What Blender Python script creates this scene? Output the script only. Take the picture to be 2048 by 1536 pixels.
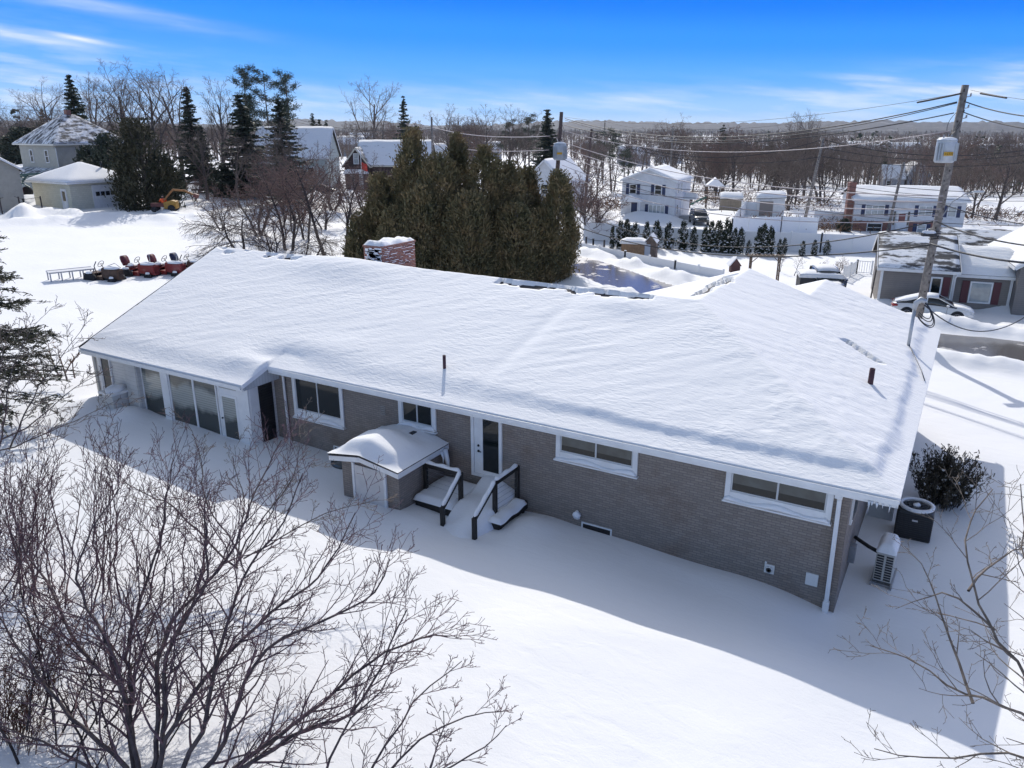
import bpy, bmesh, math, random
import numpy as np
from mathutils import Vector, Matrix

for _o in list(bpy.data.objects):
    bpy.data.objects.remove(_o)
SC = bpy.context.scene
COL = SC.collection
R = math.radians

# ------------------------------------------------------------------ camera
F_PX, PITCH, YAW, CAM_H = 1545.5, R(18.49), R(30.42), 11.0
cam_data = bpy.data.cameras.new("camera")
cam_data.sensor_width = 36.0
cam_data.lens = F_PX / 2048 * 36.0
cam_data.clip_start, cam_data.clip_end = 0.2, 20000
cam = bpy.data.objects.new("camera", cam_data)
COL.objects.link(cam)
cam.location = (0, 0, CAM_H)
cam.rotation_euler = (math.pi / 2 - PITCH, 0, YAW)
SC.camera = cam

# ------------------------------------------------------------------ sun and sky
TO_SUN = Vector((-0.75, 1.18, 1.0)).normalized()
SUN_EL = math.asin(TO_SUN.z)
SUN_ROT = math.atan2(TO_SUN.x, TO_SUN.y)
sun_data = bpy.data.lights.new("sun", 'SUN')
sun_data.energy = 2.55
sun_data.angle = R(0.5)
sun_data.color = (1.0, 0.955, 0.885)
sun = bpy.data.objects.new("sun", sun_data)
COL.objects.link(sun)
sun.location = (-60, 80, 90)
sun.rotation_euler = TO_SUN.to_track_quat('Z', 'Y').to_euler()

world = bpy.data.worlds.new("World")
SC.world = world
world.use_nodes = True
WT = world.node_tree
WT.nodes.clear()


def wn(t, **kw):
    n = WT.nodes.new(t)
    for k, v in kw.items():
        setattr(n, k, v)
    return n


def wl(a, b):
    WT.links.new(a, b)


def wmath(op, a, b=None, c=None, clamp=False):
    n = wn('ShaderNodeMath', operation=op, use_clamp=clamp)
    for i, v in enumerate((a, b, c)):
        if v is None:
            continue
        if isinstance(v, (int, float)):
            n.inputs[i].default_value = v
        else:
            wl(v, n.inputs[i])
    return n.outputs[0]


SKY_STRENGTH = 0.122
sky = wn('ShaderNodeTexSky', sky_type='NISHITA')
sky.sun_disc = False
sky.sun_elevation = SUN_EL
sky.sun_rotation = SUN_ROT
sky.air_density, sky.dust_density, sky.ozone_density = 1.0, 1.2, 1.0
tc = wn('ShaderNodeTexCoord')
sep = wn('ShaderNodeSeparateXYZ')
wl(tc.outputs['Generated'], sep.inputs[0])
dx, dy, dz = sep.outputs
# azimuth to the right of the street axis, in radians
hx, hy = -math.sin(YAW), math.cos(YAW)
fwd = wmath('ADD', wmath('MULTIPLY', dx, hx), wmath('MULTIPLY', dy, hy))
rgt = wmath('ADD', wmath('MULTIPLY', dx, hy), wmath('MULTIPLY', dy, -hx))
AZ = wmath('ARCTAN2', rgt, fwd)
EL = wmath('ARCSINE', dz)
# deep winter blue low over the horizon (clear, dry air), blending into the sky model higher up
ramp = wn('ShaderNodeValToRGB')
elr = ramp.color_ramp
elr.interpolation = 'EASE'
elr.elements[0].position = 0.0
elr.elements[0].color = (0.44, 0.66, 0.97, 1)
elr.elements[1].position = 1.0
elr.elements[1].color = (0.005, 0.16, 0.80, 1)
for p_, c_ in ((0.11, (0.25, 0.53, 0.98, 1)), (0.30, (0.10, 0.40, 0.99, 1)), (0.55, (0.035, 0.30, 0.97, 1)), (0.8, (0.008, 0.205, 0.90, 1))):
    e_ = elr.elements.new(p_)
    e_.color = c_
el_n = wmath('DIVIDE', EL, R(11.0), clamp=True)
az_b = wmath('MULTIPLY', wmath('ADD', AZ, 0.15), 0.34)
wl(wmath('ADD', el_n, wmath('MULTIPLY', az_b, el_n), clamp=True), ramp.inputs[0])
low = wn('ShaderNodeMix', data_type='RGBA')
low.blend_type = 'MIX'
wl(ramp.outputs[0], low.inputs[6])
low.inputs[7].default_value = (0.80, 0.86, 0.97, 1)
# thin cirrus: a few long streaks and soft bands


def streak(az, el, la, le, tilt, amp):
    """a soft elongated wisp centred at azimuth az, elevation el (degrees)."""
    a = wmath('ADD', AZ, -R(az))
    e = wmath('ADD', EL, -R(el))
    ct, st = math.cos(R(tilt)), math.sin(R(tilt))
    u = wmath('MULTIPLY', wmath('ADD', wmath('MULTIPLY', a, ct), wmath('MULTIPLY', e, st)), 1 / R(la))
    v = wmath('MULTIPLY', wmath('ADD', wmath('MULTIPLY', a, -st), wmath('MULTIPLY', e, ct)), 1 / R(le))
    q = wmath('ADD', wmath('MULTIPLY', u, u), wmath('MULTIPLY', v, v))
    return wmath('MULTIPLY', wmath('EXPONENT', wmath('MULTIPLY', q, -1.0)), amp)


comb = wn('ShaderNodeCombineXYZ')
wl(wmath('MULTIPLY', AZ, 9.0), comb.inputs[0])
wl(wmath('ADD', wmath('MULTIPLY', EL, 75.0), wmath('MULTIPLY', AZ, 6.0)), comb.inputs[1])
cn = wn('ShaderNodeTexNoise')
cn.inputs['Scale'].default_value = 1.0
cn.inputs['Detail'].default_value = 5.0
cn.inputs['Roughness'].default_value = 0.55
wl(comb.outputs[0], cn.inputs['Vector'])
wis = wmath('MULTIPLY', wmath('SUBTRACT', cn.outputs[0], 0.44), 4.5, clamp=True)
band = streak(-4.0, 1.3, 60, 1.3, 0, 0.75)
band2 = streak(-33.0, 3.2, 12, 2.6, -4, 0.85)
band3 = streak(30.0, 2.3, 12, 1.4, 5, 0.7)
soft = wmath('MULTIPLY', wmath('MULTIPLY', wmath('ADD', wmath('ADD', band, band2), band3), 0.62), wmath('ADD', wmath('MULTIPLY', wis, 0.8), 0.2))
wis2 = wmath('ADD', wmath('MULTIPLY', wis, 0.5), 0.5)
st = None
for s_ in ((-27, 6.9, 8.0, 0.42, -7.5, 0.55), (-32, 5.3, 4.5, 0.32, -9, 0.8), (-27.3, 5.0, 1.5, 0.13, -9, 0.95),
           (23.4, 2.8, 1.7, 0.30, -4, 0.55), (33, 2.9, 4.0, 0.5, 3, 0.5), (29.5, 2.0, 2.5, 0.25, 6, 0.4), (5, 1.6, 5, 0.3, 1, 0.3)):
    t_ = wmath('MULTIPLY', streak(*s_), wis2)
    st = t_ if st is None else wmath('ADD', st, t_)
wl(wmath('MULTIPLY', wmath('ADD', soft, st), 0.9, clamp=True), low.inputs[0])
bg1 = wn('ShaderNodeBackground')
bg1.inputs[1].default_value = 0.78          # the low sky as bright as the photograph's
wl(low.outputs[2], bg1.inputs[0])
bg2 = wn('ShaderNodeBackground')
bg2.inputs[1].default_value = SKY_STRENGTH
hs_ = wn('ShaderNodeHueSaturation')
hs_.inputs['Saturation'].default_value = 0.60      # upper sky desaturated so the shaded snow turns less blue
wl(sky.outputs[0], hs_.inputs['Color'])
wl(hs_.outputs[0], bg2.inputs[0])
mixs = wn('ShaderNodeMixShader')
mr = wn('ShaderNodeMapRange')
mr.inputs[1].default_value = R(11)
mr.inputs[2].default_value = R(32)
wl(EL, mr.inputs[0])
wl(mr.outputs[0], mixs.inputs[0])
wl(bg1.outputs[0], mixs.inputs[1])
wl(bg2.outputs[0], mixs.inputs[2])
wo = wn('ShaderNodeOutputWorld')
wl(mixs.outputs[0], wo.inputs[0])

SC.view_settings.view_transform = 'Standard'
SC.view_settings.look = 'None'
SC.view_settings.exposure = 0.52
SC.view_settings.gamma = 1.0
SC.cycles.max_bounces = 6
SC.cycles.diffuse_bounces = 3
SC.cycles.glossy_bounces = 3
SC.cycles.transmission_bounces = 2
SC.cycles.transparent_max_bounces = 4
SC.cycles.use_denoising = True
SC.cycles.volume_bounces = 0

# ------------------------------------------------------------------ rays: where a bearing meets the real ground
FW = Vector((-math.sin(YAW) * math.cos(PITCH), math.cos(YAW) * math.cos(PITCH), -math.sin(PITCH)))
RT = Vector((math.cos(YAW), math.sin(YAW), 0))
UP = Vector((-math.sin(YAW) * math.sin(PITCH), math.cos(YAW) * math.sin(PITCH), math.cos(PITCH)))
CAMP = Vector((0, 0, CAM_H))


def ray(px, py):
    return FW + RT * ((px - 1024) / F_PX) - UP * ((py - 768) / F_PX)


def at_depth(px, py, d):
    return CAMP + ray(px, py) * d


def at_y(px, py, Y):
    d = ray(px, py)
    return CAMP + d * (Y / d.y)


def at_z(px, py, z):
    d = ray(px, py)
    return CAMP + d * ((z - CAM_H) / d.z)


# ------------------------------------------------------------------ noise and terrain
def _hash(ix, iy, seed):
    n = (ix.astype(np.int64) * 374761393 + iy.astype(np.int64) * 668265263 + seed * 974711) & 0x7fffffff
    n = (n ^ (n >> 13)) * 1274126177 & 0x7fffffff
    n = n ^ (n >> 16)
    return (n & 0xffff) / 65535.0


def vnoise(x, y, scale, seed=0):
    x = np.asarray(x, float) / scale
    y = np.asarray(y, float) / scale
    ix, iy = np.floor(x), np.floor(y)
    fx, fy = x - ix, y - iy
    fx, fy = fx * fx * (3 - 2 * fx), fy * fy * (3 - 2 * fy)
    a, b = _hash(ix, iy, seed), _hash(ix + 1, iy, seed)
    c, d = _hash(ix, iy + 1, seed), _hash(ix + 1, iy + 1, seed)
    return (a * (1 - fx) + b * fx) * (1 - fy) + (c * (1 - fx) + d * fx) * fy * 1.0 - 0.5


def fbm(x, y, scale, seed=0, oct=3):
    r, a = 0, 1.0
    for k in range(oct):
        r = r + a * vnoise(x, y, scale / 2 ** k, seed + 17 * k)
        a *= 0.5
    return r


T_RHO = np.array([0, 14, 17, 20, 28, 36, 55, 75, 95, 120, 170, 300, 600, 1500, 9000.])
T_AZ = np.degrees(np.arctan((np.array([-500, 0, 350, 750, 1100, 1500, 2048, 2500]) - 1024) / F_PX))
T_Z = np.array([
    [.4, .5, .6, .7, 1.0, 1.3, 1.8, 2.2, 2.7, 3.1, 3.2, 3.0, 1.5, -3, -4],
    [.4, .5, .6, .7, 1.0, 1.25, 1.8, 2.1, 2.5, 2.9, 3.0, 2.0, 0, -4, -4],
    [.4, .5, .6, .7, 1.0, 1.05, 1.8, 2.1, 2.4, 2.6, 2.5, 1, -1, -5, -5],
    [.5, .7, .8, .72, .62, .7, .9, 1.2, 1.4, 1.6, 1.0, -1, -3, -6, -6],
    [.6, .92, .72, .45, .5, .4, .2, .3, .2, 0, -1, -3, -5, -8, -8],
    [.7, .84, .36, .22, .15, .05, 0, -.3, -.5, -.9, -2, -4.5, -6, -9, -9],
    [.6, .70, .12, .08, .05, 0, 0, -.5, -1.1, -1.8, -3, -5, -7, -10, -10],
    [.5, .5, .25, .12, .05, 0, 0, -.5, -1.1, -1.8, -3, -5, -7, -10, -10]])

ROAD = np.array([(60, 44.5), (20, 45.6), (3.5, 46.1), (-6, 46.6), (-13, 48.3), (-20, 52.2), (-28, 58.2), (-42, 64.5), (-62, 70.5), (-80, 76.0), (-100, 80), (-150, 90)], float)
ROAD_HW = 2.3


def seg_dist(x, y, poly):
    best = np.full(np.shape(x), 1e9)
    for (x0, y0), (x1, y1) in zip(poly[:-1], poly[1:]):
        ex, ey = x1 - x0, y1 - y0
        t = np.clip(((x - x0) * ex + (y - y0) * ey) / (ex * ex + ey * ey), 0, 1)
        best = np.minimum(best, np.hypot(x - x0 - t * ex, y - y0 - t * ey))
    return best


def base_z(x, y):
    x, y = np.asarray(x, float), np.asarray(y, float)
    f = x * -math.sin(YAW) + y * math.cos(YAW)
    r = x * math.cos(YAW) + y * math.sin(YAW)
    rho = np.hypot(f, r)
    az = np.degrees(np.arctan2(r, f))
    az = np.clip(az, T_AZ[0], T_AZ[-1])
    i = np.clip(np.searchsorted(T_AZ, az) - 1, 0, len(T_AZ) - 2)
    t = (az - T_AZ[i]) / (T_AZ[i + 1] - T_AZ[i])
    t = np.clip(t, 0, 1)
    t = t * t * (3 - 2 * t)
    cols = np.array([np.interp(rho, T_RHO, c) for c in T_Z])
    flat_i = i.ravel()
    k = np.arange(flat_i.size)
    cf = cols.reshape(len(T_AZ), -1)
    z = cf[flat_i, k] * (1 - t.ravel()) + cf[flat_i + 1, k] * t.ravel()
    return z.reshape(np.shape(x))


MOUNDS = []      # (x, y, rx, ry, h, rot)
BANKS = []       # (polyline, height, width, noise)


def terrain(x, y):
    x, y = np.asarray(x, float), np.asarray(y, float)
    z = base_z(x, y)
    rho = np.hypot(x, y)
    far = np.clip((rho - 45) / 60, 0, 1)
    z = z + fbm(x, y, 6.0, 3) * 0.16 * np.clip(rho / 60, .25, 1) + fbm(x, y, 1.6, 5, 2) * 0.03
    z = z + fbm(x, y, 60, 9) * 1.0 * np.clip((rho - 110) / 100, 0, 1)
    d = seg_dist(x, y, ROAD)
    n = fbm(x, y, 1.7, 11, 3)
    prof = np.clip((ROAD_HW + 0.55 - d) / 0.5, 0, 1)
    prof = prof * prof * (3 - 2 * prof)
    z = z + np.exp(-((d - ROAD_HW - 1.5) / 0.85) ** 2) * (0.32 + 0.6 * n)
    z = np.where(prof > 0, z * (1 - prof) + (base_z(x, y) - 0.12) * prof, z)
    for poly, h, w, nz in BANKS:
        dd = seg_dist(x, y, poly)
        m = dd < 4 * w
        if m.any():
            z = z + np.where(m, np.exp(-(dd / w) ** 2) * h * (1 + nz * 2.2 * n), 0)
    for (mx, my, rx, ry, h, ro) in MOUNDS:
        c, s = math.cos(ro), math.sin(ro)
        u = ((x - mx) * c + (y - my) * s) / rx
        v = (-(x - mx) * s + (y - my) * c) / ry
        q = u * u + v * v
        z = z + np.where(q < 9, np.exp(-q) * h, 0)
    return z


def tz(x, y):
    return float(terrain(np.array([x]), np.array([y]))[0])


def ground(px, py):
    z = 0.5
    for _ in range(40):
        p = at_z(px, py, z)
        zn = float(base_z(np.array([p.x]), np.array([p.y]))[0])
        z += (zn - z) * 0.6
    p = at_z(px, py, z)
    return Vector((p.x, p.y, tz(p.x, p.y)))


# drifts round the house and plough piles
MOUNDS += [(-3.5, 16.8, 1.8, .6, .14, 0), (-9.0, 16.5, .7, .7, .24, 0), (-8.8, 15.4, .8, .6, .08, 0), (-1.2, 16.4, 1.0, 1.6, -.22, 0),
           (-17, 16.2, 2.0, .9, .10, 0), (-27.2, 15.5, .8, .8, .28, 0), (-25.3, 15.6, .7, .6, .30, .4), (-13.6, 14.5, 1.3, .6, .10, 0),
           (-10.6, 14.9, 1.2, .8, -.06, 0), (-12.0, 14.9, .7, .5, .10, 0), (-15.8, 15.8, 1.6, 1.0, -.12, 0),
           (.4, 21.2, 1.4, 1.0, .12, 0), (-.5, 17.9, .8, .8, .08, 0)]


def gxy(*pts):
    return np.array([tuple(ground(*p))[:2] for p in pts])


BANKS += [(gxy((30, 446), (130, 443), (230, 432), (300, 436), (350, 446)), 0.45, 1.6, .5),
          (gxy((300, 420), (365, 436), (400, 440), (520, 452)), 0.35, .9, .9),
          (gxy((60, 432), (110, 428), (150, 432)), .55, 1.0, .8),
          (gxy((5, 432), (60, 436), (110, 440)), .5, .9, .9),
          (gxy((355, 378), (390, 372), (440, 380)), 0.8, 2.0, .6),
          (gxy((590, 402), (640, 397), (690, 400)), .8, 1.3, .7),
          (gxy((1160, 508), (1300, 538), (1420, 572)), .15, 1.0, 1.0),
          (gxy((1860, 652), (1950, 656), (2060, 660)), .14, 1.2, 1.2),
          (gxy((1958, 612), (2010, 622), (2060, 625)), .5, 1.0, .9)]
for (px, py, rx, ry, h) in ((1275, 437, 1.8, 1.2, .9), (1325, 440, 2.2, 1.2, 1.0), (1180, 445, 2.4, 1.6, 1.1), (1450, 428, 3, 1.5, .5), (1195, 430, 3, 1.5, .9),
                            (1650, 480, 3, 1.5, .5), (1700, 492, 2.2, 1.2, .6), (1740, 490, 2, 1.2, .6), (1770, 612, 1.3, 1.0, .5), (1940, 604, 2.0, 1.2, .6),
                            (310, 405, 2.5, 1.4, .5), (20, 345, 6, 3, 1.2), (55, 338, 4, 3, .9), (60, 405, 2.6, 2.6, .9), (700, 395, 3, 2, 1.0), (760, 392, 3, 2, .8), (1395, 485, .1, .1, 0)):
    g_ = ground(px, py)
    MOUNDS.append((g_.x, g_.y, rx, ry, h, YAW))

# ------------------------------------------------------------------ materials
MATS = {}


def mat(name, col, rough=.6, metal=0.0, spec=None, build=None, bump=0.0, bscale=30.0, var=0.0, vscale=4.0, col2=None, emit=None):
    if name in MATS:
        return MATS[name]
    m = bpy.data.materials.new(name)
    m.use_nodes = True
    nt = m.node_tree
    b = nt.nodes['Principled BSDF']
    b.inputs['Base Color'].default_value = (*col, 1)
    b.inputs['Roughness'].default_value = rough
    b.inputs['Metallic'].default_value = metal
    if spec is not None:
        b.inputs['Specular IOR Level'].default_value = spec
    co = nt.nodes.new('ShaderNodeTexCoord')
    if var or col2:
        n = nt.nodes.new('ShaderNodeTexNoise')
        n.inputs['Scale'].default_value = vscale
        n.inputs['Detail'].default_value = 4
        nt.links.new(co.outputs['Object'], n.inputs['Vector'])
        mx = nt.nodes.new('ShaderNodeMix')
        mx.data_type = 'RGBA'
        rp = nt.nodes.new('ShaderNodeMapRange')
        rp.inputs[1].default_value, rp.inputs[2].default_value = .38, .62
        nt.links.new(n.outputs[0], rp.inputs[0])
        nt.links.new(rp.outputs[0], mx.inputs[0])
        c2 = col2 if col2 else tuple(c * (1 - var) for c in col)
        mx.inputs[6].default_value = (*col, 1)
        mx.inputs[7].default_value = (*c2, 1)
        nt.links.new(mx.outputs[2], b.inputs['Base Color'])
    if bump:
        n = nt.nodes.new('ShaderNodeTexNoise')
        n.inputs['Scale'].default_value = bscale
        n.inputs['Detail'].default_value = 5
        nt.links.new(co.outputs['Object'], n.inputs['Vector'])
        bp = nt.nodes.new('ShaderNodeBump')
        bp.inputs['Strength'].default_value = bump
        bp.inputs['Distance'].default_value = .05
        nt.links.new(n.outputs[0], bp.inputs['Height'])
        nt.links.new(bp.outputs[0], b.inputs['Normal'])
    if build:
        build(nt, b, co)
    MATS[name] = m
    return m


def N(nt, t, **kw):
    n = nt.nodes.new(t)
    for k, v in kw.items():
        setattr(n, k, v)
    return n


def _snow(ripple, strength, dist=.04):
    def f(nt, b, co):
        L = nt.links.new
        mp = N(nt, 'ShaderNodeMapping')
        mp.inputs['Rotation'].default_value = (0, 0, R(28))
        mp.inputs['Scale'].default_value = ripple
        L(co.outputs['Object'], mp.inputs[0])
        n1 = N(nt, 'ShaderNodeTexNoise')
        n1.inputs['Scale'].default_value = 1.0
        n1.inputs['Detail'].default_value = 4
        n1.inputs['Distortion'].default_value = .6
        L(mp.outputs[0], n1.inputs['Vector'])
        n2 = N(nt, 'ShaderNodeTexNoise')
        n2.inputs['Scale'].default_value = 22
        n2.inputs['Detail'].default_value = 6
        n2.inputs['Roughness'].default_value = .65
        L(co.outputs['Object'], n2.inputs['Vector'])
        n3 = N(nt, 'ShaderNodeTexNoise')
        n3.inputs['Scale'].default_value = .35
        n3.inputs['Detail'].default_value = 3
        L(co.outputs['Object'], n3.inputs['Vector'])
        a = N(nt, 'ShaderNodeMath', operation='MULTIPLY_ADD')
        a.inputs[1].default_value = .20
        L(n2.outputs[0], a.inputs[0])
        am = N(nt, 'ShaderNodeMath', operation='MULTIPLY')
        L(n1.outputs[0], am.inputs[0])
        mr_ = N(nt, 'ShaderNodeMapRange')
        mr_.inputs[1].default_value, mr_.inputs[2].default_value, mr_.inputs[3].default_value = .35, .65, .35
        L(n3.outputs[0], mr_.inputs[0])
        L(mr_.outputs[0], am.inputs[1])
        L(am.outputs[0], a.inputs[2])
        bp = N(nt, 'ShaderNodeBump')
        bp.inputs['Strength'].default_value = strength
        bp.inputs['Distance'].default_value = dist
        L(a.outputs[0], bp.inputs['Height'])
        L(bp.outputs[0], b.inputs['Normal'])
    return f


SNOW = mat('snow', (.825, .828, .835), .75, spec=.25, build=_snow((1.2, 2.6, 1.5), .55, .05))
ROOFSNOW = mat('wind_rippled_roof_snow', (.825, .828, .835), .75, spec=.25, build=_snow((3.6, 10.0, 6.0), .62, .05))
SNOWCAP = mat('snow_cap', (.825, .828, .835), .8, spec=.2, bump=.5, bscale=9)


def _brick(c1, c2, mo, sw=.203, sh=.068, bump=.5, stain=None):
    def f(nt, b, co):
        L = nt.links.new
        g = N(nt, 'ShaderNodeSeparateXYZ')
        L(co.outputs['Object'], g.inputs[0])
        ad = N(nt, 'ShaderNodeMath', operation='ADD')
        L(g.outputs[0], ad.inputs[0])
        L(g.outputs[1], ad.inputs[1])
        cb = N(nt, 'ShaderNodeCombineXYZ')
        L(ad.outputs[0], cb.inputs[0])
        L(g.outputs[2], cb.inputs[1])
        t = N(nt, 'ShaderNodeTexBrick')
        t.inputs['Scale'].default_value = 1
        t.inputs['Brick Width'].default_value = sw
        t.inputs['Row Height'].default_value = sh
        t.inputs['Mortar Size'].default_value = .009
        t.inputs['Mortar Smooth'].default_value = .3
        t.inputs['Bias'].default_value = -.1
        t.inputs['Color1'].default_value = (*c1, 1)
        t.inputs['Color2'].default_value = (*c2, 1)
        t.inputs['Mortar'].default_value = (*mo, 1)
        L(cb.outputs[0], t.inputs['Vector'])
        src = t.outputs[0]
        if stain:
            n = N(nt, 'ShaderNodeTexNoise')
            n.inputs['Scale'].default_value = .9
            n.inputs['Detail'].default_value = 5
            n.inputs['Roughness'].default_value = .65
            L(co.outputs['Object'], n.inputs['Vector'])
            r = N(nt, 'ShaderNodeMapRange')
            r.inputs[1].default_value, r.inputs[2].default_value, r.inputs[4].default_value = .5, .75, .75
            L(n.outputs[0], r.inputs[0])
            mx = N(nt, 'ShaderNodeMix', data_type='RGBA', blend_type='MULTIPLY')
            L(r.outputs[0], mx.inputs[0])
            L(src, mx.inputs[6])
            mx.inputs[7].default_value = (*stain, 1)
            src = mx.outputs[2]
        L(src, b.inputs['Base Color'])
        bp = N(nt, 'ShaderNodeBump')
        bp.invert = True
        bp.inputs['Strength'].default_value = bump
        bp.inputs['Distance'].default_value = .012
        L(t.outputs[1], bp.inputs['Height'])
        L(bp.outputs[0], b.inputs['Normal'])
    return f


BRICK = mat('grey_painted_brick', (.13, .12, .11), .85, build=_brick((.285, .243, .208), (.225, .190, .163), (.180, .156, .138), stain=(.74, .60, .52)))
REDBRICK = mat('red_brick', (.25, .08, .05), .85, build=_brick((.27, .085, .055), (.19, .06, .045), (.30, .26, .23), stain=(.7, .6, .6)))


def _lap(c, pitch=.12, axis=2, dark=.55, bump=.6):
    def f(nt, b, co):
        L = nt.links.new
        g = N(nt, 'ShaderNodeSeparateXYZ')
        L(co.outputs['Object'], g.inputs[0])
        d = N(nt, 'ShaderNodeMath', operation='DIVIDE')
        L(g.outputs[axis], d.inputs[0])
        d.inputs[1].default_value = pitch
        fr = N(nt, 'ShaderNodeMath', operation='FRACT')
        L(d.outputs[0], fr.inputs[0])
        rp = N(nt, 'ShaderNodeValToRGB')
        rp.color_ramp.elements[0].color = (*[x * dark for x in c], 1)
        rp.color_ramp.elements[1].color = (*c, 1)
        rp.color_ramp.elements[1].position = .16
        L(fr.outputs[0], rp.inputs[0])
        n = N(nt, 'ShaderNodeTexNoise')
        n.inputs['Scale'].default_value = 2.0
        n.inputs['Detail'].default_value = 4
        L(co.outputs['Object'], n.inputs['Vector'])
        mx = N(nt, 'ShaderNodeMix', data_type='RGBA', blend_type='MULTIPLY')
        mx.inputs[0].default_value = .35
        L(rp.outputs[0], mx.inputs[6])
        L(n.outputs[0], mx.inputs[7])
        L(mx.outputs[2], b.inputs['Base Color'])
        bp = N(nt, 'ShaderNodeBump')
        bp.inputs['Strength'].default_value = bump
        bp.inputs['Distance'].default_value = .02
        L(fr.outputs[0], bp.inputs['Height'])
        L(bp.outputs[0], b.inputs['Normal'])
    return f


def lap(name, c, pitch=.12, axis=2, dark=.6, bump=.5):
    return mat(name, c, .65, build=_lap(c, pitch, axis, dark, bump))


WHITE = mat('white_painted_trim', (.78, .78, .77), .45, var=.08, vscale=3)
WHITESIDE = lap('white_clapboard', (.80, .80, .80), .13)
CREAMSIDE = lap('cream_siding', (.62, .60, .52), .13)
PALEBRICK = lap('white_wide_siding', (.66, .65, .62), .17, dark=.75)
TAUPESIDE = lap('taupe_siding', (.26, .235, .215), .13)
BLOCK = mat('pale_block_wall', (.62, .60, .47), .85, build=_brick((.64, .62, .50), (.58, .56, .44), (.45, .43, .36), .4, .2, .4))
BEIGESIDE = lap('sage_beige_siding', (.47, .45, .385), .14)
BROWNSHING = lap('dark_brown_shingle', (.06, .032, .028), .15)
GREYSIDE = lap('grey_blue_siding', (.40, .40, .42), .14)
VERTPANEL = lap('grey_vertical_board', (.52, .54, .56), .12, axis=1, dark=.6)
SHINGLE = mat('dark_roof_shingle', (.045, .043, .048), .9, bump=.4, bscale=40, col2=(.07, .062, .06), vscale=12)
BLACKWOOD = mat('black_painted_timber', (.012, .011, .011), .55, bump=.15, bscale=25)
BLACK = mat('black_metal', (.012, .012, .014), .4)
RUBBER = mat('tyre_rubber', (.018, .018, .02), .85)
STEEL = mat('grey_steel', (.33, .34, .36), .4, metal=.6, var=.2)
GALV = mat('galvanised_pipe', (.42, .44, .46), .45, metal=.4)
BLUE = mat('dark_blue_shutter', (.018, .03, .085), .5)
MAROON = mat('maroon_shutter', (.10, .022, .028), .55)
GLASS = mat('dark_window_glass', (.02, .022, .026), .04, spec=.9)
CURTAIN = mat('window_glass_with_pale_curtain', (.40, .43, .42), .06, spec=.9, col2=(.30, .33, .33), vscale=3)


def _reflect(nt, b, co):
    b.inputs['Coat Weight'].default_value = .0
    b.inputs['Coat IOR'].default_value = 1.45
    b.inputs['Coat Roughness'].default_value = .015


MIRRORGLASS = mat('reflective_double_glazing', (.010, .014, .015), .05, spec=.4, build=_reflect)


def _blinds_reflection(nt, b, co):
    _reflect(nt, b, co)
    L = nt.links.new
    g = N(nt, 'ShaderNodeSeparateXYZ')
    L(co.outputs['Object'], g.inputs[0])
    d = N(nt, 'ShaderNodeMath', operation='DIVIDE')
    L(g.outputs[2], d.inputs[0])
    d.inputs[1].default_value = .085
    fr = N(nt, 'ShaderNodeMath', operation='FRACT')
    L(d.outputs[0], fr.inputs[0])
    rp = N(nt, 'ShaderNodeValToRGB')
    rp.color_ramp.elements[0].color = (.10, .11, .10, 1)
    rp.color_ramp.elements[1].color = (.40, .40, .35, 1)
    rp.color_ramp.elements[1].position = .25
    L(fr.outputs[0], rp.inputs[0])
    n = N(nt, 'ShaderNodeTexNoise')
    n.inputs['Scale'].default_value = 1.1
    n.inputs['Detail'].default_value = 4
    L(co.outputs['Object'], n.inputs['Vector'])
    zz = N(nt, 'ShaderNodeMath', operation='MULTIPLY_ADD')      # pale middle, dark above and below: a reflection painted over the slats
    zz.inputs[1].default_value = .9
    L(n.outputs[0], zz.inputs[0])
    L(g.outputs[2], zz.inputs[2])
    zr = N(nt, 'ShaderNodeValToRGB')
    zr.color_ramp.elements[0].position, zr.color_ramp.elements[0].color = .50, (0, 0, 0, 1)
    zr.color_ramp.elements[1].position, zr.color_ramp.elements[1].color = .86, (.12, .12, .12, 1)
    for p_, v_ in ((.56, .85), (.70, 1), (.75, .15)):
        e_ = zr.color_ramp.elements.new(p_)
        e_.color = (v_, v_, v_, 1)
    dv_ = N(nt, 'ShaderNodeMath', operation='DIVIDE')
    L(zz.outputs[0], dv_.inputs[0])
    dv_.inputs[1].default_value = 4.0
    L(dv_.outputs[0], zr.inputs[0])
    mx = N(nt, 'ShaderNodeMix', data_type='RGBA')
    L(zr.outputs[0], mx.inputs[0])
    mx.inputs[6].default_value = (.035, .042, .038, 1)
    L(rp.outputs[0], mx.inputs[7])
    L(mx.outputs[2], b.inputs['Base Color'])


BLINDREFLECTGLASS = mat('glazing_with_blinds_and_painted_reflection', (.2, .2, .18), .1, spec=.8, build=_blinds_reflection)


def _bark(c, c2):
    def f(nt, b, co):
        L = nt.links.new
        n = N(nt, 'ShaderNodeTexNoise')
        n.inputs['Scale'].default_value = 5
        n.inputs['Detail'].default_value = 5
        L(co.outputs['Object'], n.inputs['Vector'])
        mx = N(nt, 'ShaderNodeMix', data_type='RGBA')
        mr_ = N(nt, 'ShaderNodeMapRange')
        mr_.inputs[1].default_value, mr_.inputs[2].default_value = .4, .6
        L(n.outputs[0], mr_.inputs[0])
        L(mr_.outputs[0], mx.inputs[0])
        mx.inputs[6].default_value = (*c, 1)
        mx.inputs[7].default_value = (*c2, 1)
        L(mx.outputs[2], b.inputs['Base Color'])
    return f


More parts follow.
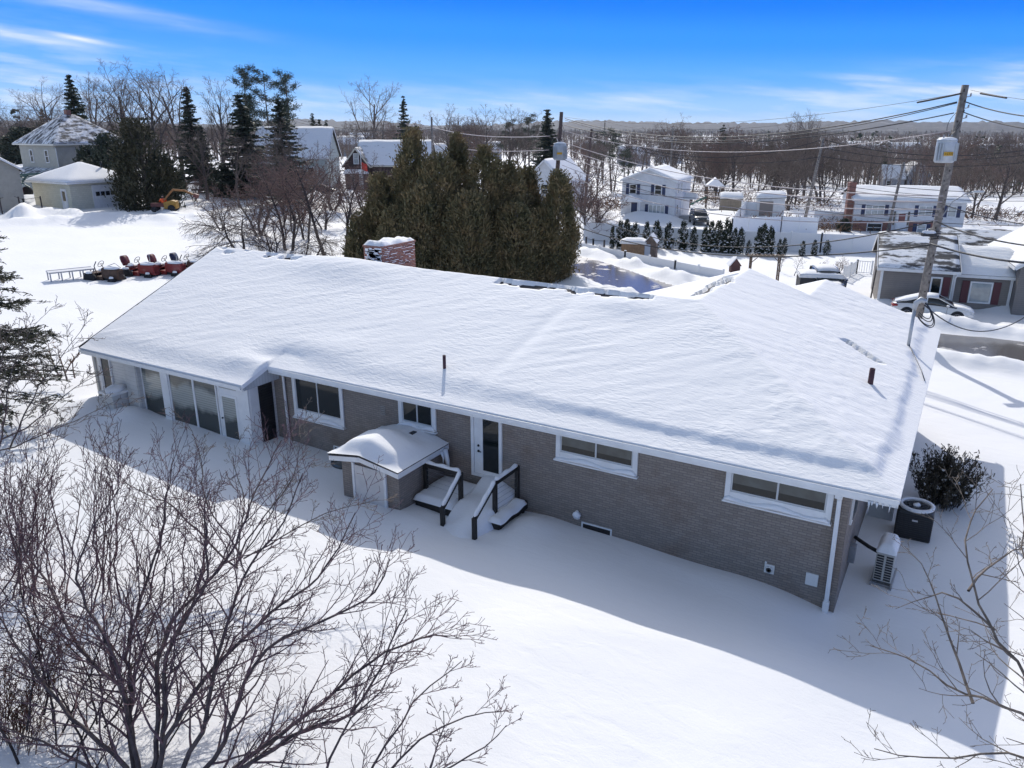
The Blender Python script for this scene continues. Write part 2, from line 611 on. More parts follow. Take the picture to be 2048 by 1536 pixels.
BARK = mat('grey_brown_bark', (.1, .08, .07), .9, build=_bark((.13, .105, .090), (.075, .060, .054)))
TWIG = mat('bare_twigs', (.1, .08, .07), .9, build=_bark((.175, .135, .112), (.110, .086, .074)))
REDTWIG = mat('reddish_twigs', (.1, .08, .07), .9, build=_bark((.19, .110, .092), (.12, .082, .070)))
DARKBARK = mat('dark_wet_bark', (.03, .02, .02), .85, build=_bark((.060, .045, .043), (.030, .023, .024)))
PURPLETWIG = mat('purple_brown_twigs', (.05, .03, .035), .85, build=_bark((.125, .060, .066), (.075, .042, .052)))
PALEBARK = mat('pale_tan_bark', (.3, .25, .2), .85, build=_bark((.23, .185, .145), (.12, .095, .078)))


def foliage(name, a, b_, c, scale=1.2):
    def f(nt, b, co):
        L = nt.links.new
        n = N(nt, 'ShaderNodeTexNoise')
        n.inputs['Scale'].default_value = scale
        n.inputs['Detail'].default_value = 6
        n.inputs['Roughness'].default_value = .7
        L(co.outputs['Object'], n.inputs['Vector'])
        rp = N(nt, 'ShaderNodeValToRGB')
        rp.color_ramp.elements[0].position, rp.color_ramp.elements[1].position = .36, .66
        rp.color_ramp.elements[0].color = (*a, 1)
        rp.color_ramp.elements[1].color = (*c, 1)
        e = rp.color_ramp.elements.new(.5)
        e.color = (*b_, 1)
        L(n.outputs[0], rp.inputs[0])
        L(rp.outputs[0], b.inputs['Base Color'])
    return mat(name, b_, .7, spec=.3, build=f)


CEDARF = foliage('bronzed_cedar_sprays', (.085, .088, .040), (.175, .142, .064), (.32, .225, .105), .9)
SPRUCEF = foliage('dark_spruce_needles', (.030, .044, .030), (.048, .062, .040), (.085, .088, .056))
PINEF = foliage('blue_green_pine_needles', (.035, .052, .035), (.055, .075, .05), (.085, .095, .06))
HEDGEF = foliage('young_arborvitae_sprays', (.016, .026, .014), (.026, .036, .018), (.045, .05, .026), 2.5)
JUNIPERF = foliage('brown_green_juniper_sprays', (.030, .034, .016), (.055, .052, .026), (.095, .078, .040), .7)
YEWF = foliage('dark_yew_sprigs', (.028, .026, .017), (.052, .045, .03), (.09, .075, .05), 3)
LARCHF = foliage('olive_needle_tufts', (.05, .055, .025), (.08, .08, .04), (.13, .11, .06), 2)


# ------------------------------------------------------------------ mesh builder
def link(ob, parent=None):
    COL.objects.link(ob)
    if parent is not None:
        ob.parent = parent
    return ob


class MB:
    def __init__(s):
        s.v, s.f, s.sm = [], [], []

    def add(s, vs, fs, smooth=False):
        o = len(s.v)
        s.v.extend(vs)
        s.f.extend([tuple(i + o for i in f) for f in fs])
        s.sm.extend([smooth] * len(fs))
        return s

    def box(s, x0, x1, y0, y1, z0, z1, M=None):
        vs = [(x0, y0, z0), (x1, y0, z0), (x1, y1, z0), (x0, y1, z0), (x0, y0, z1), (x1, y0, z1), (x1, y1, z1), (x0, y1, z1)]
        if M is not None:
            vs = [tuple(M @ Vector(p)) for p in vs]
        return s.add(vs, [(0, 3, 2, 1), (4, 5, 6, 7), (0, 1, 5, 4), (1, 2, 6, 5), (2, 3, 7, 6), (3, 0, 4, 7)])

    def cbox(s, c, sx, sy, sz, M=None):
        return s.box(c[0] - sx / 2, c[0] + sx / 2, c[1] - sy / 2, c[1] + sy / 2, c[2] - sz / 2, c[2] + sz / 2, M)

    def prism(s, poly, z0, z1):
        n = len(poly)
        vs = [(*p, z0) for p in poly] + [(*p, z1) for p in poly]
        return s.add(vs, [tuple(range(n))[::-1], tuple(range(n, 2 * n))] + [(i, (i + 1) % n, n + (i + 1) % n, n + i) for i in range(n)])

    def extrude(s, poly, a, b, axis):
        """poly in the two other axes (in order), extruded from a to b along axis."""
        n = len(poly)

        def mk(p, t):
            q = list(p)
            q.insert(axis, t)
            return tuple(q)
        vs = [mk(p, a) for p in poly] + [mk(p, b) for p in poly]
        return s.add(vs, [tuple(range(n))[::-1], tuple(range(n, 2 * n))] + [(i, (i + 1) % n, n + (i + 1) % n, n + i) for i in range(n)])

    def beam(s, a, b, w, h=None):
        a, b = Vector(a), Vector(b)
        h = h or w
        d = (b - a).normalized()
        up = Vector((0, 0, 1)) if abs(d.z) < .95 else Vector((0, 1, 0))
        x = d.cross(up).normalized() * (w / 2)
        y = x.cross(d).normalized() * (h / 2)
        vs = [tuple(p + sx * x + sy * y) for p in (a, b) for sx, sy in ((-1, -1), (1, -1), (1, 1), (-1, 1))]
        return s.add(vs, [(3, 2, 1, 0), (4, 5, 6, 7), (0, 1, 5, 4), (1, 2, 6, 5), (2, 3, 7, 6), (3, 0, 4, 7)])

    def tube(s, pts, rad, n=6, cap=True):
        pts = [Vector(p) for p in pts]
        if not hasattr(rad, '__len__'):
            rad = [rad] * len(pts)
        vs, fs = [], []
        x = None
        for i, p in enumerate(pts):
            d = (pts[min(i + 1, len(pts) - 1)] - pts[max(i - 1, 0)])
            d = d.normalized() if d.length > 1e-9 else Vector((0, 0, 1))
            if x is None:
                x = d.orthogonal().normalized()
            else:
                x = (x - d * x.dot(d))
                x = x.normalized() if x.length > 1e-6 else d.orthogonal().normalized()
            y = d.cross(x)
            for k in range(n):
                a = 2 * math.pi * k / n
                vs.append(tuple(p + (x * math.cos(a) + y * math.sin(a)) * rad[i]))
        for i in range(len(pts) - 1):
            for k in range(n):
                k2 = (k + 1) % n
                fs.append((i * n + k, i * n + k2, (i + 1) * n + k2, (i + 1) * n + k))
        if cap:
            fs.append(tuple(range(n))[::-1])
            fs.append(tuple(range((len(pts) - 1) * n, len(pts) * n)))
        return s.add(vs, fs, True)

    def cyl(s, a, b, r, r2=None, n=16):
        return s.tube([a, b], [r, r if r2 is None else r2], n)

    def lathe(s, prof, c=(0, 0, 0), n=20, axis='z'):
        vs, fs = [], []
        for r, z in prof:
            for k in range(n):
                a = 2 * math.pi * k / n
                p = (r * math.cos(a), r * math.sin(a), z)
                if axis == 'y':
                    p = (p[0], p[2], p[1])
                elif axis == 'x':
                    p = (p[2], p[0], p[1])
                vs.append((p[0] + c[0], p[1] + c[1], p[2] + c[2]))
        m = len(prof)
        for i in range(m - 1):
            for k in range(n):
                k2 = (k + 1) % n
                fs.append((i * n + k, i * n + k2, (i + 1) * n + k2, (i + 1) * n + k))
        fs.append(tuple(range(n))[::-1])
        fs.append(tuple(range((m - 1) * n, m * n)))
        return s.add(vs, fs, True)

    def blob(s, c, rx, ry, rz, seed=0, amp=.18, nu=12, nv=7, base=True):
        """a soft lump (upper half of a lumpy ellipsoid when base)"""
        rg = random.Random(seed)
        ph = [rg.uniform(0, 6.28) for _ in range(6)]
        vs, fs = [], []
        for j in range(nv + 1):
            t = (j / nv) * (math.pi / 2 if base else math.pi)
            for i in range(nu):
                a = 2 * math.pi * i / nu
                q = 1 + amp * (math.sin(2 * a + ph[0]) * math.sin(t * 2 + ph[1]) + .6 * math.sin(3 * a + ph[2]) * math.cos(t * 3 + ph[3]))
                st = math.sin(t) ** .8 if base else math.sin(t)
                vs.append((c[0] + rx * q * st * math.cos(a), c[1] + ry * q * st * math.sin(a), c[2] + rz * (q if base else 1) * math.cos(t)))
        for j in range(nv):
            for i in range(nu):
                i2 = (i + 1) % nu
                fs.append((j * nu + i, (j + 1) * nu + i, (j + 1) * nu + i2, j * nu + i2))
        return s.add(vs, fs, True)

    def loft(s, rings, closed=True, cap=True, smooth=True):
        n = len(rings[0])
        vs = [tuple(p) for r_ in rings for p in r_]
        fs = []
        for i in range(len(rings) - 1):
            for k in range(n if closed else n - 1):
                k2 = (k + 1) % n
                fs.append((i * n + k, i * n + k2, (i + 1) * n + k2, (i + 1) * n + k))
        s.add(vs, fs, smooth)
        if cap:
            o = len(s.v) - len(vs)
            s.f += [tuple(o + k for k in range(n))[::-1], tuple(o + (len(rings) - 1) * n + k for k in range(n))]
            s.sm += [False, False]
        return s

    def mesh(s, name):
        me = bpy.data.meshes.new(name)
        me.from_pydata(s.v, [], s.f)
        me.polygons.foreach_set('use_smooth', s.sm)
        me.update()
        return me

    def build(s, name, m, parent=None, bevel=0.0):
        me = s.mesh(name)
        me.materials.append(m)
        ob = link(bpy.data.objects.new(name, me), parent)
        if name in ('lodged_snow', 'icicle', 'wind_blown_snow'):
            ob['kind'] = 'stuff'
        if bevel:
            md = ob.modifiers.new('bevel', 'BEVEL')
            md.width, md.segments, md.limit_method = bevel, 2, 'ANGLE'
        return ob


def np_mesh(name, v, f, m, parent=None, smooth=False):
    """v (N,3), f (M,k) numpy."""
    v = np.ascontiguousarray(v, np.float32)
    f = np.ascontiguousarray(f, np.int32)
    me = bpy.data.meshes.new(name)
    me.vertices.add(len(v))
    me.vertices.foreach_set('co', v.ravel())
    k = f.shape[1]
    me.loops.add(f.size)
    me.loops.foreach_set('vertex_index', f.ravel())
    me.polygons.add(len(f))
    me.polygons.foreach_set('loop_start', np.arange(0, f.size, k, dtype=np.int32))
    me.polygons.foreach_set('use_smooth', np.full(len(f), smooth))
    me.update(calc_edges=True)
    me.validate()
    me.materials.append(m)
    ob = bpy.data.objects.new(name, me)
    if parent is not False:
        link(ob, parent)
    return ob


def tag(o, label=None, cat=None, group=None, kind=None):
    if label:
        o['label'] = label
    if cat:
        o['category'] = cat
    if group:
        o['group'] = group
    if kind:
        o['kind'] = kind
    return o


def thing(name, label, cat, loc=(0, 0, 0), rz=0.0, group=None, sc=1.0):
    o = bpy.data.objects.new(name, None)
    o.empty_display_size = .3
    link(o)
    o.location = loc
    o.rotation_euler = (0, 0, rz)
    o.scale = (sc, sc, sc)
    return tag(o, label, cat, group)


def dup(root, loc, rz=0.0, sc=1.0, label=None, group=None, zsc=None):
    c = root.copy()
    COL.objects.link(c)
    c.location, c.rotation_euler, c.scale = loc, (0, 0, rz), (sc, sc, zsc or sc)
    if label:
        c['label'] = label
    if group:
        c['group'] = group
    for ch in list(root.children):
        d = ch.copy()
        COL.objects.link(d)
        d.parent = c
        for g in list(ch.children):
            e = g.copy()
            COL.objects.link(e)
            e.parent = d
    return c

# ------------------------------------------------------------------ snowy ground, one sheet out to the horizon
def build_ground():
    az = np.radians(np.concatenate([np.arange(-180, -48, 6.), np.arange(-48, 48.01, 0.24), np.arange(54, 180, 6.)]))
    rr = [1.5]
    while rr[-1] < 9000:
        r = rr[-1]
        k = .016 if r < 22 else (.0105 if r < 115 else .02)
        rr.append(r * (1 + k))
    rr = np.array(rr)
    A, Q = np.meshgrid(az, rr, indexing='ij')
    hx_, hy_ = -math.sin(YAW), math.cos(YAW)
    rx_, ry_ = math.cos(YAW), math.sin(YAW)
    X = Q * (np.cos(A) * hx_ + np.sin(A) * rx_)
    Y = Q * (np.cos(A) * hy_ + np.sin(A) * ry_)
    Z = terrain(X, Y)
    na, nr = X.shape
    v = np.stack([X, Y, Z], -1).reshape(-1, 3)
    v = np.vstack([v, [[0, 0, .2]]])
    i, j = np.meshgrid(np.arange(na), np.arange(nr - 1), indexing='ij')
    i2 = (i + 1) % na
    f = np.stack([i * nr + j, i * nr + j + 1, i2 * nr + j + 1, i2 * nr + j], -1).reshape(-1, 4)
    g = np_mesh('snowy_ground', v, f, SNOW, None, True)
    tag(g, kind='structure')


build_ground()


def road_ribbon():
    pts = []
    P = [Vector((*p, 0)) for p in ROAD]
    for a, b in zip(P[:-1], P[1:]):
        n = max(2, int((b - a).length / 1.2))
        pts += [a.lerp(b, k / n) for k in range(n)]
    pts.append(P[-1])
    for _ in range(6):
        pts = [pts[0]] + [(pts[i - 1] + pts[i] * 2 + pts[i + 1]) / 4 for i in range(1, len(pts) - 1)] + [pts[-1]]
    vs, fs = [], []
    m = 9
    for i, p in enumerate(pts):
        d = (pts[min(i + 1, len(pts) - 1)] - pts[max(0, i - 1)]).normalized()
        nrm = Vector((-d.y, d.x, 0))
        for k in range(m):
            w = (k / (m - 1) - .5) * 2
            q = p + nrm * w * (ROAD_HW + .25)
            z = float(base_z(np.array([q.x]), np.array([q.y]))[0]) - .06
            vs.append((q.x, q.y, z))
    for i in range(len(pts) - 1):
        for k in range(m - 1):
            fs.append((i * m + k, (i + 1) * m + k, (i + 1) * m + k + 1, i * m + k + 1))

    def asphalt(nt, b, co):
        L = nt.links.new
        n = N(nt, 'ShaderNodeTexNoise')
        n.inputs['Scale'].default_value = .55
        n.inputs['Detail'].default_value = 7
        n.inputs['Roughness'].default_value = .6
        L(co.outputs['Object'], n.inputs['Vector'])
        g_ = N(nt, 'ShaderNodeSeparateXYZ')
        L(co.outputs['Object'], g_.inputs[0])
        xs = N(nt, 'ShaderNodeMapRange')            # packed snow covers the stretch behind the cedars
        xs.inputs[1].default_value, xs.inputs[2].default_value = -23, -30
        xs.inputs[3].default_value, xs.inputs[4].default_value = 0, .16
        L(g_.outputs[0], xs.inputs[0])
        ad = N(nt, 'ShaderNodeMath', operation='ADD')
        L(n.outputs[0], ad.inputs[0])
        L(xs.outputs[0], ad.inputs[1])
        mr_ = N(nt, 'ShaderNodeMapRange')
        mr_.inputs[1].default_value, mr_.inputs[2].default_value = .60, .70
        L(ad.outputs[0], mr_.inputs[0])
        mx = N(nt, 'ShaderNodeMix', data_type='RGBA')
        L(mr_.outputs[0], mx.inputs[0])
        n2 = N(nt, 'ShaderNodeTexNoise')
        n2.inputs['Scale'].default_value = 3
        n2.inputs['Detail'].default_value = 6
        L(co.outputs['Object'], n2.inputs['Vector'])
        rp = N(nt, 'ShaderNodeValToRGB')
        rp.color_ramp.elements[0].color = (.060, .056, .054, 1)
        rp.color_ramp.elements[1].color = (.14, .13, .125, 1)
        L(n2.outputs[0], rp.inputs[0])
        L(rp.outputs[0], mx.inputs[6])
        mx.inputs[7].default_value = (.62, .60, .58, 1)
        L(mx.outputs[2], b.inputs['Base Color'])
        r2 = N(nt, 'ShaderNodeMapRange')
        r2.inputs[3].default_value, r2.inputs[4].default_value = .16, .8
        L(mr_.outputs[0], r2.inputs[0])
        L(r2.outputs[0], b.inputs['Roughness'])
    m_ = mat('wet_asphalt_with_snow_patches', (.05, .05, .05), .3, build=asphalt)
    mb = MB()
    mb.add(vs, fs, True)
    tag(mb.build('street', m_), kind='structure')


road_ribbon()

# ------------------------------------------------------------------ the long brick house
S_, ZT, YE, XR = .333, 3.53, 16.84, -.42
YR, ZR = 23.39, 5.711
YSUN, XSUN = 15.75, -19.2


def x_left(y):
    return np.interp(y, [15.75, 23.39, 31], [-27.9, -29.25, -29.25])


def roof_h(x, y):
    rear = ZT + S_ * (y - YE)
    right = ZT + S_ * (XR - x)
    front = ZR - S_ * (y - YR)
    left = ZR + S_ * (x + 7.02)
    a = np.minimum(np.minimum(rear, front), right)
    b = np.where(y <= 29.7, np.minimum(np.minimum(rear, left), right), -9)
    c = np.where(y >= 25, np.minimum(4.96 - S_ * (-4.75 - x), right), -9)
    return np.maximum(np.maximum(a, b), np.minimum(c, 4.96))


HOUSE = thing('brick_house', 'long low grey brick house with a wide roof under smooth deep snow', 'house')


def roof_patch(y0, y1, xl, xr, st, fn, zdrop):
    ny, nx = int(round((y1 - y0) / st)) + 1, None
    ys = np.linspace(y0, y1, ny)
    nx = int(round((xr - float(xl(y0))) / st)) + 1
    u = np.linspace(0, 1, nx)
    Y = np.repeat(ys[:, None], nx, 1)
    XL = np.array([float(xl(v)) for v in ys])[:, None]
    X = XL + (xr - XL) * u[None, :]
    Z = fn(X, Y)
    v = np.stack([X, Y, Z], -1).reshape(-1, 3)
    i, j = np.meshgrid(np.arange(ny - 1), np.arange(nx - 1), indexing='ij')
    f = np.stack([i * nx + j, i * nx + j + 1, (i + 1) * nx + j + 1, (i + 1) * nx + j], -1).reshape(-1, 4)
    loop = np.concatenate([np.arange(nx), np.arange(1, ny) * nx + nx - 1, (ny - 1) * nx + np.arange(nx - 2, -1, -1), np.arange(ny - 2, 0, -1) * nx])
    low = v[loop].copy()
    low[:, 2] = roof_h(low[:, 0], low[:, 1]) + zdrop
    o = len(v)
    k = np.arange(len(loop))
    m = len(k)
    k2 = (k + 1) % m
    sk = np.stack([o + k, o + m + k, o + m + k2, o + k2], -1)      # own rim vertices keep the top smooth and the edge crisp
    return np.vstack([v, v[loop], low]), np.vstack([f, sk])


def join(parts):
    vs, fs, o = [], [], 0
    for v, f in parts:
        vs.append(v)
        fs.append(f + o)
        o += len(v)
    return np.vstack(vs), np.vstack(fs)


def deck_h(x, y):
    return roof_h(x, y)


PATCH = [(YSUN, YE, x_left, XSUN), (YE, 29.94, x_left, XR), (29.94, 33.1, lambda y: -9.05, XR)]
v_, f_ = join([roof_patch(a, b, c, d, .25, deck_h, -.16) for a, b, c, d in PATCH])
ROOF = np_mesh('roof', v_, f_, SHINGLE, HOUSE)


def smooth01(t):
    t = np.clip(t, 0, 1)
    return t * t * (3 - 2 * t)


def snow_h(x, y):
    """snow lying on the roof: deep pack, thin icy margin along the eaves, bare shingle along parts of the ridge."""
    eave_y = np.where(x < XSUN, YSUN, YE)
    dr = y - eave_y
    dr = np.minimum(dr, np.where((x >= XSUN), 99, 99))
    de = XR - x
    dl = x - x_left(y)
    n = fbm(x, y, 2.2, 21, 4)
    n2 = fbm(x, y, .5, 23, 3)
    right_side = smooth01((x + 13) / 6)
    step = .12 + .34 * right_side + .16 * n + .05 * n2
    width = .9 - .62 * right_side
    pack = smooth01((dr - step) / width)
    stepe = .30 + .30 * n + .10 * n2
    packe = smooth01((de - stepe) / (.25 + .3 * np.abs(n)))
    packl = smooth01((dl + .02) / .25)
    t = .035 + (.105 + .03 * fbm(x, y, 5, 31)) * np.minimum(np.minimum(pack, packe), .25 + .75 * packl)
    # wind ripples lying across the slope
    ca, sa = math.cos(.49), math.sin(.49)
    u, w = x * ca + y * sa, -x * sa + y * ca
    rip = fbm(u, w * 4.2, .9, 41, 3)
    t = t + rip * .016 * np.minimum(pack, packe)
    t = t + np.where(de < 6.5, fbm(x, y, .22, 47, 2) * .020 * np.minimum(pack, packe) * smooth01((6.5 - de) / 4), 0)
    # hollows and drifts
    def bump(cx, cy, rx, ry, h, ro=0):
        c, s = math.cos(ro), math.sin(ro)
        a, b = ((x - cx) * c + (y - cy) * s) / rx, (-(x - cx) * s + (y - cy) * c) / ry
        return h * np.exp(-(a * a + b * b))
    t = t + bump(-19.0, 17.3, 1.3, .45, -.14, .2) + bump(-20.2, 16.8, .9, .5, .10) + bump(-17.6, 18.0, 1.6, .6, .06, .3)
    t = t + bump(-11.2, 20.3, .25, 2.4, -.035, -.12) + bump(-10.6, 20.6, .8, 2.4, .018, -.12) + bump(-21.3, 22.9, 2.6, .9, .18)
    t = t + bump(-9.0, 22.6, 1.0, .5, .10) + bump(-4.0, 29.2, .9, .6, -.06)
    t = np.where((np.abs((x + 2.35) * .55 + (y - 25.6) * .84) < .17 + .05 * n2) & (np.abs((x + 2.35) * .84 - (y - 25.6) * .55) < .75), t - .17, t)
    t = np.maximum(t, .02)
    # bare strips of shingle at the ridge
    r1 = np.abs(y - YR + .22) < .17 + .22 * n2
    bare = r1 & (((x > -14.2) & (x < -8.4) & (n2 > -.22)) | ((x > -29) & (x < -23.4) & (n2 > .12)))
    r2 = (np.abs(x + 7.38) < .30 + .30 * n2) & (y > 24.6) & (y < 28.9) & (n2 > -.28)
    t = np.where(bare | r2, -.06, t)
    return roof_h(x, y) + t


SPATCH = [(YSUN - .05, YE, lambda y: x_left(y) + .07, XSUN + .04), (YE - .05, 29.98, lambda y: x_left(y) + .07, XR + .05), (29.94, 33.14, lambda y: -9.09, XR + .05)]
v_, f_ = join([roof_patch(a, b, c, d, .07, snow_h, -.11) for a, b, c, d in SPATCH])
np_mesh('snow_cover', v_, f_, ROOFSNOW, ROOF, True)

# walls
WP = [(-1.35, 17.29), (-1.35, 32.4), (-8.3, 32.4), (-8.3, 29.3), (-28.6, 29.3), (-28.45, 23.4), (-28.3, 17.29)]
mb = MB()
mb.prism(WP, -.9, 3.37)
mb.add([(-28.6, 29.3, 3.37), (-28.45, 23.39, 5.48), (-28.3, 17.29, 3.48), (-28.3, 17.29, 3.37)], [(0, 1, 2, 3)])
WALL = mb.build('wall', BRICK, HOUSE)
mb = MB()
mb.prism([(-19.47, 16.2), (-19.47, 17.287), (-28.0, 17.287), (-27.8, 16.2)], -.6, 3.10)
SUNWALL = mb.build('sunroom_wall', lap('white_sunroom_clapboard', (.74, .73, .70), .11), HOUSE)

# fascia, soffit, gutter
mb = MB()
mb.box(XSUN + .03, XR, YE - .03, YE + .005, 3.30, 3.52)
mb.box(XSUN + .03, XR, YE + .005, 17.285, 3.335, 3.365)
mb.build('fascia', WHITE, HOUSE)
mb = MB()
mb.box(-27.85, XSUN, YSUN - .03, YSUN + .005, 2.95, 3.15)
mb.box(-27.75, XSUN, YSUN + .005, 16.197, 2.98, 3.01)
mb.build('fascia', WHITE, HOUSE)
mb = MB()
mb.box(XR - .005, XR + .03, YE - .03, 33.1, 3.30, 3.52)
mb.box(-1.345, XR - .005, 17.29, 33.0, 3.335, 3.365)
mb.build('fascia', WHITE, HOUSE)
# gutter strip under the snow edge
mb = MB()
mb.extrude([(YE - .115, 3.40), (YE - .115, 3.51), (YE - .10, 3.51), (YE - .10, 3.415), (YE - .032, 3.415), (YE - .032, 3.40)], -18.4, XR + .03, 0)
mb.build('gutter', WHITE, HOUSE)
mb = MB()
mb.extrude([(YSUN - .11, 3.03), (YSUN - .11, 3.13), (YSUN - .10, 3.13), (YSUN - .10, 3.04), (YSUN - .032, 3.04), (YSUN - .032, 3.03)], -27.85, XSUN, 0)
mb.build('gutter', WHITE, HOUSE)
# rake board on the left gable
mb = MB()
for ya, yb in ((YSUN, YR), (YR, 29.9)):
    xa, xb = float(x_left(ya)), float(x_left(yb))
    za, zb = float(roof_h(np.array(xa + .02), np.array(ya))), float(roof_h(np.array(xb + .02), np.array(yb)))
    mb.beam((xa - .02, ya, za - .05), (xb - .02, yb, zb - .05), .035, .20)
mb.build('rake_board', BLACK, HOUSE)
# boarded end of the sunroom roof
mb = MB()
mb.extrude([(15.78, 2.96), (15.78, 3.13), (16.62, 3.40), (17.28, 3.36), (17.28, 2.96)], XSUN - .29, XSUN + .012, 0)
mb.build('gable_end_panel', VERTPANEL, HOUSE)


def rect_frame(mb, x0, x1, z0, z1, y, t, d, bottom=None, top=None):
    """a flat frame on a wall that faces -y"""
    b = bottom or t
    tp = top or t
    mb.box(x0, x0 + t, y - d, y, z0, z1)
    mb.box(x1 - t, x1, y - d, y, z0, z1)
    mb.box(x0 + t, x1 - t, y - d + .002, y, z0, z0 + b)
    mb.box(x0 + t, x1 - t, y - d + .002, y, z1 - tp, z1)


REFLECTTONE = mat('grey_green_painted_reflection', (.075, .088, .085), .07, spec=.6, var=.35, vscale=2.2)  # tone of reflected snow, painted as the panel's own colour


def back_window(x0, x1, z0, z1, glass, sill_snow, t=.10, bottom=.22, mull=True, y=17.288, reflect_from=0):
    mb = MB()
    rect_frame(mb, x0, x1, z0, z1, y, t, .055, bottom)
    w = mb.build('window', WHITE, HOUSE, bevel=.006)
    g0, g1, h0, h1 = x0 + t, x1 - t, z0 + bottom, z1 - t
    m2 = MB()
    m2.box(g0 + .03, g1 - .03, y - .018, y - .004, h0 + .03, h1 - .02)
    m2.build('pane', glass, w)
    if reflect_from:  # panel added over the upper pane, its colour standing in for a reflection
        ms = MB()
        ms.box(g0 + .03, g1 - .03, y - .0205, y - .0185, h0 + .03 + reflect_from * (h1 - h0), h1 - .02)
        ms.build('reflection_panel', REFLECTTONE, w)
    m3 = MB()
    rect_frame(m3, g0 + .002, g1 - .002, h0 + .002, h1 - .002, y - .001, .035, .034)
    if mull:
        xm = (g0 + g1) / 2
        m3.box(xm - .022, xm + .022, y - .037, y - .003, h0 + .04, h1 - .04)
    m3.build('sash', mat('pale_metal_sash', (.55, .56, .56), .4), w)
    m4 = MB()
    m4.box(x0 - .03, x1 + .03, y - .12, y - .001, z0 - .045, z0 - .003)
    m4.build('sill', WHITE, w)
    if sill_snow:
        m5 = MB()
        n = 22
        rings = []
        rg = random.Random(int(abs(x0) * 10))
        for k in range(n + 1):
            x = x0 + (x1 - x0) * k / n
            h = (.09 + .05 * math.sin(k * .5 + x0)) * (.4 if k in (0, n) else 1) + rg.uniform(0, .02)
            rings.append([(x, y - .118, z0), (x, y - .105, z0 + .5 * h), (x, y - .06, z0 + h), (x, y - .056, z0 + h)])
        m5.loft(rings, closed=True)
        m5.build('sill_snow', SNOWCAP, w)
    return w


back_window(-18.58, -16.38, 1.76, 3.31, MIRRORGLASS, True, .12, .26)
back_window(-14.13, -12.74, 2.36, 3.31, MIRRORGLASS, True, .14, .13)
back_window(-8.75, -6.40, 2.43, 3.31, MIRRORGLASS, True, .13, .22, reflect_from=.30)
back_window(-4.14, -1.70, 2.39, 3.31, MIRRORGLASS, True, .13, .23, reflect_from=.34)

# back door with storm glass
mb = MB()
rect_frame(mb, -11.50, -10.46, 1.28, 3.31, 17.288, .10, .06)
DOOR = mb.build('door', WHITE, HOUSE, bevel=.006)
mb = MB()
mb.box(-11.39, -11.10, 17.245, 17.28, 1.36, 3.21)
mb.box(-11.10, -10.57, 17.25, 17.28, 1.36, 1.50)
mb.box(-11.10, -10.57, 17.25, 17.28, 3.14, 3.21)
mb.build('door_leaf', WHITE, DOOR)
mb = MB()
mb.box(-11.10, -10.57, 17.262, 17.279, 1.50, 3.14)
mb.build('pane', MIRRORGLASS, DOOR)
for z in (2.26, 2.09):
    mb = MB()
    mb.lathe([(.012, -.035), (.034, -.03), (.036, -.006), (.02, 0)], (-11.24, 17.245, z), 14, 'y')
    if z < 2.2:
        mb.box(-11.25, -11.13, 17.195, 17.207, z - .012, z + .012)
    mb.build('knob', BLACK, DOOR)

# basement window, wall light, small vents
mb = MB()
rect_frame(mb, -7.93, -7.03, .05, .70, 17.288, .04, .03)
w_ = mb.build('basement_window', WHITE, HOUSE)
mb = MB()
mb.box(-7.88, -7.08, 17.272, 17.283, .1, .66)
mb.build('pane', BLACK, w_)
mb = MB()
rect_frame(mb, -16.95, -15.6, .55, 1.02, 17.288, .04, .03)
w_ = mb.build('basement_window', WHITE, HOUSE)
mb = MB()
mb.box(-16.9, -15.65, 17.272, 17.283, .58, .98)
mb.build('pane', GLASS, w_)
mb = MB()
mb.lathe([(.0, .62), (.5, .62), (.52, .50), (.5, .15), (.0, .15)], (-16.1, 16.95, .25), 20)
mb.build('window_well', mat('clear_well_cover', (.05, .055, .06), .15, spec=.8), HOUSE)
mb = MB()
mb.box(-8.10, -7.98, 17.22, 17.288, .82, .94)
mb.tube([(-8.04, 17.24, .88), (-8.09, 17.14, .84)], [.03, .06], 10)
mb.tube([(-8.04, 17.24, .88), (-7.98, 17.14, .84)], [.03, .06], 10)
lt = mb.build('flood_light', WHITE, HOUSE)
mb = MB()
mb.blob((-8.04, 17.17, .90), .12, .10, .13, 3)
mb.build('snow_cap', SNOWCAP, lt)
for (x0, x1, z0, z1, rnd) in ((-3.02, -2.78, .68, .92, True), (-2.06, -1.78, .66, .98, False)):
    mb = MB()
    mb.box(x0, x1, 17.25, 17.288, z0, z1)
    if rnd:
        mb.lathe([(.085, -.05), (.085, 0)], ((x0 + x1) / 2, 17.25, (z0 + z1) / 2), 16, 'y')
        mb.box(x0, x0 + .05, 17.25, 17.285, z1, z1 + .06)
    vn = mb.build('wall_vent', mat('off_white_plastic', (.66, .65, .62), .5), HOUSE, bevel=.01)
    if rnd:
        mb = MB()
        for r0 in (.065, .042, .02):
            mb.lathe([(r0, -.006), (r0 - .014, -.006), (r0 - .014, 0), (r0, 0)], ((x0 + x1) / 2, 17.197, (z0 + z1) / 2), 16, 'y')
        mb.build('grille', STEEL, vn)
mb = MB()
for k in range(5):
    mb.box(-14.88, -14.68, 17.275, 17.29, 2.52 + k * .062, 2.55 + k * .062)
mb.build('brick_vent', mat('weathered_vent_slots', (.30, .28, .25), .9), HOUSE)

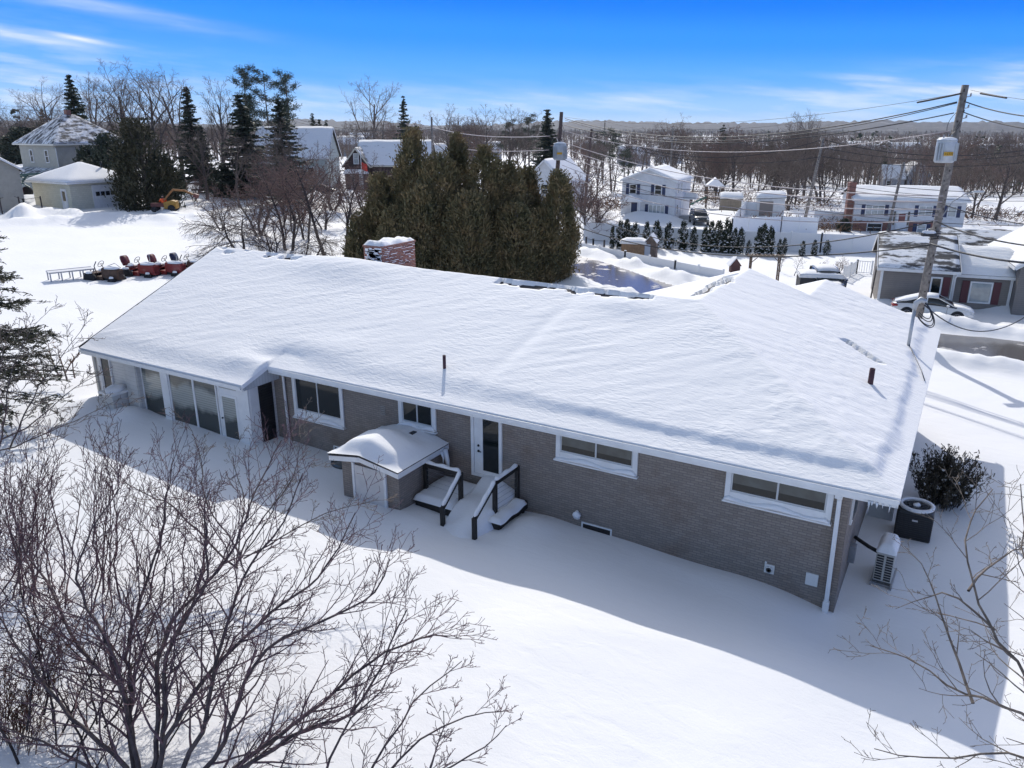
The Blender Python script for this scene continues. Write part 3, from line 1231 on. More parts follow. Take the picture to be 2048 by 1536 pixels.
# downspouts
mb = MB()
mb.box(-1.66, -1.50, 16.98, 17.1, 3.14, 3.32)
mb.beam((-1.58, 17.04, 3.24), (-1.57, 17.2, 3.02), .09, .07)
mb.beam((-1.57, 17.2, 3.04), (-1.53, 17.2, .34), .095, .075)
mb.beam((-1.53, 17.19, .40), (-1.53, 17.19, .16), .14, .12)
mb.beam((-1.53, 17.19, .18), (-1.52, 17.17, -.1), .11, .10)
mb.build('downspout', WHITE, HOUSE, bevel=.008)
mb = MB()
mb.tube([(-19.05, 16.75, 3.38), (-19.0, 16.9, 3.34), (-18.95, 17.15, 3.28), (-18.93, 17.21, 3.2), (-18.9, 17.21, .4)], .045, 8)
mb.build('downspout', WHITE, HOUSE)
mb = MB()
mb.tube([(-27.72, 15.72, 3.12), (-27.73, 15.9, 3.0), (-27.73, 16.1, 2.85), (-27.73, 16.1, .4)], .065, 8)
mb.build('downspout', mat('cream_pipe', (.60, .57, .50), .5), HOUSE)

# sunroom: posts, glazing, door
mb = MB()
mb.box(-27.62, -27.47, 16.13, 16.198, .3, 2.97)
mb.build('corner_board', WHITE, HOUSE)
mb = MB()
mb.box(-25.78, -25.06, 16.0, 16.197, .4, 2.97)
mb.box(-25.50, -25.10, 15.97, 16.0, .4, 2.97)
mb.build('pilaster', PALEBRICK, HOUSE)
mb = MB()
mb.box(-26.45, -25.84, 15.42, 16.197, .2, 1.72)
PED = mb.build('pedestal', PALEBRICK, HOUSE)
mb = MB()
mb.box(-26.55, -25.74, 15.34, 16.197, 1.72, 1.80)
mb.build('ledge', WHITE, PED)
mb = MB()
mb.blob((-26.15, 15.8, 1.80), .36, .38, .16, 5)
mb.build('snow_cap', SNOWCAP, PED)


def sun_window(x0, x1, z0, z1, glass, mull=None, t=.05):
    mb = MB()
    rect_frame(mb, x0, x1, z0, z1, 16.198, t, .06)
    if mull:
        mb.box(mull - .045, mull + .045, 16.14, 16.197, z0 + t, z1 - t)
    w = mb.build('window', WHITE, HOUSE)
    m2 = MB()
    m2.box(x0 + t, x1 - t, 16.165, 16.19, z0 + t, z1 - t)
    m2.build('pane', glass, w)
    return w


sun_window(-27.45, -26.86, 1.15, 2.96, MIRRORGLASS)
sun_window(-25.04, -23.88, .86, 2.96, BLINDREFLECTGLASS)
sun_window(-23.50, -21.02, .86, 2.96, BLINDREFLECTGLASS, -22.2)
mb = MB()
mb.box(-23.88, -23.50, 16.10, 16.198, .5, 2.97)
mb.build('window_post', WHITE, HOUSE)
mb = MB()
rect_frame(mb, -20.95, -19.95, .8, 2.96, 16.198, .07, .06)
mb.box(-20.88, -20.02, 16.15, 16.19, 2.50, 2.70)
SD = mb.build('sunroom_door', WHITE, HOUSE)
mb = MB()
mb.box(-20.88, -20.02, 16.165, 16.185, 2.70, 2.89)
mb.build('transom_panel', mat('tan_panel', (.42, .38, .32), .7), SD)
mb = MB()
rect_frame(mb, -20.87, -20.03, .84, 2.50, 16.17, .10, .03)
mb.build('door_leaf', WHITE, SD)
mb = MB()
mb.box(-20.77, -20.13, 16.15, 16.163, .94, 2.40)
mb.build('pane', BLINDREFLECTGLASS, SD)
mb = MB()
mb.lathe([(.012, -.05), (.03, -.045), (.03, -.01), (.02, 0)], (-20.82, 16.14, 1.62), 12, 'y')
mb.build('knob', BLACK, SD)
mb = MB()
mb.box(-19.93, -19.455, 16.12, 16.199, .4, 2.97)
mb.box(-19.5, -19.44, 16.2, 16.55, .4, 2.97)
mb.build('corner_post', WHITE, HOUSE)
# dark louvred screen on the side of the sunroom
mb = MB()
mb.box(-19.468, -19.44, 16.56, 17.16, .75, 2.96)
SCR = mb.build('side_screen', BLACK, HOUSE)
mb = MB()
for k in range(24):
    z = .85 + k * .09
    mb.box(-19.44, -19.425, 16.6, 17.12, z, z + .05)
mb.build('louvre', mat('dark_louvre_slats', (.012, .012, .014), .6), SCR)

# right end wall: small window, service lines
mb = MB()
mb.box(-1.352, -1.30, 17.75, 18.62, 2.20, 3.30)
rw = mb.build('window', WHITE, HOUSE)
mb = MB()
mb.box(-1.302, -1.285, 17.84, 18.53, 2.30, 3.22)
mb.build('pane', GLASS, rw)
mb = MB()
mb.box(-1.35, -1.20, 19.0, 19.25, .55, 1.0)
mb.build('service_box', STEEL, HOUSE, bevel=.01)

# roof penetrations
def roof_z(x, y):
    return float(snow_h(np.array([x]), np.array([y]))[0])


REDPIPE = mat('dark_red_vent_pipe', (.065, .022, .03), .6)
for (x, y, h, r) in ((-12.98, 18.10, .40, .05), (-1.75, 22.9, .45, .075)):
    mb = MB()
    z = roof_z(x, y)
    mb.lathe([(r * 1.0, -.3), (r, h), (r * .72, h), (r * .72, h - .1)], (x, y, z), 14)
    mb.build('vent_pipe', REDPIPE, ROOF)
x, y = -1.2, 28.55
z = roof_z(x, y)
mb = MB()
mb.tube([(x, y, z - .3), (x, y, z + 1.28)], .055, 10)
MAST = mb.build('service_mast', GALV, HOUSE)
mb = MB()
mb.tube([(x, y, z + 1.24), (x + .02, y - .02, z + 1.48), (x + .16, y - .05, z + 1.62), (x + .30, y - .08, z + 1.56)], [.06, .09, .10, .075], 10)
mb.build('weather_head', GALV, MAST)
mb = MB()
for k, (dx_, dd) in enumerate(((.46, .95), (.40, .80), (.34, .70), (.50, 1.05))):
    pts = []
    for i in range(25):
        t = i / 24
        pts.append((x + .26 + dx_ * math.sin(math.pi * t) * .9 - .12 * t, y - .08 + .05 * k, z + 1.55 - dd * math.sin(t * math.pi / 1.25) * (.55 + .45 * t) + .05 * t))
    mb.tube(pts, .016, 5)
mb.build('cable_loop', BLACK, MAST)
mb = MB()
mb.tube([(x + .02, y - .05, z + .05), (x + .25, y - .7, z - .12), (x + .55, y - 1.9, z - .25), (x + .72, y - 2.9, z - .30)], .014, 5)
mb.build('ground_cable', BLACK, MAST)

# chimney
c0 = at_y(765, 523, 24.05)
ctop = at_y(765, 497, 24.05).z
cx, cy = c0.x, 24.05
CW, CD = .95, 2.15
mb = MB()
mb.box(cx - CW, cx, cy, cy + CD, 4.2, ctop)
CH = mb.build('chimney', REDBRICK, ROOF)
mb = MB()
mb.box(cx - CW - .03, cx + .03, cy - .03, cy + CD + .03, ctop, ctop + .07)
mb.build('cap', REDBRICK, CH)
mb = MB()
rg = random.Random(4)
ring = []
nx_, ny_ = 9, 16
vs, fs = [], []
for i in range(nx_):
    for j in range(ny_):
        e_ = 0 if i in (0, nx_ - 1) or j in (0, ny_ - 1) else 1
        vs.append((cx - CW + CW * i / (nx_ - 1), cy + CD * j / (ny_ - 1), ctop + .07 + e_ * (.09 + .05 * math.sin(j * .9) + rg.uniform(0, .05))))
for i in range(nx_ - 1):
    for j in range(ny_ - 1):
        fs.append((i * ny_ + j, (i + 1) * ny_ + j, (i + 1) * ny_ + j + 1, i * ny_ + j + 1))
mb.add(vs, fs, True)
mb.build('snow_cap', SNOWCAP, CH)
mb = MB()      # snow plastered on the windward brick
for k in range(46):
    zz = rg.uniform(ctop - .85, ctop - .02)
    xx = cx - CW * rg.uniform(.12, .85)
    w, h = rg.uniform(.06, .20), rg.uniform(.02, .06)
    mb.box(xx - w, min(xx + w, cx - .02), cy - .02, cy - .002, zz - h, zz + h)
for k in range(60):
    zz = ctop - .03 - .068 * rg.randrange(0, 12)
    yy = cy + CD * rg.uniform(.03, .97)
    w, h = rg.uniform(.04, .22), rg.uniform(.006, .014)
    mb.box(cx + .001, cx + .016, max(yy - w, cy + .01), min(yy + w, cy + CD), zz - h, zz + h)
mb.build('wind_blown_snow', SNOWCAP, CH)

# lean-to over the basement stair
SX0, SX1, SY = -14.60, -12.53, 15.15
mb = MB()
mb.extrude([(SX0, -.4), (SX1, -.4), (SX1, 2.06), ((SX0 + SX1) / 2 - .1, 2.235), (SX0, 2.06)], SY, 17.286, 1)
SHED = mb.build('basement_entry', BRICK, HOUSE)
mb = MB()
mb.box(SX0 + .50, SX1 - .50, SY - .04, SY - .002, -.2, 1.84)
d_ = mb.build('door', mat('faded_pinkish_white_door', (.66, .63, .60), .6, var=.10, vscale=3), SHED, bevel=.01)
mb = MB()
mb.box(SX0 + .42, SX0 + .50, SY - .06, SY - .001, -.2, 1.90)
mb.box(SX1 - .50, SX1 - .42, SY - .06, SY - .001, -.2, 1.90)
mb.build('door_frame', WHITE, d_)
xm = (SX0 + SX1) / 2 - .1
rfp = [(SX0 - .22, 1.90), (xm, 2.09), (SX1 + .22, 1.90)]
mb = MB()
mb.extrude([(p[0], p[1]) for p in rfp] + [(p[0], p[1] + .16) for p in rfp[::-1]], SY - .28, SY - .24, 1)
mb.box(SX1 + .18, SX1 + .22, SY - .24, 17.27, 1.90, 2.06)
mb.box(SX0 - .22, SX0 - .18, SY - .24, 17.27, 1.90, 2.06)
mb.build('fascia', WHITE, SHED)
mb = MB()
mb.extrude([(p[0], p[1] + .155) for p in rfp] + [(p[0], p[1] + .185) for p in rfp[::-1]], SY - .30, 17.28, 1)
mb.build('roof', SHINGLE, SHED)
# thick pillow of snow on it
nx_, ny_ = 26, 30
X0, X1, Y0, Y1 = SX0 - .25, SX1 + .24, SY - .31, 17.27
vs, fs = [], []
for i in range(nx_):
    for j in range(ny_):
        u, w = i / (nx_ - 1), j / (ny_ - 1)
        X, Y = X0 + (X1 - X0) * u, Y0 + (Y1 - Y0) * w
        zr_ = 2.085 + .20 * (1 - abs(X - xm) / ((X1 - X0) / 2))
        eu = min(u, 1 - u) * (X1 - X0)
        ew = min(Y - Y0, 9) * 1.0
        ed = float(smooth01(min(eu / .55, 1)) * smooth01(min(ew / .50, 1)))
        th = .03 + ed * (.27 * math.exp(-((u - .44) / .46) ** 2) + .08) * (1 - .72 * float(smooth01((Y - 16.0) / .8)))
        th += .02 * math.sin(3 * X) * math.sin(2 * Y) * ed
        vs.append((X, Y, zr_ + th))
for i in range(nx_ - 1):
    for j in range(ny_ - 1):
        fs.append((i * ny_ + j, (i + 1) * ny_ + j, (i + 1) * ny_ + j + 1, i * ny_ + j + 1))
mb = MB()
mb.add(vs, fs, True)
mb.build('snow_cover', SNOW, SHED)
mb = MB()
mb.box(-13.55, -13.27, 16.78, 17.0, 2.26, 2.36)
mb.build('roof_vent', BLACK, SHED)
mb = MB()
mb.tube([(SX1 + .25, 17.0, 2.0), (SX1 + .33, 17.02, 1.65), (SX1 + .32, 17.1, 1.3)], [.10, .07, .02], 7)
mb.tube([(SX1 + .24, 16.85, 1.98), (SX1 + .30, 16.86, 1.8), (SX1 + .28, 16.88, 1.6)], [.05, .03, .006], 6)
mb.build('icicle', mat('frozen_snow_icicle', (.74, .78, .82), .3), SHED)
mb = MB()
rg = random.Random(8)
for k in range(9):
    x = XR - .42 + rg.uniform(-.15, .3)
    mb.cyl((x, YE - .08, 3.36), (x + rg.uniform(-.01, .01), YE - .08, 3.36 - rg.uniform(.06, .24)), .016, .002, 5)
mb.build('icicle', MATS['frozen_snow_icicle'], HOUSE)

# ------------------------------------------------------------------ back steps
DECK = thing('back_steps', 'black timber steps and railings outside the back door, heaped with snow', 'steps', (-10.5, 16.4, 0))
_o = Vector((-10.5, 16.4, 0))


class OMB(MB):
    """builder whose points are given in world coordinates around an origin"""
    def __init__(s, o):
        super().__init__()
        s.o = Vector(o)

    def mesh(s, name):
        s.v = [tuple(Vector(p) - s.o) for p in s.v]
        return super().mesh(name)


mb = OMB(_o)
for k in range(8):
    y = 15.78 + k * .187
    mb.box(-12.46, -9.62, y, y + .165, .86, .90)
mb.box(-12.44, -9.64, 15.74, 15.785, .66, .855)
mb.box(-9.67, -9.62, 15.785, 17.27, .66, .855)
for x, y in ((-12.4, 15.85), (-9.7, 15.85), (-9.7, 17.1)):
    mb.box(x - .05, x + .05, y - .05, y + .05, -.1, .66)
mb.build('platform', BLACKWOOD, DECK)
posts = {'a': (-12.38, 16.18, .90, 1.86), 'b': (-11.11, 16.10, .90, 1.90), 'c': (-11.12, 15.22, .2, 1.22),
         'd': (-9.86, 17.08, .90, 2.0), 'e': (-9.96, 16.05, .90, 1.92), 'g': (-9.98, 15.05, .2, 1.28)}
for k_, (x, y, z0, z1) in posts.items():
    mb = OMB(_o)
    mb.box(x - .055, x + .055, y - .055, y + .055, z0, z1)
    mb.build('post', BLACKWOOD, DECK, bevel=.006)
for a, b in (('a', 'b'), ('b', 'c'), ('d', 'e'), ('e', 'g')):
    pa, pb = posts[a], posts[b]
    A, B = Vector((pa[0], pa[1], pa[3] - .05)), Vector((pb[0], pb[1], pb[3] - .05))
    mb = OMB(_o)
    mb.beam(A, B, .06, .14)
    r_ = mb.build('rail', BLACKWOOD, DECK)
    mb = OMB(_o)
    n = 14
    rings = []
    for i in range(n + 1):
        p = A.lerp(B, i / n)
        w = .065 * (.35 if i in (0, n) else 1)
        h = (.055 + .02 * math.sin(i * 1.1)) * (.3 if i in (0, n) else 1)
        sd = (B - A).cross(Vector((0, 0, 1))).normalized()
        rings.append([tuple(p + sd * w + Vector((0, 0, .073))), tuple(p + sd * w * .6 + Vector((0, 0, .073 + h))), tuple(p - sd * w * .6 + Vector((0, 0, .073 + h))), tuple(p - sd * w + Vector((0, 0, .073)))])
    mb.loft(rings)
    mb.build('rail_snow', SNOWCAP, r_)


def snow_pad(name, o, x0, x1, y0, y1, fn, parent, m=SNOW, st=.06, zb=None):
    nx_, ny_ = max(3, int((x1 - x0) / st)), max(3, int((y1 - y0) / st))
    vs, fs = [], []
    for i in range(nx_):
        for j in range(ny_):
            u, w = i / (nx_ - 1), j / (ny_ - 1)
            X, Y = x0 + (x1 - x0) * u, y0 + (y1 - y0) * w
            e_ = min(u * (x1 - x0), (1 - u) * (x1 - x0), w * (y1 - y0), (1 - w) * (y1 - y0))
            vs.append((X - o[0], Y - o[1], fn(X, Y, e_) - o[2]))
    for i in range(nx_ - 1):
        for j in range(ny_ - 1):
            fs.append((i * ny_ + j, (i + 1) * ny_ + j, (i + 1) * ny_ + j + 1, i * ny_ + j + 1))
    mb = MB()
    mb.add(vs, fs, True)
    return mb.build(name, m, parent)


def pad_fn(h, base, roll=.10):
    def f(X, Y, e_):
        return base + h * float(smooth01(min(e_ / roll, 1))) ** .6 + .025 * math.sin(4 * X + 1) * math.sin(3 * Y)
    return f


snow_pad('snow_cover', _o, -12.5, -11.16, 15.70, 17.26, lambda X, Y, e_: .885 + .17 * float(smooth01(min(e_ / .10, 1))) ** .6 + .10 * math.exp(-((X + 12.0) / .4) ** 2 - ((Y - 16.6) / .5) ** 2), DECK)
snow_pad('snow_cover', _o, -9.96, -9.54, 15.66, 17.1, lambda X, Y, e_: .885 + .15 * float(smooth01(min(e_ / .09, 1))) ** .6 + .02 * math.sin(9 * Y), DECK)
snow_pad('snow_cover', _o, -11.6, -9.5, 14.0, 17.27, lambda X, Y, e_: (.50 + .58 * float(smooth01((Y - 14.6) / 1.5))) + .09 * math.exp(-((X + 10.45) / .4) ** 2) - .80 * (1 - float(smooth01((1.02 - abs(X + 10.55)) / .52))) + .03 * math.sin(5 * X) * math.sin(4 * Y) + .30 * float(smooth01((Y - 16.5) / .7)) * math.exp(-((X + 10.9) / .5) ** 2), DECK)
mb = OMB(_o)
for i in range(5):          # cable infill wires of the railing
    z = 1.05 + i * .15
    mb.tube([(-12.38, 16.18, z), (-11.11, 16.10, z)], .004, 4)
    mb.tube([(-9.86, 17.08, z), (-9.96, 16.05, z)], .004, 4)
mb.build('wire_infill', STEEL, DECK)

# ------------------------------------------------------------------ heat pump, condenser, panel
zg = tz(-.5, 19.3)
HP = thing('heat_pump', 'slim white heat pump with slotted grille and a rounded snow cap', 'heat pump', (-.52, 19.05, zg), R(-2))
mb = MB()
mb.box(-.21, .21, 0, .84, .12, .92)
PLAST = mat('beige_white_casing', (.50, .48, .44), .5)
mb.build('casing', PLAST, HP, bevel=.02)
mb = MB()
for k in range(10):
    z = .17 + k * .070
    for s in (-1, 1):
        mb.box(s * .105 - .078, s * .105 + .078, -.012, .002, z, z + .048)
mb.build('grille', BLACK, HP)
mb = MB()
for k in range(11):
    mb.box(-.19, .19, -.02, -.011, .155 + k * .07, .17 + k * .07)
mb.box(-.022, .022, -.022, -.011, .15, .88)
mb.build('grille_bars', PLAST, HP)
mb = MB()
mb.box(-.24, .24, -.05, -.01, .03, .08)
mb.box(-.24, .24, .75, .80, .03, .08)
mb.box(-.25, -.21, -.12, .9, 0, .12)
mb.box(.21, .25, -.12, .9, 0, .12)
mb.build('stand', STEEL, HP)
snow_pad('snow_cap', (0, 0, 0), -.23, .23, -.02, .86, lambda X, Y, e_: .915 + .22 * float(smooth01(min(e_ / .13, 1))) ** .6, HP, SNOWCAP, .04)
mb = MB()
mb.tube([(-.21, .55, .62), (-.45, .62, .66), (-.70, .72, .72), (-.83, .8, .74)], .05, 8)
mb.build('refrigerant_line', BLACK, HP)

zg = tz(-.1, 22.2)
AC = thing('air_conditioner', 'black square air conditioner with round fan grille at the house end', 'air conditioner', (-.07, 22.3, zg), R(2))
mb = MB()
mb.box(-.44, .44, -.44, .44, -.1, .86)
body = mb.build('casing', BLACK, AC, bevel=.05)
mb = MB()
for k in range(13):
    z = .06 + k * .06
    for a, b, c, d in ((-.43, .43, -.452, -.44), (-.43, .43, .44, .452), (-.452, -.44, -.43, .43), (.44, .452, -.43, .43)):
        mb.box(a, b, c, d, z, z + .028)
mb.build('louvre', mat('dark_grey_louvre', (.03, .03, .033), .45), AC)
mb = MB()
mb.box(-.06, .08, -.458, -.452, .60, .65)
mb.build('badge', mat('silver_badge', (.55, .55, .55), .4), body)
mb = MB()
mb.lathe([(.445, .86), (.46, .93), (.40, .945), (.36, .935), (.355, .80), (.02, .80)], (0, 0, 0), 28)
mb.build('snowy_rim', SNOWCAP, AC)
mb = MB()
for r_ in (.10, .19, .28, .34):
    mb.tube([(r_ * math.cos(t * .2618), r_ * math.sin(t * .2618), .90) for t in range(25)], .006, 4, False)
for k in range(10):
    a = k * .628
    mb.tube([(.06 * math.cos(a), .06 * math.sin(a), .905), (.36 * math.cos(a), .36 * math.sin(a), .90)], .005, 4)
mb.lathe([(.09, .80), (.09, .88), (.04, .90)], (0, 0, 0), 14)
mb.build('fan_grille', STEEL, AC)
mb = MB()
mb.blob((0, 0, .895), .10, .10, .06, 2)
mb.build('snow_cap', SNOWCAP, AC)
mb = MB()
mb.box(-1.28, -.62, 22.9, 23.0, .0, .98)
mb.box(-1.22, -1.16, 22.86, 22.9, .4, 1.06)
tag(mb.build('utility_cabinet', mat('pale_grey_cabinet', (.55, .56, .58), .5), None), 'flat pale grey cabinet between the brick end wall and the air conditioner', 'cabinet')

# ------------------------------------------------------------------ utility poles and wires
POLEW = mat('weathered_grey_pole', (.27, .24, .21), .9, col2=(.16, .14, .125), vscale=6, bump=.4, bscale=14)
POLEB = mat('brown_treated_pole', (.15, .10, .085), .9, col2=(.10, .07, .06), vscale=6, bump=.4, bscale=14)
TANK = mat('pale_grey_transformer', (.46, .49, .52), .45, var=.12, vscale=5)
YELLOW = mat('yellow_number_plate', (.62, .35, .02), .6)


def pole(px, py_top, d, label, m, r0=.17, r1=.12, lean=(0, 0), nm='utility_pole', group=None):
    top = at_depth(px, py_top, d)
    bx, by = top.x - lean[0], top.y - lean[1]
    z0 = tz(bx, by)
    H = top.z - z0
    t = thing(nm, label, 'utility pole', (bx, by, z0), YAW, group)
    lx = lean[0] * math.cos(YAW) + lean[1] * math.sin(YAW)
    ly = -lean[0] * math.sin(YAW) + lean[1] * math.cos(YAW)

    def at(z):
        return Vector((lx * z / H, ly * z / H, z))
    mb = MB()
    mb.tube([at(-.3), at(H * .35), at(H * .7), at(H)], [r0, r0 * .93, (r0 + r1) / 2, r1], 14)
    sh = mb.build('shaft', m, t)
    mb = MB()
    rg = random.Random(int(px))
    for k in range(int(H / .45)):
        z = 1.2 + k * .45
        if z < H - .2:
            a = -1.57 + rg.uniform(-.9, .9)
            r_ = r0 + (r1 - r0) * z / H
            p = at(z)
            mb.box(p.x + r_ * math.cos(a) - .03, p.x + r_ * math.cos(a) + .03, p.y + r_ * math.sin(a) - .02, p.y + r_ * math.sin(a) + .02, z, z + rg.uniform(.05, .14))
    mb.build('climbing_scar', mat('dark_knot', (.06, .05, .045), .9), sh)
    return t, at, H, sh


PR, atR, HR, shR = pole(1931, 170, 36.0, 'tall grey utility pole with a numbered transformer beside the big snowy roof', POLEW, .20, .155, lean=(.35, .25))
# transformer of the near pole (placed at its height on the shaft)
zt_ = at_depth(1895, 303, 36.0).z - PR.location.z


def add_tank(t, at, zc, rr, hh, r0, side, text):
    c = at(zc) + Vector((side * (rr + r0 * .2), -.30, 0))
    mb = MB()
    mb.lathe([(rr * .86, -hh * .5 - .02), (rr, -hh * .46), (rr, hh * .40), (rr * .96, hh * .44), (rr * 1.03, hh * .46), (rr * .9, hh * .53), (rr * .3, hh * .57)], tuple(c), 24)
    tk = mb.build('transformer', TANK, t)
    for k in list(range(6)) + [7, 8, 9]:
        a = -1.0 + k * .24 if k < 6 else math.pi + .85 - (k - 7) * .26
        M = Matrix.Translation((c.x + rr * math.cos(a), c.y + rr * math.sin(a), c.z)) @ Matrix.Rotation(a, 4, 'Z')
        mb = MB()
        mb.box(-.02, .085, -.016, .016, -hh * .43, hh * .36, M)
        mb.build('cooling_fin', TANK, tk)
    mb = MB()
    mb.blob((c.x, c.y, c.z + hh * .5), rr * .97, rr * .97, .12, 3)
    mb.build('snow_cap', SNOWCAP, tk)
    mb = MB()
    for s in (-.4, .1, .5):
        mb.lathe([(.03, 0), (.055, .05), (.03, .09), (.05, .14), (.025, .2)], (c.x + s * rr * .9, c.y + .05, c.z + hh * .53), 8)
    mb.build('bushing', mat('grey_porcelain', (.30, .30, .31), .3), tk)
    mb = MB()
    yy = c.y - rr - .004
    xo = c.x - .06
    mb.box(xo - .20, xo + .20, yy - .012, yy + .06, c.z - .20, c.z - .03)
    pl = mb.build('number_plate', YELLOW, tk)
    if text:
        cu = bpy.data.curves.new('number', 'FONT')
        cu.body, cu.size, cu.extrude, cu.align_x = text, .165, .004, 'CENTER'
        fo = bpy.data.objects.new('number', cu)
        COL.objects.link(fo)
        bpy.context.view_layer.update()
        me = bpy.data.meshes.new_from_object(fo.evaluated_get(bpy.context.evaluated_depsgraph_get()))
        bpy.data.objects.remove(fo)
        me.materials.clear()
        me.materials.append(BLACK)
        no = bpy.data.objects.new('number', me)
        link(no, tk)
        no.location = (xo, yy - .018, c.z - .172)
        no.rotation_euler = (math.pi / 2, 0, 0)
    p = at(zc)
    for dz_ in (.25, -.25):
        mb = MB()
        mb.beam((p.x, p.y, zc + dz_), (c.x, c.y + rr * .6, zc + dz_), .08, .08)
        mb.build('bracket', STEEL, t)
    for k in range(3):
        pts = []
        for i in range(9):
            u_ = i / 8
            q = at(zc + hh * .6 + 1.4)
            pts.append(Vector((c.x + (q.x - c.x) * u_ + .28 * math.sin(u_ * 3.1) * (-1) ** k, c.y + (q.y - c.y) * u_, zc + hh * .6 + u_ * (1.1 + .2 * k))))
        mb = MB()
        mb.tube(pts, .013, 5)
        mb.build('jumper_wire', BLACK, t)


add_tank(PR, atR, zt_, .44, 1.02, .18, -1, '15332')
mb = MB()
h0 = at_depth(1872, 462, 36).z - PR.location.z
p0 = atR(h0)
mb.tube([p0, p0 + Vector((.15, -.1, .5)), p0 + Vector((.45, -.2, 1.15)), p0 + Vector((.95, -.3, 1.55)), p0 + Vector((1.3, -.35, 1.62))], .03, 8)
arm = mb.build('lamp_arm', STEEL, PR)
mb = MB()
c_ = p0 + Vector((1.45, -.35, 1.64))
mb.loft([[tuple(c_ + Vector((x, .0 + .11 * w * math.cos(a), .055 * w * math.sin(a)))) for a in [k * .785 for k in range(8)]] for x, w in ((-.25, .4), (-.15, .9), (.1, 1.1), (.3, .8), (.36, .3))])
mb.build('lamp_head', mat('pale_lamp_housing', (.55, .56, .57), .4), arm)
mb = MB()
h1 = at_depth(1858, 482, 36).z - PR.location.z
p1 = atR(h1)
mb.box(p1.x - .75, p1.x - .1, p1.y - .35, p1.y - .1, h1 - .05, h1 + .10)
cl = mb.build('splice_box', BLACK, PR)
mb = MB()
mb.blob((p1.x - .43, p1.y - .22, h1 + .09), .36, .16, .12, 4)
mb.build('snow_cap', SNOWCAP, cl)
mb = MB()
for k in range(4):
    p_ = atR(h1 - .2 + .12 * k)
    mb.tube([(p_.x + .24 * math.cos(a * .6283), p_.y + .24 * math.sin(a * .6283), p_.z + .03 * math.sin(a)) for a in range(11)], .022, 5, False)
mb.build('cable_coil', BLACK, PR)
for hh in (.55, 1.05, 1.5):
    p_ = atR(HR - hh)
    mb = MB()
    mb.tube([(p_.x - .05, p_.y, p_.z), (p_.x + .32, p_.y - .05, p_.z + .05)], .02, 6)
    mb.lathe([(.03, 0), (.05, .04), (.03, .08), (.045, .12), (.02, .16)], (p_.x + .32, p_.y - .05, p_.z + .05), 8)
    mb.build('insulator', STEEL, PR)

PM, atM, HM, shM = pole(1123, 224, 61.0, 'brown utility pole with a grey transformer rising behind the cedars', POLEB, .19, .14, lean=(.45, .5))
add_tank(PM, atM, at_depth(1121, 304, 61).z - PM.location.z, .50, 1.25, .16, .15, None)
PL, atL, HL, shL = pole(863, 234, 100.0, 'thin far utility pole rising behind the left cedar tops', POLEW, .16, .12)
PX, atX, HX, shX = pole(1647, 276, 86.0, 'leaning grey utility pole behind the white fence, two cable stubs at its head', POLEW, .19, .13, lean=(1.0, .55))
PY, atY, HY, shY = pole(1183, 258, 88.0, 'dark utility pole with crossed cables between the white houses', POLEB, .17, .13, lean=(.5, .3))
PZ, atZ, HZ, shZ = pole(1808, 324, 88.0, 'bare grey pole standing before the white split level house', POLEW, .17, .13, lean=(.6, .3))
PG, atG, HG, shG = pole(1346, 256, 125.0, 'slender far pole standing among bare trees above the white two storey house', POLEW, .15, .12)
for (px, py, d, lb) in ((1210, 240, 170, 'grey far pole top showing over the wooded valley, right of the transformer pole'), (1841, 325, 150, 'far pole beside the grey barn roofed house')):
    pole(px, py, d, lb, POLEW, .16, .12)
WIREM = mat('black_overhead_cable', (.02, .02, .024), .6)
WIREP = mat('lit_pinkish_cable', (.42, .36, .36), .5)  # pinkish tone of sunlit cable, put into the colour


def wire(label, A, B, sag_px=None, r=.02, m=None, group='overhead cables along the street', nm='overhead_cable'):
    """A, B world points; hangs in a parabola passing near the given sag in metres"""
    A, B = Vector(A), Vector(B)
    s = sag_px or 0.0
    mb = MB()
    n = 26
    mb.tube([A.lerp(B, i / n) - Vector((0, 0, 4 * s * (i / n) * (1 - i / n))) for i in range(n + 1)], r, 5)
    return tag(mb.build(nm, m or WIREM), label, 'cable', group)


D_ = at_depth
wire('topmost thin wire from the numbered pole toward the far left', D_(1924, 186, 36), D_(1128, 234, 61), .9, .010)
wire('thick black sleeve on the topmost wire left of the numbered pole', D_(1922, 187, 36), D_(1834, 205, 37.5), .01, .045, nm='cable_sleeve')
wire('twin cable from the numbered pole down to the cedar side pole', D_(1914, 204, 36), D_(1130, 237, 61), 1.5, .028)
wire('lower strand of the twin cable running left from the numbered pole', D_(1914, 206, 36), D_(1130, 240, 61), 1.62, .020)
wire('third cable below the twin cable left of the numbered pole', D_(1908, 226, 36), D_(1128, 250, 61), 1.35, .026)
wire('pale pinkish cable leaving the cedar side pole above its transformer', D_(1132, 286, 61), D_(1886, 392, 36), .9, .028, WIREP)
wire('pale pinkish cable level with the grey transformer of the cedar side pole', D_(1130, 297, 61), D_(1884, 404, 36), 1.0, .03, WIREP)
wire('pale pinkish cable below the transformer of the cedar side pole', D_(1128, 309, 61), D_(1880, 418, 36), 1.2, .026, WIREP)
wire('cable crossing the white two storey house between its window rows', D_(1122, 345, 60.5), D_(1874, 441, 36), 1.3, .024, WIREP)
wire('long dark cable drooping across the hedge of young evergreens', D_(1116, 398, 60), D_(1866, 443, 36), 2.3, .030)
wire('lowest dark cable across the hedge and the grey garage roof', D_(1112, 437, 60), D_(1860, 490, 36), 1.5, .034)
wire('thick black cable falling from the numbered pole to the right edge', D_(1872, 443, 36), D_(2080, 494, 30), .18, .034)
wire('thickest low cable bundle running right over the grey garage roof', D_(1862, 488, 36), D_(2080, 528, 30), .15, .045)
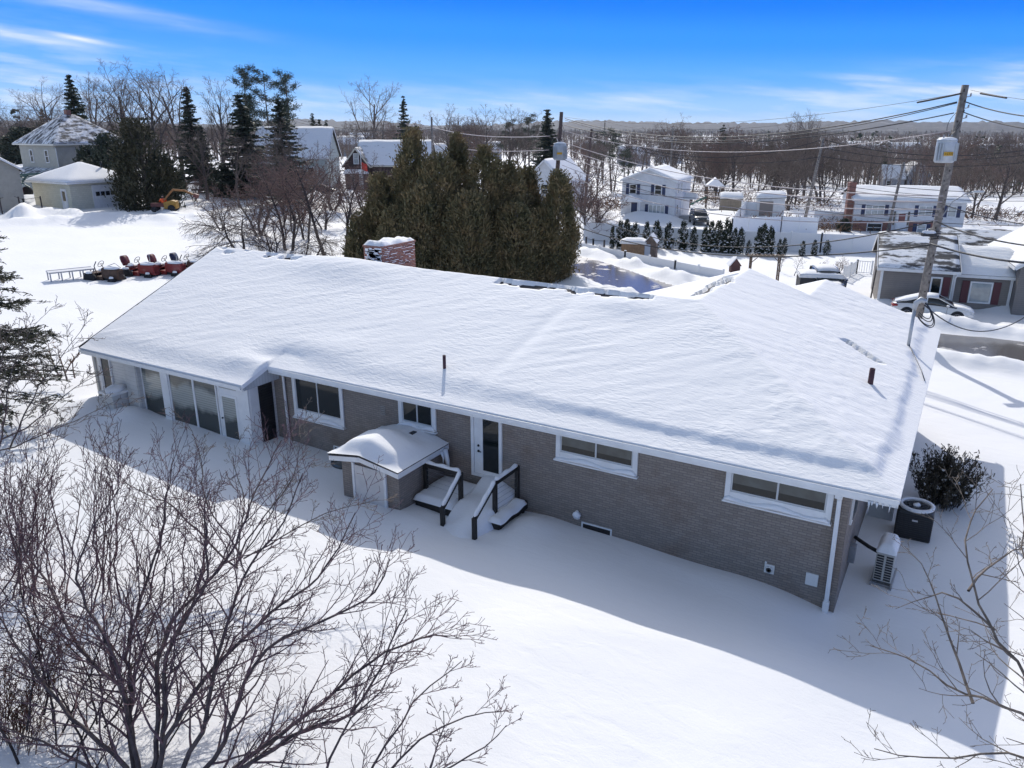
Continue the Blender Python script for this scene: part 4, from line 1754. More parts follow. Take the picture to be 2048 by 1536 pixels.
wire('thin cable leaving the numbered pole rightward below the lamp', D_(1880, 406, 36), D_(2080, 452, 31), .15, .022)
wire('high right cable from the numbered pole, second from top', D_(1932, 204, 36), D_(2090, 236, 31), .12, .026)
wire('high right cable from the numbered pole, third from top', D_(1926, 224, 36), D_(2090, 262, 31), .12, .024)
wire('thin top wire leaving the numbered pole for the right edge', D_(1941, 180, 36), D_(2090, 204, 31), .05, .009)
wire('short dark sleeve on the top wire right of the numbered pole', D_(1961, 187, 35.3), D_(2013, 196, 33.5), .0, .042, nm='cable_sleeve')
wire('slack service cable from the roof mast to the right edge', Vector((-.92, 28.45, roof_z(-1.2, 28.55) + 1.45)), D_(2080, 612, 33), 1.0, .022)
wire('left cable from the cedar side pole toward the far thin pole, upper', D_(1100, 272, 61), D_(864, 254, 100), .5, .03, WIREP)
wire('left cable from the cedar side pole toward the far thin pole, lower', D_(1098, 300, 61), D_(864, 288, 100), .4, .026, WIREP)
wire('faint cable from the far thin pole to the left over the cottage', D_(862, 254, 100), D_(575, 232, 135), 1.2, .035)
wire('second faint cable over the cottage with small spacers', D_(862, 258, 100), D_(575, 237, 135), 1.3, .022)
wire('far black cable from the dark pole toward the leaning grey pole, upper', D_(1181, 260, 88), D_(1642, 280, 86), 2.4, .035)
wire('far black cable from the dark pole toward the leaning grey pole, lower', D_(1180, 272, 88), D_(1640, 314, 86), 1.6, .03)
wire('far black cable from the leaning grey pole toward the right, upper', D_(1650, 280, 86), D_(2080, 296, 84), 1.2, .04)
wire('far black cable from the leaning grey pole toward the right, lower', D_(1645, 313, 86), D_(2080, 322, 84), .8, .035)
wire('cable across the snowy roof of the split level house, upper', D_(1634, 352, 86), D_(2080, 384, 84), .6, .035)
wire('cable across the snowy roof of the split level house, middle', D_(1630, 372, 86), D_(2080, 402, 84), .5, .03)
wire('cable along the eave of the split level house', D_(1626, 398, 86), D_(2080, 430, 70), .3, .03)
wire('cable across the upper windows of the white two storey house', D_(1176, 352, 88), D_(1626, 372, 86), 1.0, .035)
wire('cable between the storeys of the white two storey house', D_(1174, 372, 88), D_(1622, 392, 86), .8, .03)
wire('pale pinkish cable high across the wooded valley to the numbered pole', D_(1130, 262, 61), D_(1898, 262, 36), 1.25, .020, WIREP)
wire('pale pinkish cable just under the upper windows of the white two storey house', D_(1124, 330, 60.5), D_(1876, 430, 36), 1.2, .020, WIREP)
wire('dark cable above the play tower running to the numbered pole', D_(1126, 318, 60.8), D_(1878, 424, 36), 1.5, .020)
wire('dark cable across the split level house windows', D_(1622, 420, 86), D_(2080, 452, 72), .4, .03)
wire('dark cable under the chimney top of the split level house', D_(1632, 362, 86), D_(2080, 392, 84), .7, .028)
wire('sagging dark cable behind the transformer toward the right edge', D_(1650, 296, 86), D_(2080, 306, 84), 1.0, .03)
wire('thin far wire over the distant wooded valley', D_(1346, 258, 125), D_(1650, 236, 170), .8, .025)
wire('thin far wire left of the slender far pole', D_(1346, 258, 125), D_(1210, 242, 170), .6, .025)
wire('faint double wire at the far left over the dark pines', D_(-40, 212, 130), D_(230, 212, 150), .8, .03)
# ------------------------------------------------------------------ fences
VINYL = mat('white_vinyl_fence', (.74, .75, .76), .45)


def fence(label, pts, h, post=2.4, m=VINYL, thick=.05, pr=.065, nm='fence', style='solid'):
    o = ground(*pts[0]) if not isinstance(pts[0], Vector) else pts[0]
    P = [ground(*p) if not isinstance(p, Vector) else p for p in pts]
    t = thing(nm, label, 'fence', (P[0].x, P[0].y, 0))
    og = Vector((P[0].x, P[0].y, 0))
    for a, b in zip(P[:-1], P[1:]):
        L = (Vector((b.x, b.y)) - Vector((a.x, a.y))).length
        n = max(1, round(L / post))
        for i in range(n):
            q0, q1 = a.lerp(b, i / n), a.lerp(b, (i + 1) / n)
            z0, z1 = float(base_z(np.array([q0.x]), np.array([q0.y]))[0]), float(base_z(np.array([q1.x]), np.array([q1.y]))[0])
            if style == 'solid':
                mb = OMB(og)
                d = (q1 - q0)
                d.z = 0
                d.normalize()
                s = Vector((-d.y, d.x, 0)) * thick / 2
                c = [q0 + s, q1 + s, q1 - s, q0 - s]
                mb.add([(p.x, p.y, z - .3) for p, z in zip(c, (z0, z1, z1, z0))] + [(p.x, p.y, z + h) for p, z in zip(c, (z0, z1, z1, z0))],
                       [(3, 2, 1, 0), (4, 5, 6, 7), (0, 1, 5, 4), (1, 2, 6, 5), (2, 3, 7, 6), (3, 0, 4, 7)])
                mb.build('panel', m, t)
            elif style == 'rail':
                mb = OMB(og)
                mb.beam((q0.x, q0.y, z0 + h), (q1.x, q1.y, z1 + h), .07, .05)
                mb.beam((q0.x, q0.y, z0 + .15), (q1.x, q1.y, z1 + .15), .07, .05)
                k = int((q1 - q0).length / .16)
                for j in range(1, k):
                    q = q0.lerp(q1, j / k)
                    mb.beam((q.x, q.y, z0 + .15), (q.x, q.y, z0 + h), .035, .035)
                mb.build('panel', m, t)
            else:
                mb = OMB(og)
                mb.tube([(q0.x, q0.y, z0 + h), (q1.x, q1.y, z1 + h)], .022, 6)
                mb.build('rail', m, t)
            mb = OMB(og)
            mb.box(q0.x - pr, q0.x + pr, q0.y - pr, q0.y + pr, z0 - .3, z0 + h + .08)
            mb.box(q0.x - pr - .02, q0.x + pr + .02, q0.y - pr - .02, q0.y + pr + .02, z0 + h + .08, z0 + h + .13)
            mb.build('post', m, t)
        mb = OMB(og)
        zb = float(base_z(np.array([b.x]), np.array([b.y]))[0])
        mb.box(b.x - pr, b.x + pr, b.y - pr, b.y + pr, zb - .3, zb + h + .1)
        mb.build('post', m, t)
    return t


fence('low white fence half buried in snow along the near side of the street garden', [(1150, 497), (1250, 518), (1350, 538), (1446, 557)], .62, 2.6)
fence('tall white solid fence behind the row of young evergreens', [(1168, 480), (1330, 491), (1520, 500), (1640, 505), (1764, 509)], 1.75, 2.4)
fence('tall white fence round the far snowy yard by the leaning pole', [(1462, 475), (1560, 470), (1632, 472)], 2.0, 2.4)
fence('white fence running back from the street between the yard and driveway', [(1462, 475), (1478, 448), (1492, 428)], 1.9, 2.4)
fence('white fence joining the brick chimney corner of the split level house', [(1627, 452), (1690, 456)], 1.9, 2.4)
fence('grey white picket fence beyond the playhouse yard', [(1482, 430), (1520, 432)], 1.8, 2.4)
fence('white balustrade by the grey garage side yard', [(1686, 562), (1712, 548), (1742, 550)], 1.05, 2.2, style='rail')
RUSTY = mat('dark_fence_pipe', (.05, .04, .04), .6)
fence('thin dark pipe fence with tall posts beside the pale block garage', [(5, 428), (25, 418), (52, 430), (86, 424)], 1.5, 2.0, RUSTY, pr=.05, style='pipe')
fence('short row of dark posts near the little hen house', [(1172, 496), (1186, 500), (1208, 502)], .9, 1.6, RUSTY, pr=.06, style='pipe')

# ------------------------------------------------------------------ neighbouring houses
def patchy(name, lo, hi, sc=(1.2, 4, 4), base=(.05, .05, .055)):
    """snow-covered shingle with melted patches"""
    def f(nt, b, co):
        L = nt.links.new
        mp = N(nt, 'ShaderNodeMapping')
        mp.inputs['Scale'].default_value = sc
        L(co.outputs['Object'], mp.inputs[0])
        n = N(nt, 'ShaderNodeTexNoise')
        n.inputs['Scale'].default_value = .8
        n.inputs['Detail'].default_value = 6
        n.inputs['Roughness'].default_value = .65
        L(mp.outputs[0], n.inputs['Vector'])
        mr_ = N(nt, 'ShaderNodeMapRange')
        mr_.inputs[1].default_value, mr_.inputs[2].default_value = lo, hi
        L(n.outputs[0], mr_.inputs[0])
        mx = N(nt, 'ShaderNodeMix', data_type='RGBA')
        L(mr_.outputs[0], mx.inputs[0])
        mx.inputs[6].default_value = (*base, 1)
        mx.inputs[7].default_value = (.82, .825, .835, 1)
        L(mx.outputs[2], b.inputs['Base Color'])
        bp = N(nt, 'ShaderNodeBump')
        bp.inputs['Strength'].default_value = .8
        bp.inputs['Distance'].default_value = .12
        L(n.outputs[0], bp.inputs['Height'])
        L(bp.outputs[0], b.inputs['Normal'])
    return mat(name, (.8, .8, .8), .8, build=f)


PATCHY = patchy('half_melted_snow_on_shingle', .455, .52, (.55, 1.6, 1.6))
LIGHTPATCHY = patchy('snow_with_few_bare_shingles', .26, .38)
STREAKY = patchy('streaky_wind_scoured_snow', .42, .58, (3, 1.2, 1.2))
NEARFULL = patchy('snow_thinly_scoured', .20, .30)


def face_M(face, w, d):
    """local frame of a wall: u along it, v outwards"""
    if face == 'f':
        return Matrix.Identity(4)
    if face == 'b':
        return Matrix.Translation((w, d, 0)) @ Matrix.Rotation(math.pi, 4, 'Z')
    if face == 'r':
        return Matrix.Translation((w, 0, 0)) @ Matrix.Rotation(math.pi / 2, 4, 'Z')
    return Matrix.Translation((0, d, 0)) @ Matrix.Rotation(-math.pi / 2, 4, 'Z')


class TMB(MB):
    def __init__(s, M):
        super().__init__()
        s.M = M

    def mesh(s, name):
        s.v = [tuple(s.M @ Vector(p)) for p in s.v]
        return super().mesh(name)


def h_window(t, face, w, d, u, z, ww, wh, frame=WHITE, glass=MIRRORGLASS, shutters=None, panes=1, split=True, tr=.09):
    M = face_M(face, w, d)
    mb = TMB(M)
    rect_frame(mb, u, u + ww, z, z + wh, 0, tr, .07)
    iw = (ww - 2 * tr)
    for k in range(1, panes):
        x = u + tr + iw * k / panes
        mb.box(x - .04, x + .04, -.06, -.001, z + tr, z + wh - tr)
    if split:
        mb.box(u + tr, u + ww - tr, -.05, -.0015, z + wh / 2 - .03, z + wh / 2 + .03)
    wn_ = mb.build('window', frame, t)
    mb = TMB(M)
    mb.box(u + tr, u + ww - tr, -.025, -.003, z + tr, z + wh - tr)
    mb.build('pane', glass, wn_)
    if shutters:
        for x0 in (u - .44, u + ww + .04):
            mb = TMB(M)
            mb.box(x0, x0 + .40, -.05, -.002, z - .02, z + wh + .02)
            mb.build('shutter', shutters, t)
    return wn_


def h_door(t, face, w, d, u, z, ww, wh, leaf=WHITE, frame=WHITE, glass=None):
    M = face_M(face, w, d)
    mb = TMB(M)
    rect_frame(mb, u, u + ww, z, z + wh, 0, .10, .08, .04)
    dr = mb.build('door', frame, t)
    mb = TMB(M)
    mb.box(u + .10, u + ww - .10, -.05, -.002, z + .04, z + wh - .1)
    mb.build('door_leaf', leaf, dr)
    if glass:
        mb = TMB(M)
        mb.box(u + .22, u + ww - .22, -.06, -.045, z + wh * .42, z + wh * .88)
        mb.build('pane', glass, dr)
    return dr


def roof_fn(kind, w, d, oh, pitch, ridge):
    def f(x, y):
        if ridge == 'x':
            a = np.minimum(y + oh, d + oh - y)
            e = np.minimum(x + oh, w + oh - x)
        else:
            a = np.minimum(x + oh, w + oh - x)
            e = np.minimum(y + oh, d + oh - y)
        if kind == 'hip':
            a = np.minimum(a, e)
        if kind == 'gambrel':
            W_ = (d if ridge == 'x' else w) / 2 + oh
            k = .34 * W_
            return np.where(a < k, a * 2.0, k * 2.0 + (a - k) * .55)
        return a * pitch
    return f


def house(name, label, cat, loc, rz, w, d, h, kind='gable', ridge='x', pitch=.5, oh=.3, wall=WHITESIDE, snow=SNOWCAP, st=.35, thick=.14, trim=WHITE, group=None, bare=SHINGLE, z_below=.6, deck=.12):
    t = thing(name, label, cat, loc, rz, group)
    rf = roof_fn(kind, w, d, oh, pitch, ridge)
    # wall incl. gable fill
    mb = MB()
    m = 12
    if kind == 'hip':
        mb.box(0, w, 0, d, -z_below, h)
    else:
        if ridge == 'x':
            prof = [(0, -z_below)] + [(d, -z_below)] + [(d * k / m, h + float(rf(np.array(w / 2), np.array(d * k / m))) - oh * pitch * (1 if kind == 'gable' else 0) - .02) for k in range(m, -1, -1)]
            mb.extrude(prof, 0, w, 0)
        else:
            prof = [(0, -z_below)] + [(w, -z_below)] + [(w * k / m, h + float(rf(np.array(w * k / m), np.array(d / 2))) - oh * pitch * (1 if kind == 'gable' else 0) - .02) for k in range(m, -1, -1)]
            mb.extrude(prof, 0, d, 1)
    mb.build('wall', wall, t)
    base = h - oh * pitch if kind == 'gable' else h - (.05 if kind == 'hip' else oh * 1.6)
    # roof slab and snow as height fields
    for nm, m_, up_, par in (('roof', bare, deck, t), ('snow_cover', snow, deck + thick, None)):
        o2 = oh if nm == 'roof' else oh - .03
        nx_, ny_ = int((w + 2 * o2) / st) + 2, int((d + 2 * o2) / st) + 2
        xs, ys = np.linspace(-o2, w + o2, nx_), np.linspace(-o2, d + o2, ny_)
        # put a grid line on the ridge
        if ridge == 'x':
            ys[np.argmin(abs(ys - d / 2))] = d / 2
        else:
            xs[np.argmin(abs(xs - w / 2))] = w / 2
        X, Y = np.meshgrid(xs, ys, indexing='ij')
        Zb = base + rf(X, Y) + .01
        if nm == 'roof':
            Zt = Zb + up_
        else:
            e_ = np.minimum(np.minimum(X + o2, w + o2 - X), np.minimum(Y + o2, d + o2 - Y))
            Zt = Zb + deck + .02 + thick * smooth01(e_ / .45) * (1 + .5 * fbm(X + loc[0], Y + loc[1], 1.5, 61))
        v = np.stack([X, Y, Zt], -1).reshape(-1, 3)
        i, j = np.meshgrid(np.arange(nx_ - 1), np.arange(ny_ - 1), indexing='ij')
        f = np.stack([i * ny_ + j, (i + 1) * ny_ + j, (i + 1) * ny_ + j + 1, i * ny_ + j + 1], -1).reshape(-1, 4)
        loop = np.concatenate([np.arange(nx_) * ny_, (nx_ - 1) * ny_ + np.arange(1, ny_), np.arange(nx_ - 2, -1, -1) * ny_ + ny_ - 1, np.arange(ny_ - 2, 0, -1)])
        low = v[loop].copy()
        low[:, 2] = (Zb if nm == 'roof' else Zb + deck).reshape(-1)[loop]
        o = len(v)
        k = np.arange(len(loop))
        sk = np.stack([o + k, o + (k + 1) % len(k), np.roll(loop, -1), loop], -1)
        ff = np.vstack([f, sk])
        if nm == 'roof':
            low2 = o + k
            vs = np.vstack([v, low])
            rfo = np_mesh('roof', vs, ff, m_, t)
        else:
            np_mesh('snow_cover', np.vstack([v, low]), ff, m_, rfo, True)
    # white eave boards
    mb = MB()
    zf = base + .01
    if kind == 'hip' or ridge == 'x':
        mb.box(-oh, w + oh, -oh - .025, -oh - .002, zf - .06, zf + deck)
        mb.box(-oh, w + oh, d + oh + .002, d + oh + .025, zf - .06, zf + deck)
    if kind == 'hip' or ridge == 'y':
        mb.box(-oh - .025, -oh - .002, -oh, d + oh, zf - .06, zf + deck)
        mb.box(w + oh + .002, w + oh + .025, -oh, d + oh, zf - .06, zf + deck)
    if kind != 'hip':
        n = 8
        for k in range(n):
            if ridge == 'y':
                for yy in (-oh - .02, d + oh + .02):
                    xa, xb = -oh + (w + 2 * oh) * k / n, -oh + (w + 2 * oh) * (k + 1) / n
                    mb.beam((xa, yy, base + float(rf(np.array(xa), np.array(d / 2))) + .04), (xb, yy, base + float(rf(np.array(xb), np.array(d / 2))) + .04), .03, .2)
            else:
                for xx in (-oh - .02, w + oh + .02):
                    ya, yb = -oh + (d + 2 * oh) * k / n, -oh + (d + 2 * oh) * (k + 1) / n
                    mb.beam((xx, ya, base + float(rf(np.array(w / 2), np.array(ya))) + .04), (xx, yb, base + float(rf(np.array(w / 2), np.array(yb))) + .04), .03, .2)
    mb.build('eave_board', trim, t)
    return t, rf, base


def loc_d(px, d):
    p = at_depth(px, 440, d)
    return Vector((p.x, p.y, float(base_z(np.array([p.x]), np.array([p.y]))[0])))


def corner_loc(px, py):
    g = ground(px, py)
    return Vector((g.x, g.y, float(base_z(np.array([g.x]), np.array([g.y]))[0])))


# --- white two storey house, front gable, blue shutters
L0 = corner_loc(1242, 432)
CO, rf, _b = house('two_storey_house', 'white two storey house with dark blue shutters and a front gable', 'house', L0 + Vector((0, 0, -.75)), R(6), 6.9, 8.6, 5.25, 'gable', 'y', .40, .25, WHITESIDE, NEARFULL, thick=.12)
w_, d_ = 6.9, 8.6
for u in (.95, 4.2):
    h_window(CO, 'f', w_, d_, u, 3.55, .95, 1.25, shutters=BLUE)
h_window(CO, 'f', w_, d_, 3.55, 1.0, 2.1, 1.35, shutters=BLUE, panes=4, split=False, glass=CURTAIN)
h_door(CO, 'f', w_, d_, 1.2, .55, 1.0, 2.1, BLUE)
for u in (.9, 2.6):
    h_window(CO, 'r', w_, d_, u, 3.7, .8, 1.3, glass=CURTAIN)
h_window(CO, 'r', w_, d_, .8, 1.1, .8, 1.3)
h_door(CO, 'r', w_, d_, 3.3, .8, .95, 2.05)
mb = MB()      # entrance porch with a small pediment
for x in (.45, 2.75):
    mb.box(x - .07, x + .07, -1.5, -1.36, .5, 2.75)
mb.extrude([(.2, 2.75), (3.0, 2.75), (1.6, 3.45)], -1.7, -.003, 1)
mb.box(.25, 2.95, -1.6, -.003, -.3, .5)
PO = mb.build('porch', WHITE, CO)
mb = MB()
mb.extrude([(.15, 2.76), (1.6, 3.47), (3.05, 2.76), (3.05, 2.86), (1.6, 3.6), (.15, 2.86)], -1.75, -.003, 1)
mb.build('snow_cover', SNOWCAP, PO)
mb = MB()
for k in range(5):
    mb.box(1.0, 2.2, -1.6 - .3 * (k + 1), -1.6 - .3 * k, -.3, .4 - .16 * k)
mb.build('step', WHITE, PO)
mb = MB()
for x in (.3, .62, .9, 2.3, 2.6, 2.9):
    mb.box(x - .03, x + .03, -1.58, -1.52, .5, 1.35)
mb.box(.27, .95, -1.58, -1.52, 1.3, 1.37)
mb.box(2.27, 2.93, -1.58, -1.52, 1.3, 1.37)
mb.build('rail', WHITE, PO)
mb = MB()      # side steps with lattice rail
for k in range(5):
    mb.box(w_ + .05, w_ + 1.5, 3.2 - .3 * (k + 1), 3.2 - .3 * k, -.3, .8 - .16 * k)
mb.box(w_ + .05, w_ + 1.5, 3.2, 4.6, -.3, .8)
SSP = mb.build('side_steps', mat('weathered_grey_boards', (.42, .42, .43), .8), CO)
mb = MB()
mb.beam((w_ + 1.5, 1.7, 1.0), (w_ + 1.5, 3.2, 1.75), .08)
mb.beam((w_ + 1.5, 3.2, 1.75), (w_ + 1.5, 4.6, 1.75), .08)
for y, z in ((1.7, 1.05), (3.2, 1.8), (4.6, 1.8)):
    mb.box(w_ + 1.45, w_ + 1.55, y - .05, y + .05, -.2, z)
mb.build('rail', WHITE, SSP)
mb = MB()
mb.extrude([(4.6, 2.75), (6.6, 2.75), (5.6, 3.5)], w_ + .003, w_ + 1.6, 0)
mb.build('side_awning', WHITE, CO)

# --- split level with brick base and red front door
L0 = loc_d(1706, 92)
w_, d_ = 12.0, 8.2
SP, rf, _b = house('split_level_house', 'white split level house with red brick base, tall brick chimney and navy shutters', 'house', L0 + Vector((0, 0, -.2)), R(18), w_, d_, 3.75, 'gable', 'x', .27, .35, WHITESIDE, NEARFULL, thick=.20)
for u, ww, pn in ((1.2, 2.1, 3), (7.0, 1.5, 2), (10.1, .95, 1)):
    h_window(SP, 'f', w_, d_, u, 1.95, ww, 1.25, shutters=BLUE, panes=pn, glass=CURTAIN)
mb = MB()
mb.box(.05, 4.3, -.06, -.002, -.3, 1.30)
bb = mb.build('brick_base', REDBRICK, SP)
mb = MB()
mb.box(6.2, 8.9, -.06, -.002, -.3, 1.30)
mb.build('brick_base', REDBRICK, SP)
h_door(SP, 'f', w_, d_, 4.75, .35, 1.15, 2.15, WHITE, WHITE, mat('red_door_glass', (.20, .05, .045), .3))
mb = MB()
for x in (4.45, 6.0):
    mb.box(x - .05, x + .14, -.05, -.002, .9, 2.5)
mb.build('sidelight', GLASS, SP)
mb = MB()
for k in range(4):
    mb.box(4.5, 6.2, -.4 - .3 * k, -.1 - .3 * k, -.4, .25 - .15 * k)
mb.build('step', STEEL, SP)
wd = h_window(SP, 'f', w_, d_, 7.1, .05, 1.0, 1.05, glass=CURTAIN, shutters=BLUE)
M = Matrix.Identity(4)
wd = h_window(SP, 'f', w_, d_, 1.6, .05, 1.7, 1.05, glass=BLACK, shutters=None)
wd.location.y = -.06
for o_ in SP.children:
    if o_.name.startswith(('window', 'shutter')) and max(v.co.z for v in o_.data.vertices) < 1.3:
        o_.location.y = -.06
mb = MB()
mb.box(-.75, -.003, .7, 2.0, -.5, 5.5)
ch = mb.build('chimney', REDBRICK, SP)
mb = MB()
mb.box(-.80, .05, .65, 2.05, 5.5, 5.62)
mb.blob((-.37, 1.35, 5.62), .38, .7, .12, 3)
mb.build('cap', REDBRICK, ch)

# --- grey-taupe garage, link and gable house at the right edge
L0 = corner_loc(1752, 612)
w_, d_ = 4.15, 7.0
GG, rf, _b = house('grey_garage', 'taupe clapboard garage wing with patchy snowy roof behind the white coupe', 'garage', L0, R(9), w_, d_, 2.5, 'gable', 'x', .47, .25, TAUPESIDE, PATCHY, thick=.07)
h_window(GG, 'f', w_, d_, 2.85, .95, .66, 1.15, shutters=MAROON, split=False, glass=MIRRORGLASS)
mb = MB()
mb.box(w_ - .12, w_ + .02, -.03, -.001, -.3, 2.5)
mb.box(-.02, .14, -.03, -.001, -.3, 2.5)
mb.build('corner_board', WHITE, GG)
mb = MB()
mb.tube([(w_ + .1, -.3, 2.4), (w_ + .02, -.08, 2.1), (w_ + .02, -.08, .1)], .05, 8)
mb.build('downspout', WHITE, GG)
mb = MB()
mb.beam((-.35, .4, .0), (-.25, .5, 2.4), .06)
mb.beam((-.35, .85, .0), (-.25, .85, 2.4), .06)
for k in range(8):
    mb.beam((-.34 + .0125 * k, .42, .25 + k * .29), (-.34 + .0125 * k, .85, .25 + k * .29), .04)
tl = mb
tag(tl.build('ladder', RUSTY), 'old ladder leaning on the side wall of the taupe garage', 'ladder')
ob_ = bpy.data.objects['ladder']
ob_.location, ob_.rotation_euler = L0, (0, 0, R(9))

c9, s9 = math.cos(R(9)), math.sin(R(9))
L1 = L0 + Vector((c9 * 4.2 - s9 * 1.0, s9 * 4.2 + c9 * 1.0, 0))
LK, rf, _b = house('link_wing', 'low taupe connecting wing with drifted roof and maroon shutters', 'house', L1, R(9), 3.3, 4.5, 2.2, 'gable', 'x', .5, .22, TAUPESIDE, NEARFULL, thick=.22)
h_window(LK, 'f', 3.3, 4.5, 1.0, .45, 1.25, 1.35, shutters=MAROON, split=False, glass=CURTAIN)
mb = MB()
mb.box(3.14, 3.29, -.04, -.001, -.3, 2.15)
mb.build('corner_board', WHITE, LK)
L2 = L1 + Vector((c9 * 3.32 + s9 * .9, s9 * 3.32 - c9 * .9, 0))
RH, rf, _b = house('gable_house', 'taupe gabled house cut by the right edge, snow on its roof', 'house', L2, R(9), 7.0, 9, 3.1, 'gable', 'y', .72, .35, TAUPESIDE, LIGHTPATCHY, thick=.1)
h_window(RH, 'f', 7.0, 9, 1.5, .75, 1.0, 1.45, shutters=MAROON, glass=MIRRORGLASS)
L3 = loc_d(1878, 57)
BK, rf, _b = house('rear_house', 'long roof with lumpy half melted snow behind the taupe garage', 'house', L3, R(9), 10, 5.4, 2.2, 'gable', 'x', .50, .3, TAUPESIDE, PATCHY, thick=.16)

# --- grey barn-roofed house beyond
L0 = corner_loc(1764, 378)
GB, rf, _b = house('barn_roofed_house', 'small grey blue house with barn shaped roof among bare trees', 'house', L0 + Vector((4.9, 2.0, 0)), R(18), 4.6, 8, 3.4, 'gambrel', 'y', .8, .25, GREYSIDE, NEARFULL, thick=.12)
h_window(GB, 'f', 4.6, 8, 1.9, 3.6, .9, 1.2, shutters=BLUE)
h_window(GB, 'f', 4.6, 8, 1.1, .9, 2.2, 1.3, shutters=BLUE, panes=2, glass=CURTAIN)
G2, rf, _b = house('side_wing', 'low grey wing with dark solar panel on its snowy roof beside the barn roof', 'house', L0 + Vector((0, 0.3, 0)), R(18), 4.6, 6, 2.5, 'gable', 'x', .9, .25, GREYSIDE, NEARFULL, thick=.12)
h_window(G2, 'f', 4.6, 6, .7, .7, 1.1, 1.2)
h_window(G2, 'f', 4.6, 6, 2.9, .5, .8, 1.0)
mb = MB()
mb.extrude([(.35, 2.9), (2.2, 4.55), (2.2, 4.62), (.35, 2.97)], 2.2, 4.4, 0)
mb.build('solar_panel', mat('dark_solar_glass', (.02, .025, .05), .2), G2)

# --- white gable house behind the cedars
L0 = corner_loc(1074, 418)
WG, rf, _b = house('white_gable_house', 'white steep gabled house half hidden behind the cedars and transformer pole', 'house', L0 + Vector((-2.6, .8, -1.5)), R(6), 6.2, 9.5, 4.9, 'gable', 'y', .95, .3, WHITESIDE, NEARFULL, thick=.14)
h_window(WG, 'f', 6.6, 9.5, 2.6, 3.4, 1.1, 1.4)
h_window(WG, 'f', 6.6, 9.5, 1.0, .9, 1.1, 1.4)
# --- dark brown cottage with flag
L0 = corner_loc(664, 386)
BC, rf, _b = house('brown_cottage', 'dark brown shingled cottage with snowy roof and cream gable boards', 'house', L0 + Vector((2.2, 3.2, 0)), R(26), 10.5, 6.5, 4.0, 'gable', 'x', .95, .35, BROWNSHING, LIGHTPATCHY, thick=.1, trim=mat('cream_trim', (.56, .53, .44), .6))
B2, rf, _b = house('front_gable_wing', 'steep dark brown gable wing with porch left on the cottage front', 'house', L0 + Vector((1.1, 1.8, 0)), R(26), 3.6, 4.0, 3.9, 'gable', 'y', 1.25, .3, BROWNSHING, STREAKY, thick=.08, trim=MATS['cream_trim'])
h_window(B2, 'f', 3.6, 4, 1.4, 4.0, .8, 1.5, glass=CURTAIN)
for u in (.8, 2.1):
    h_window(B2, 'f', 3.6, 4, u, .5, .6, 2.0, glass=CURTAIN)
mb = MB()
mb.extrude([(.0, 2.7), (3.6, 2.7), (3.2, 3.3), (.4, 3.3)], -1.2, -.003, 1)
mb.build('porch_roof', SNOWCAP, B2)
fl = thing('flagpole', 'white flagpole with a red flag before the brown cottage', 'flagpole', corner_loc(726, 392))
mb = MB()
mb.tube([(0, 0, -.2), (0, 0, 6.6)], [.06, .04], 8)
mb.build('pole', WHITE, fl)
mb = MB()
vs = []
for i in range(7):
    for j in range(2):
        vs.append((.04 + i * .16, .12 * math.sin(i * 1.2), 4.6 - j * 1.0 - i * .04))
mb.add(vs, [(2 * i, 2 * i + 1, 2 * i + 3, 2 * i + 2) for i in range(6)], True)
fo = mb.build('flag', mat('red_flag_cloth', (.55, .05, .03), .7), fl)
md = fo.modifiers.new('thick', 'SOLIDIFY')
md.thickness = .015
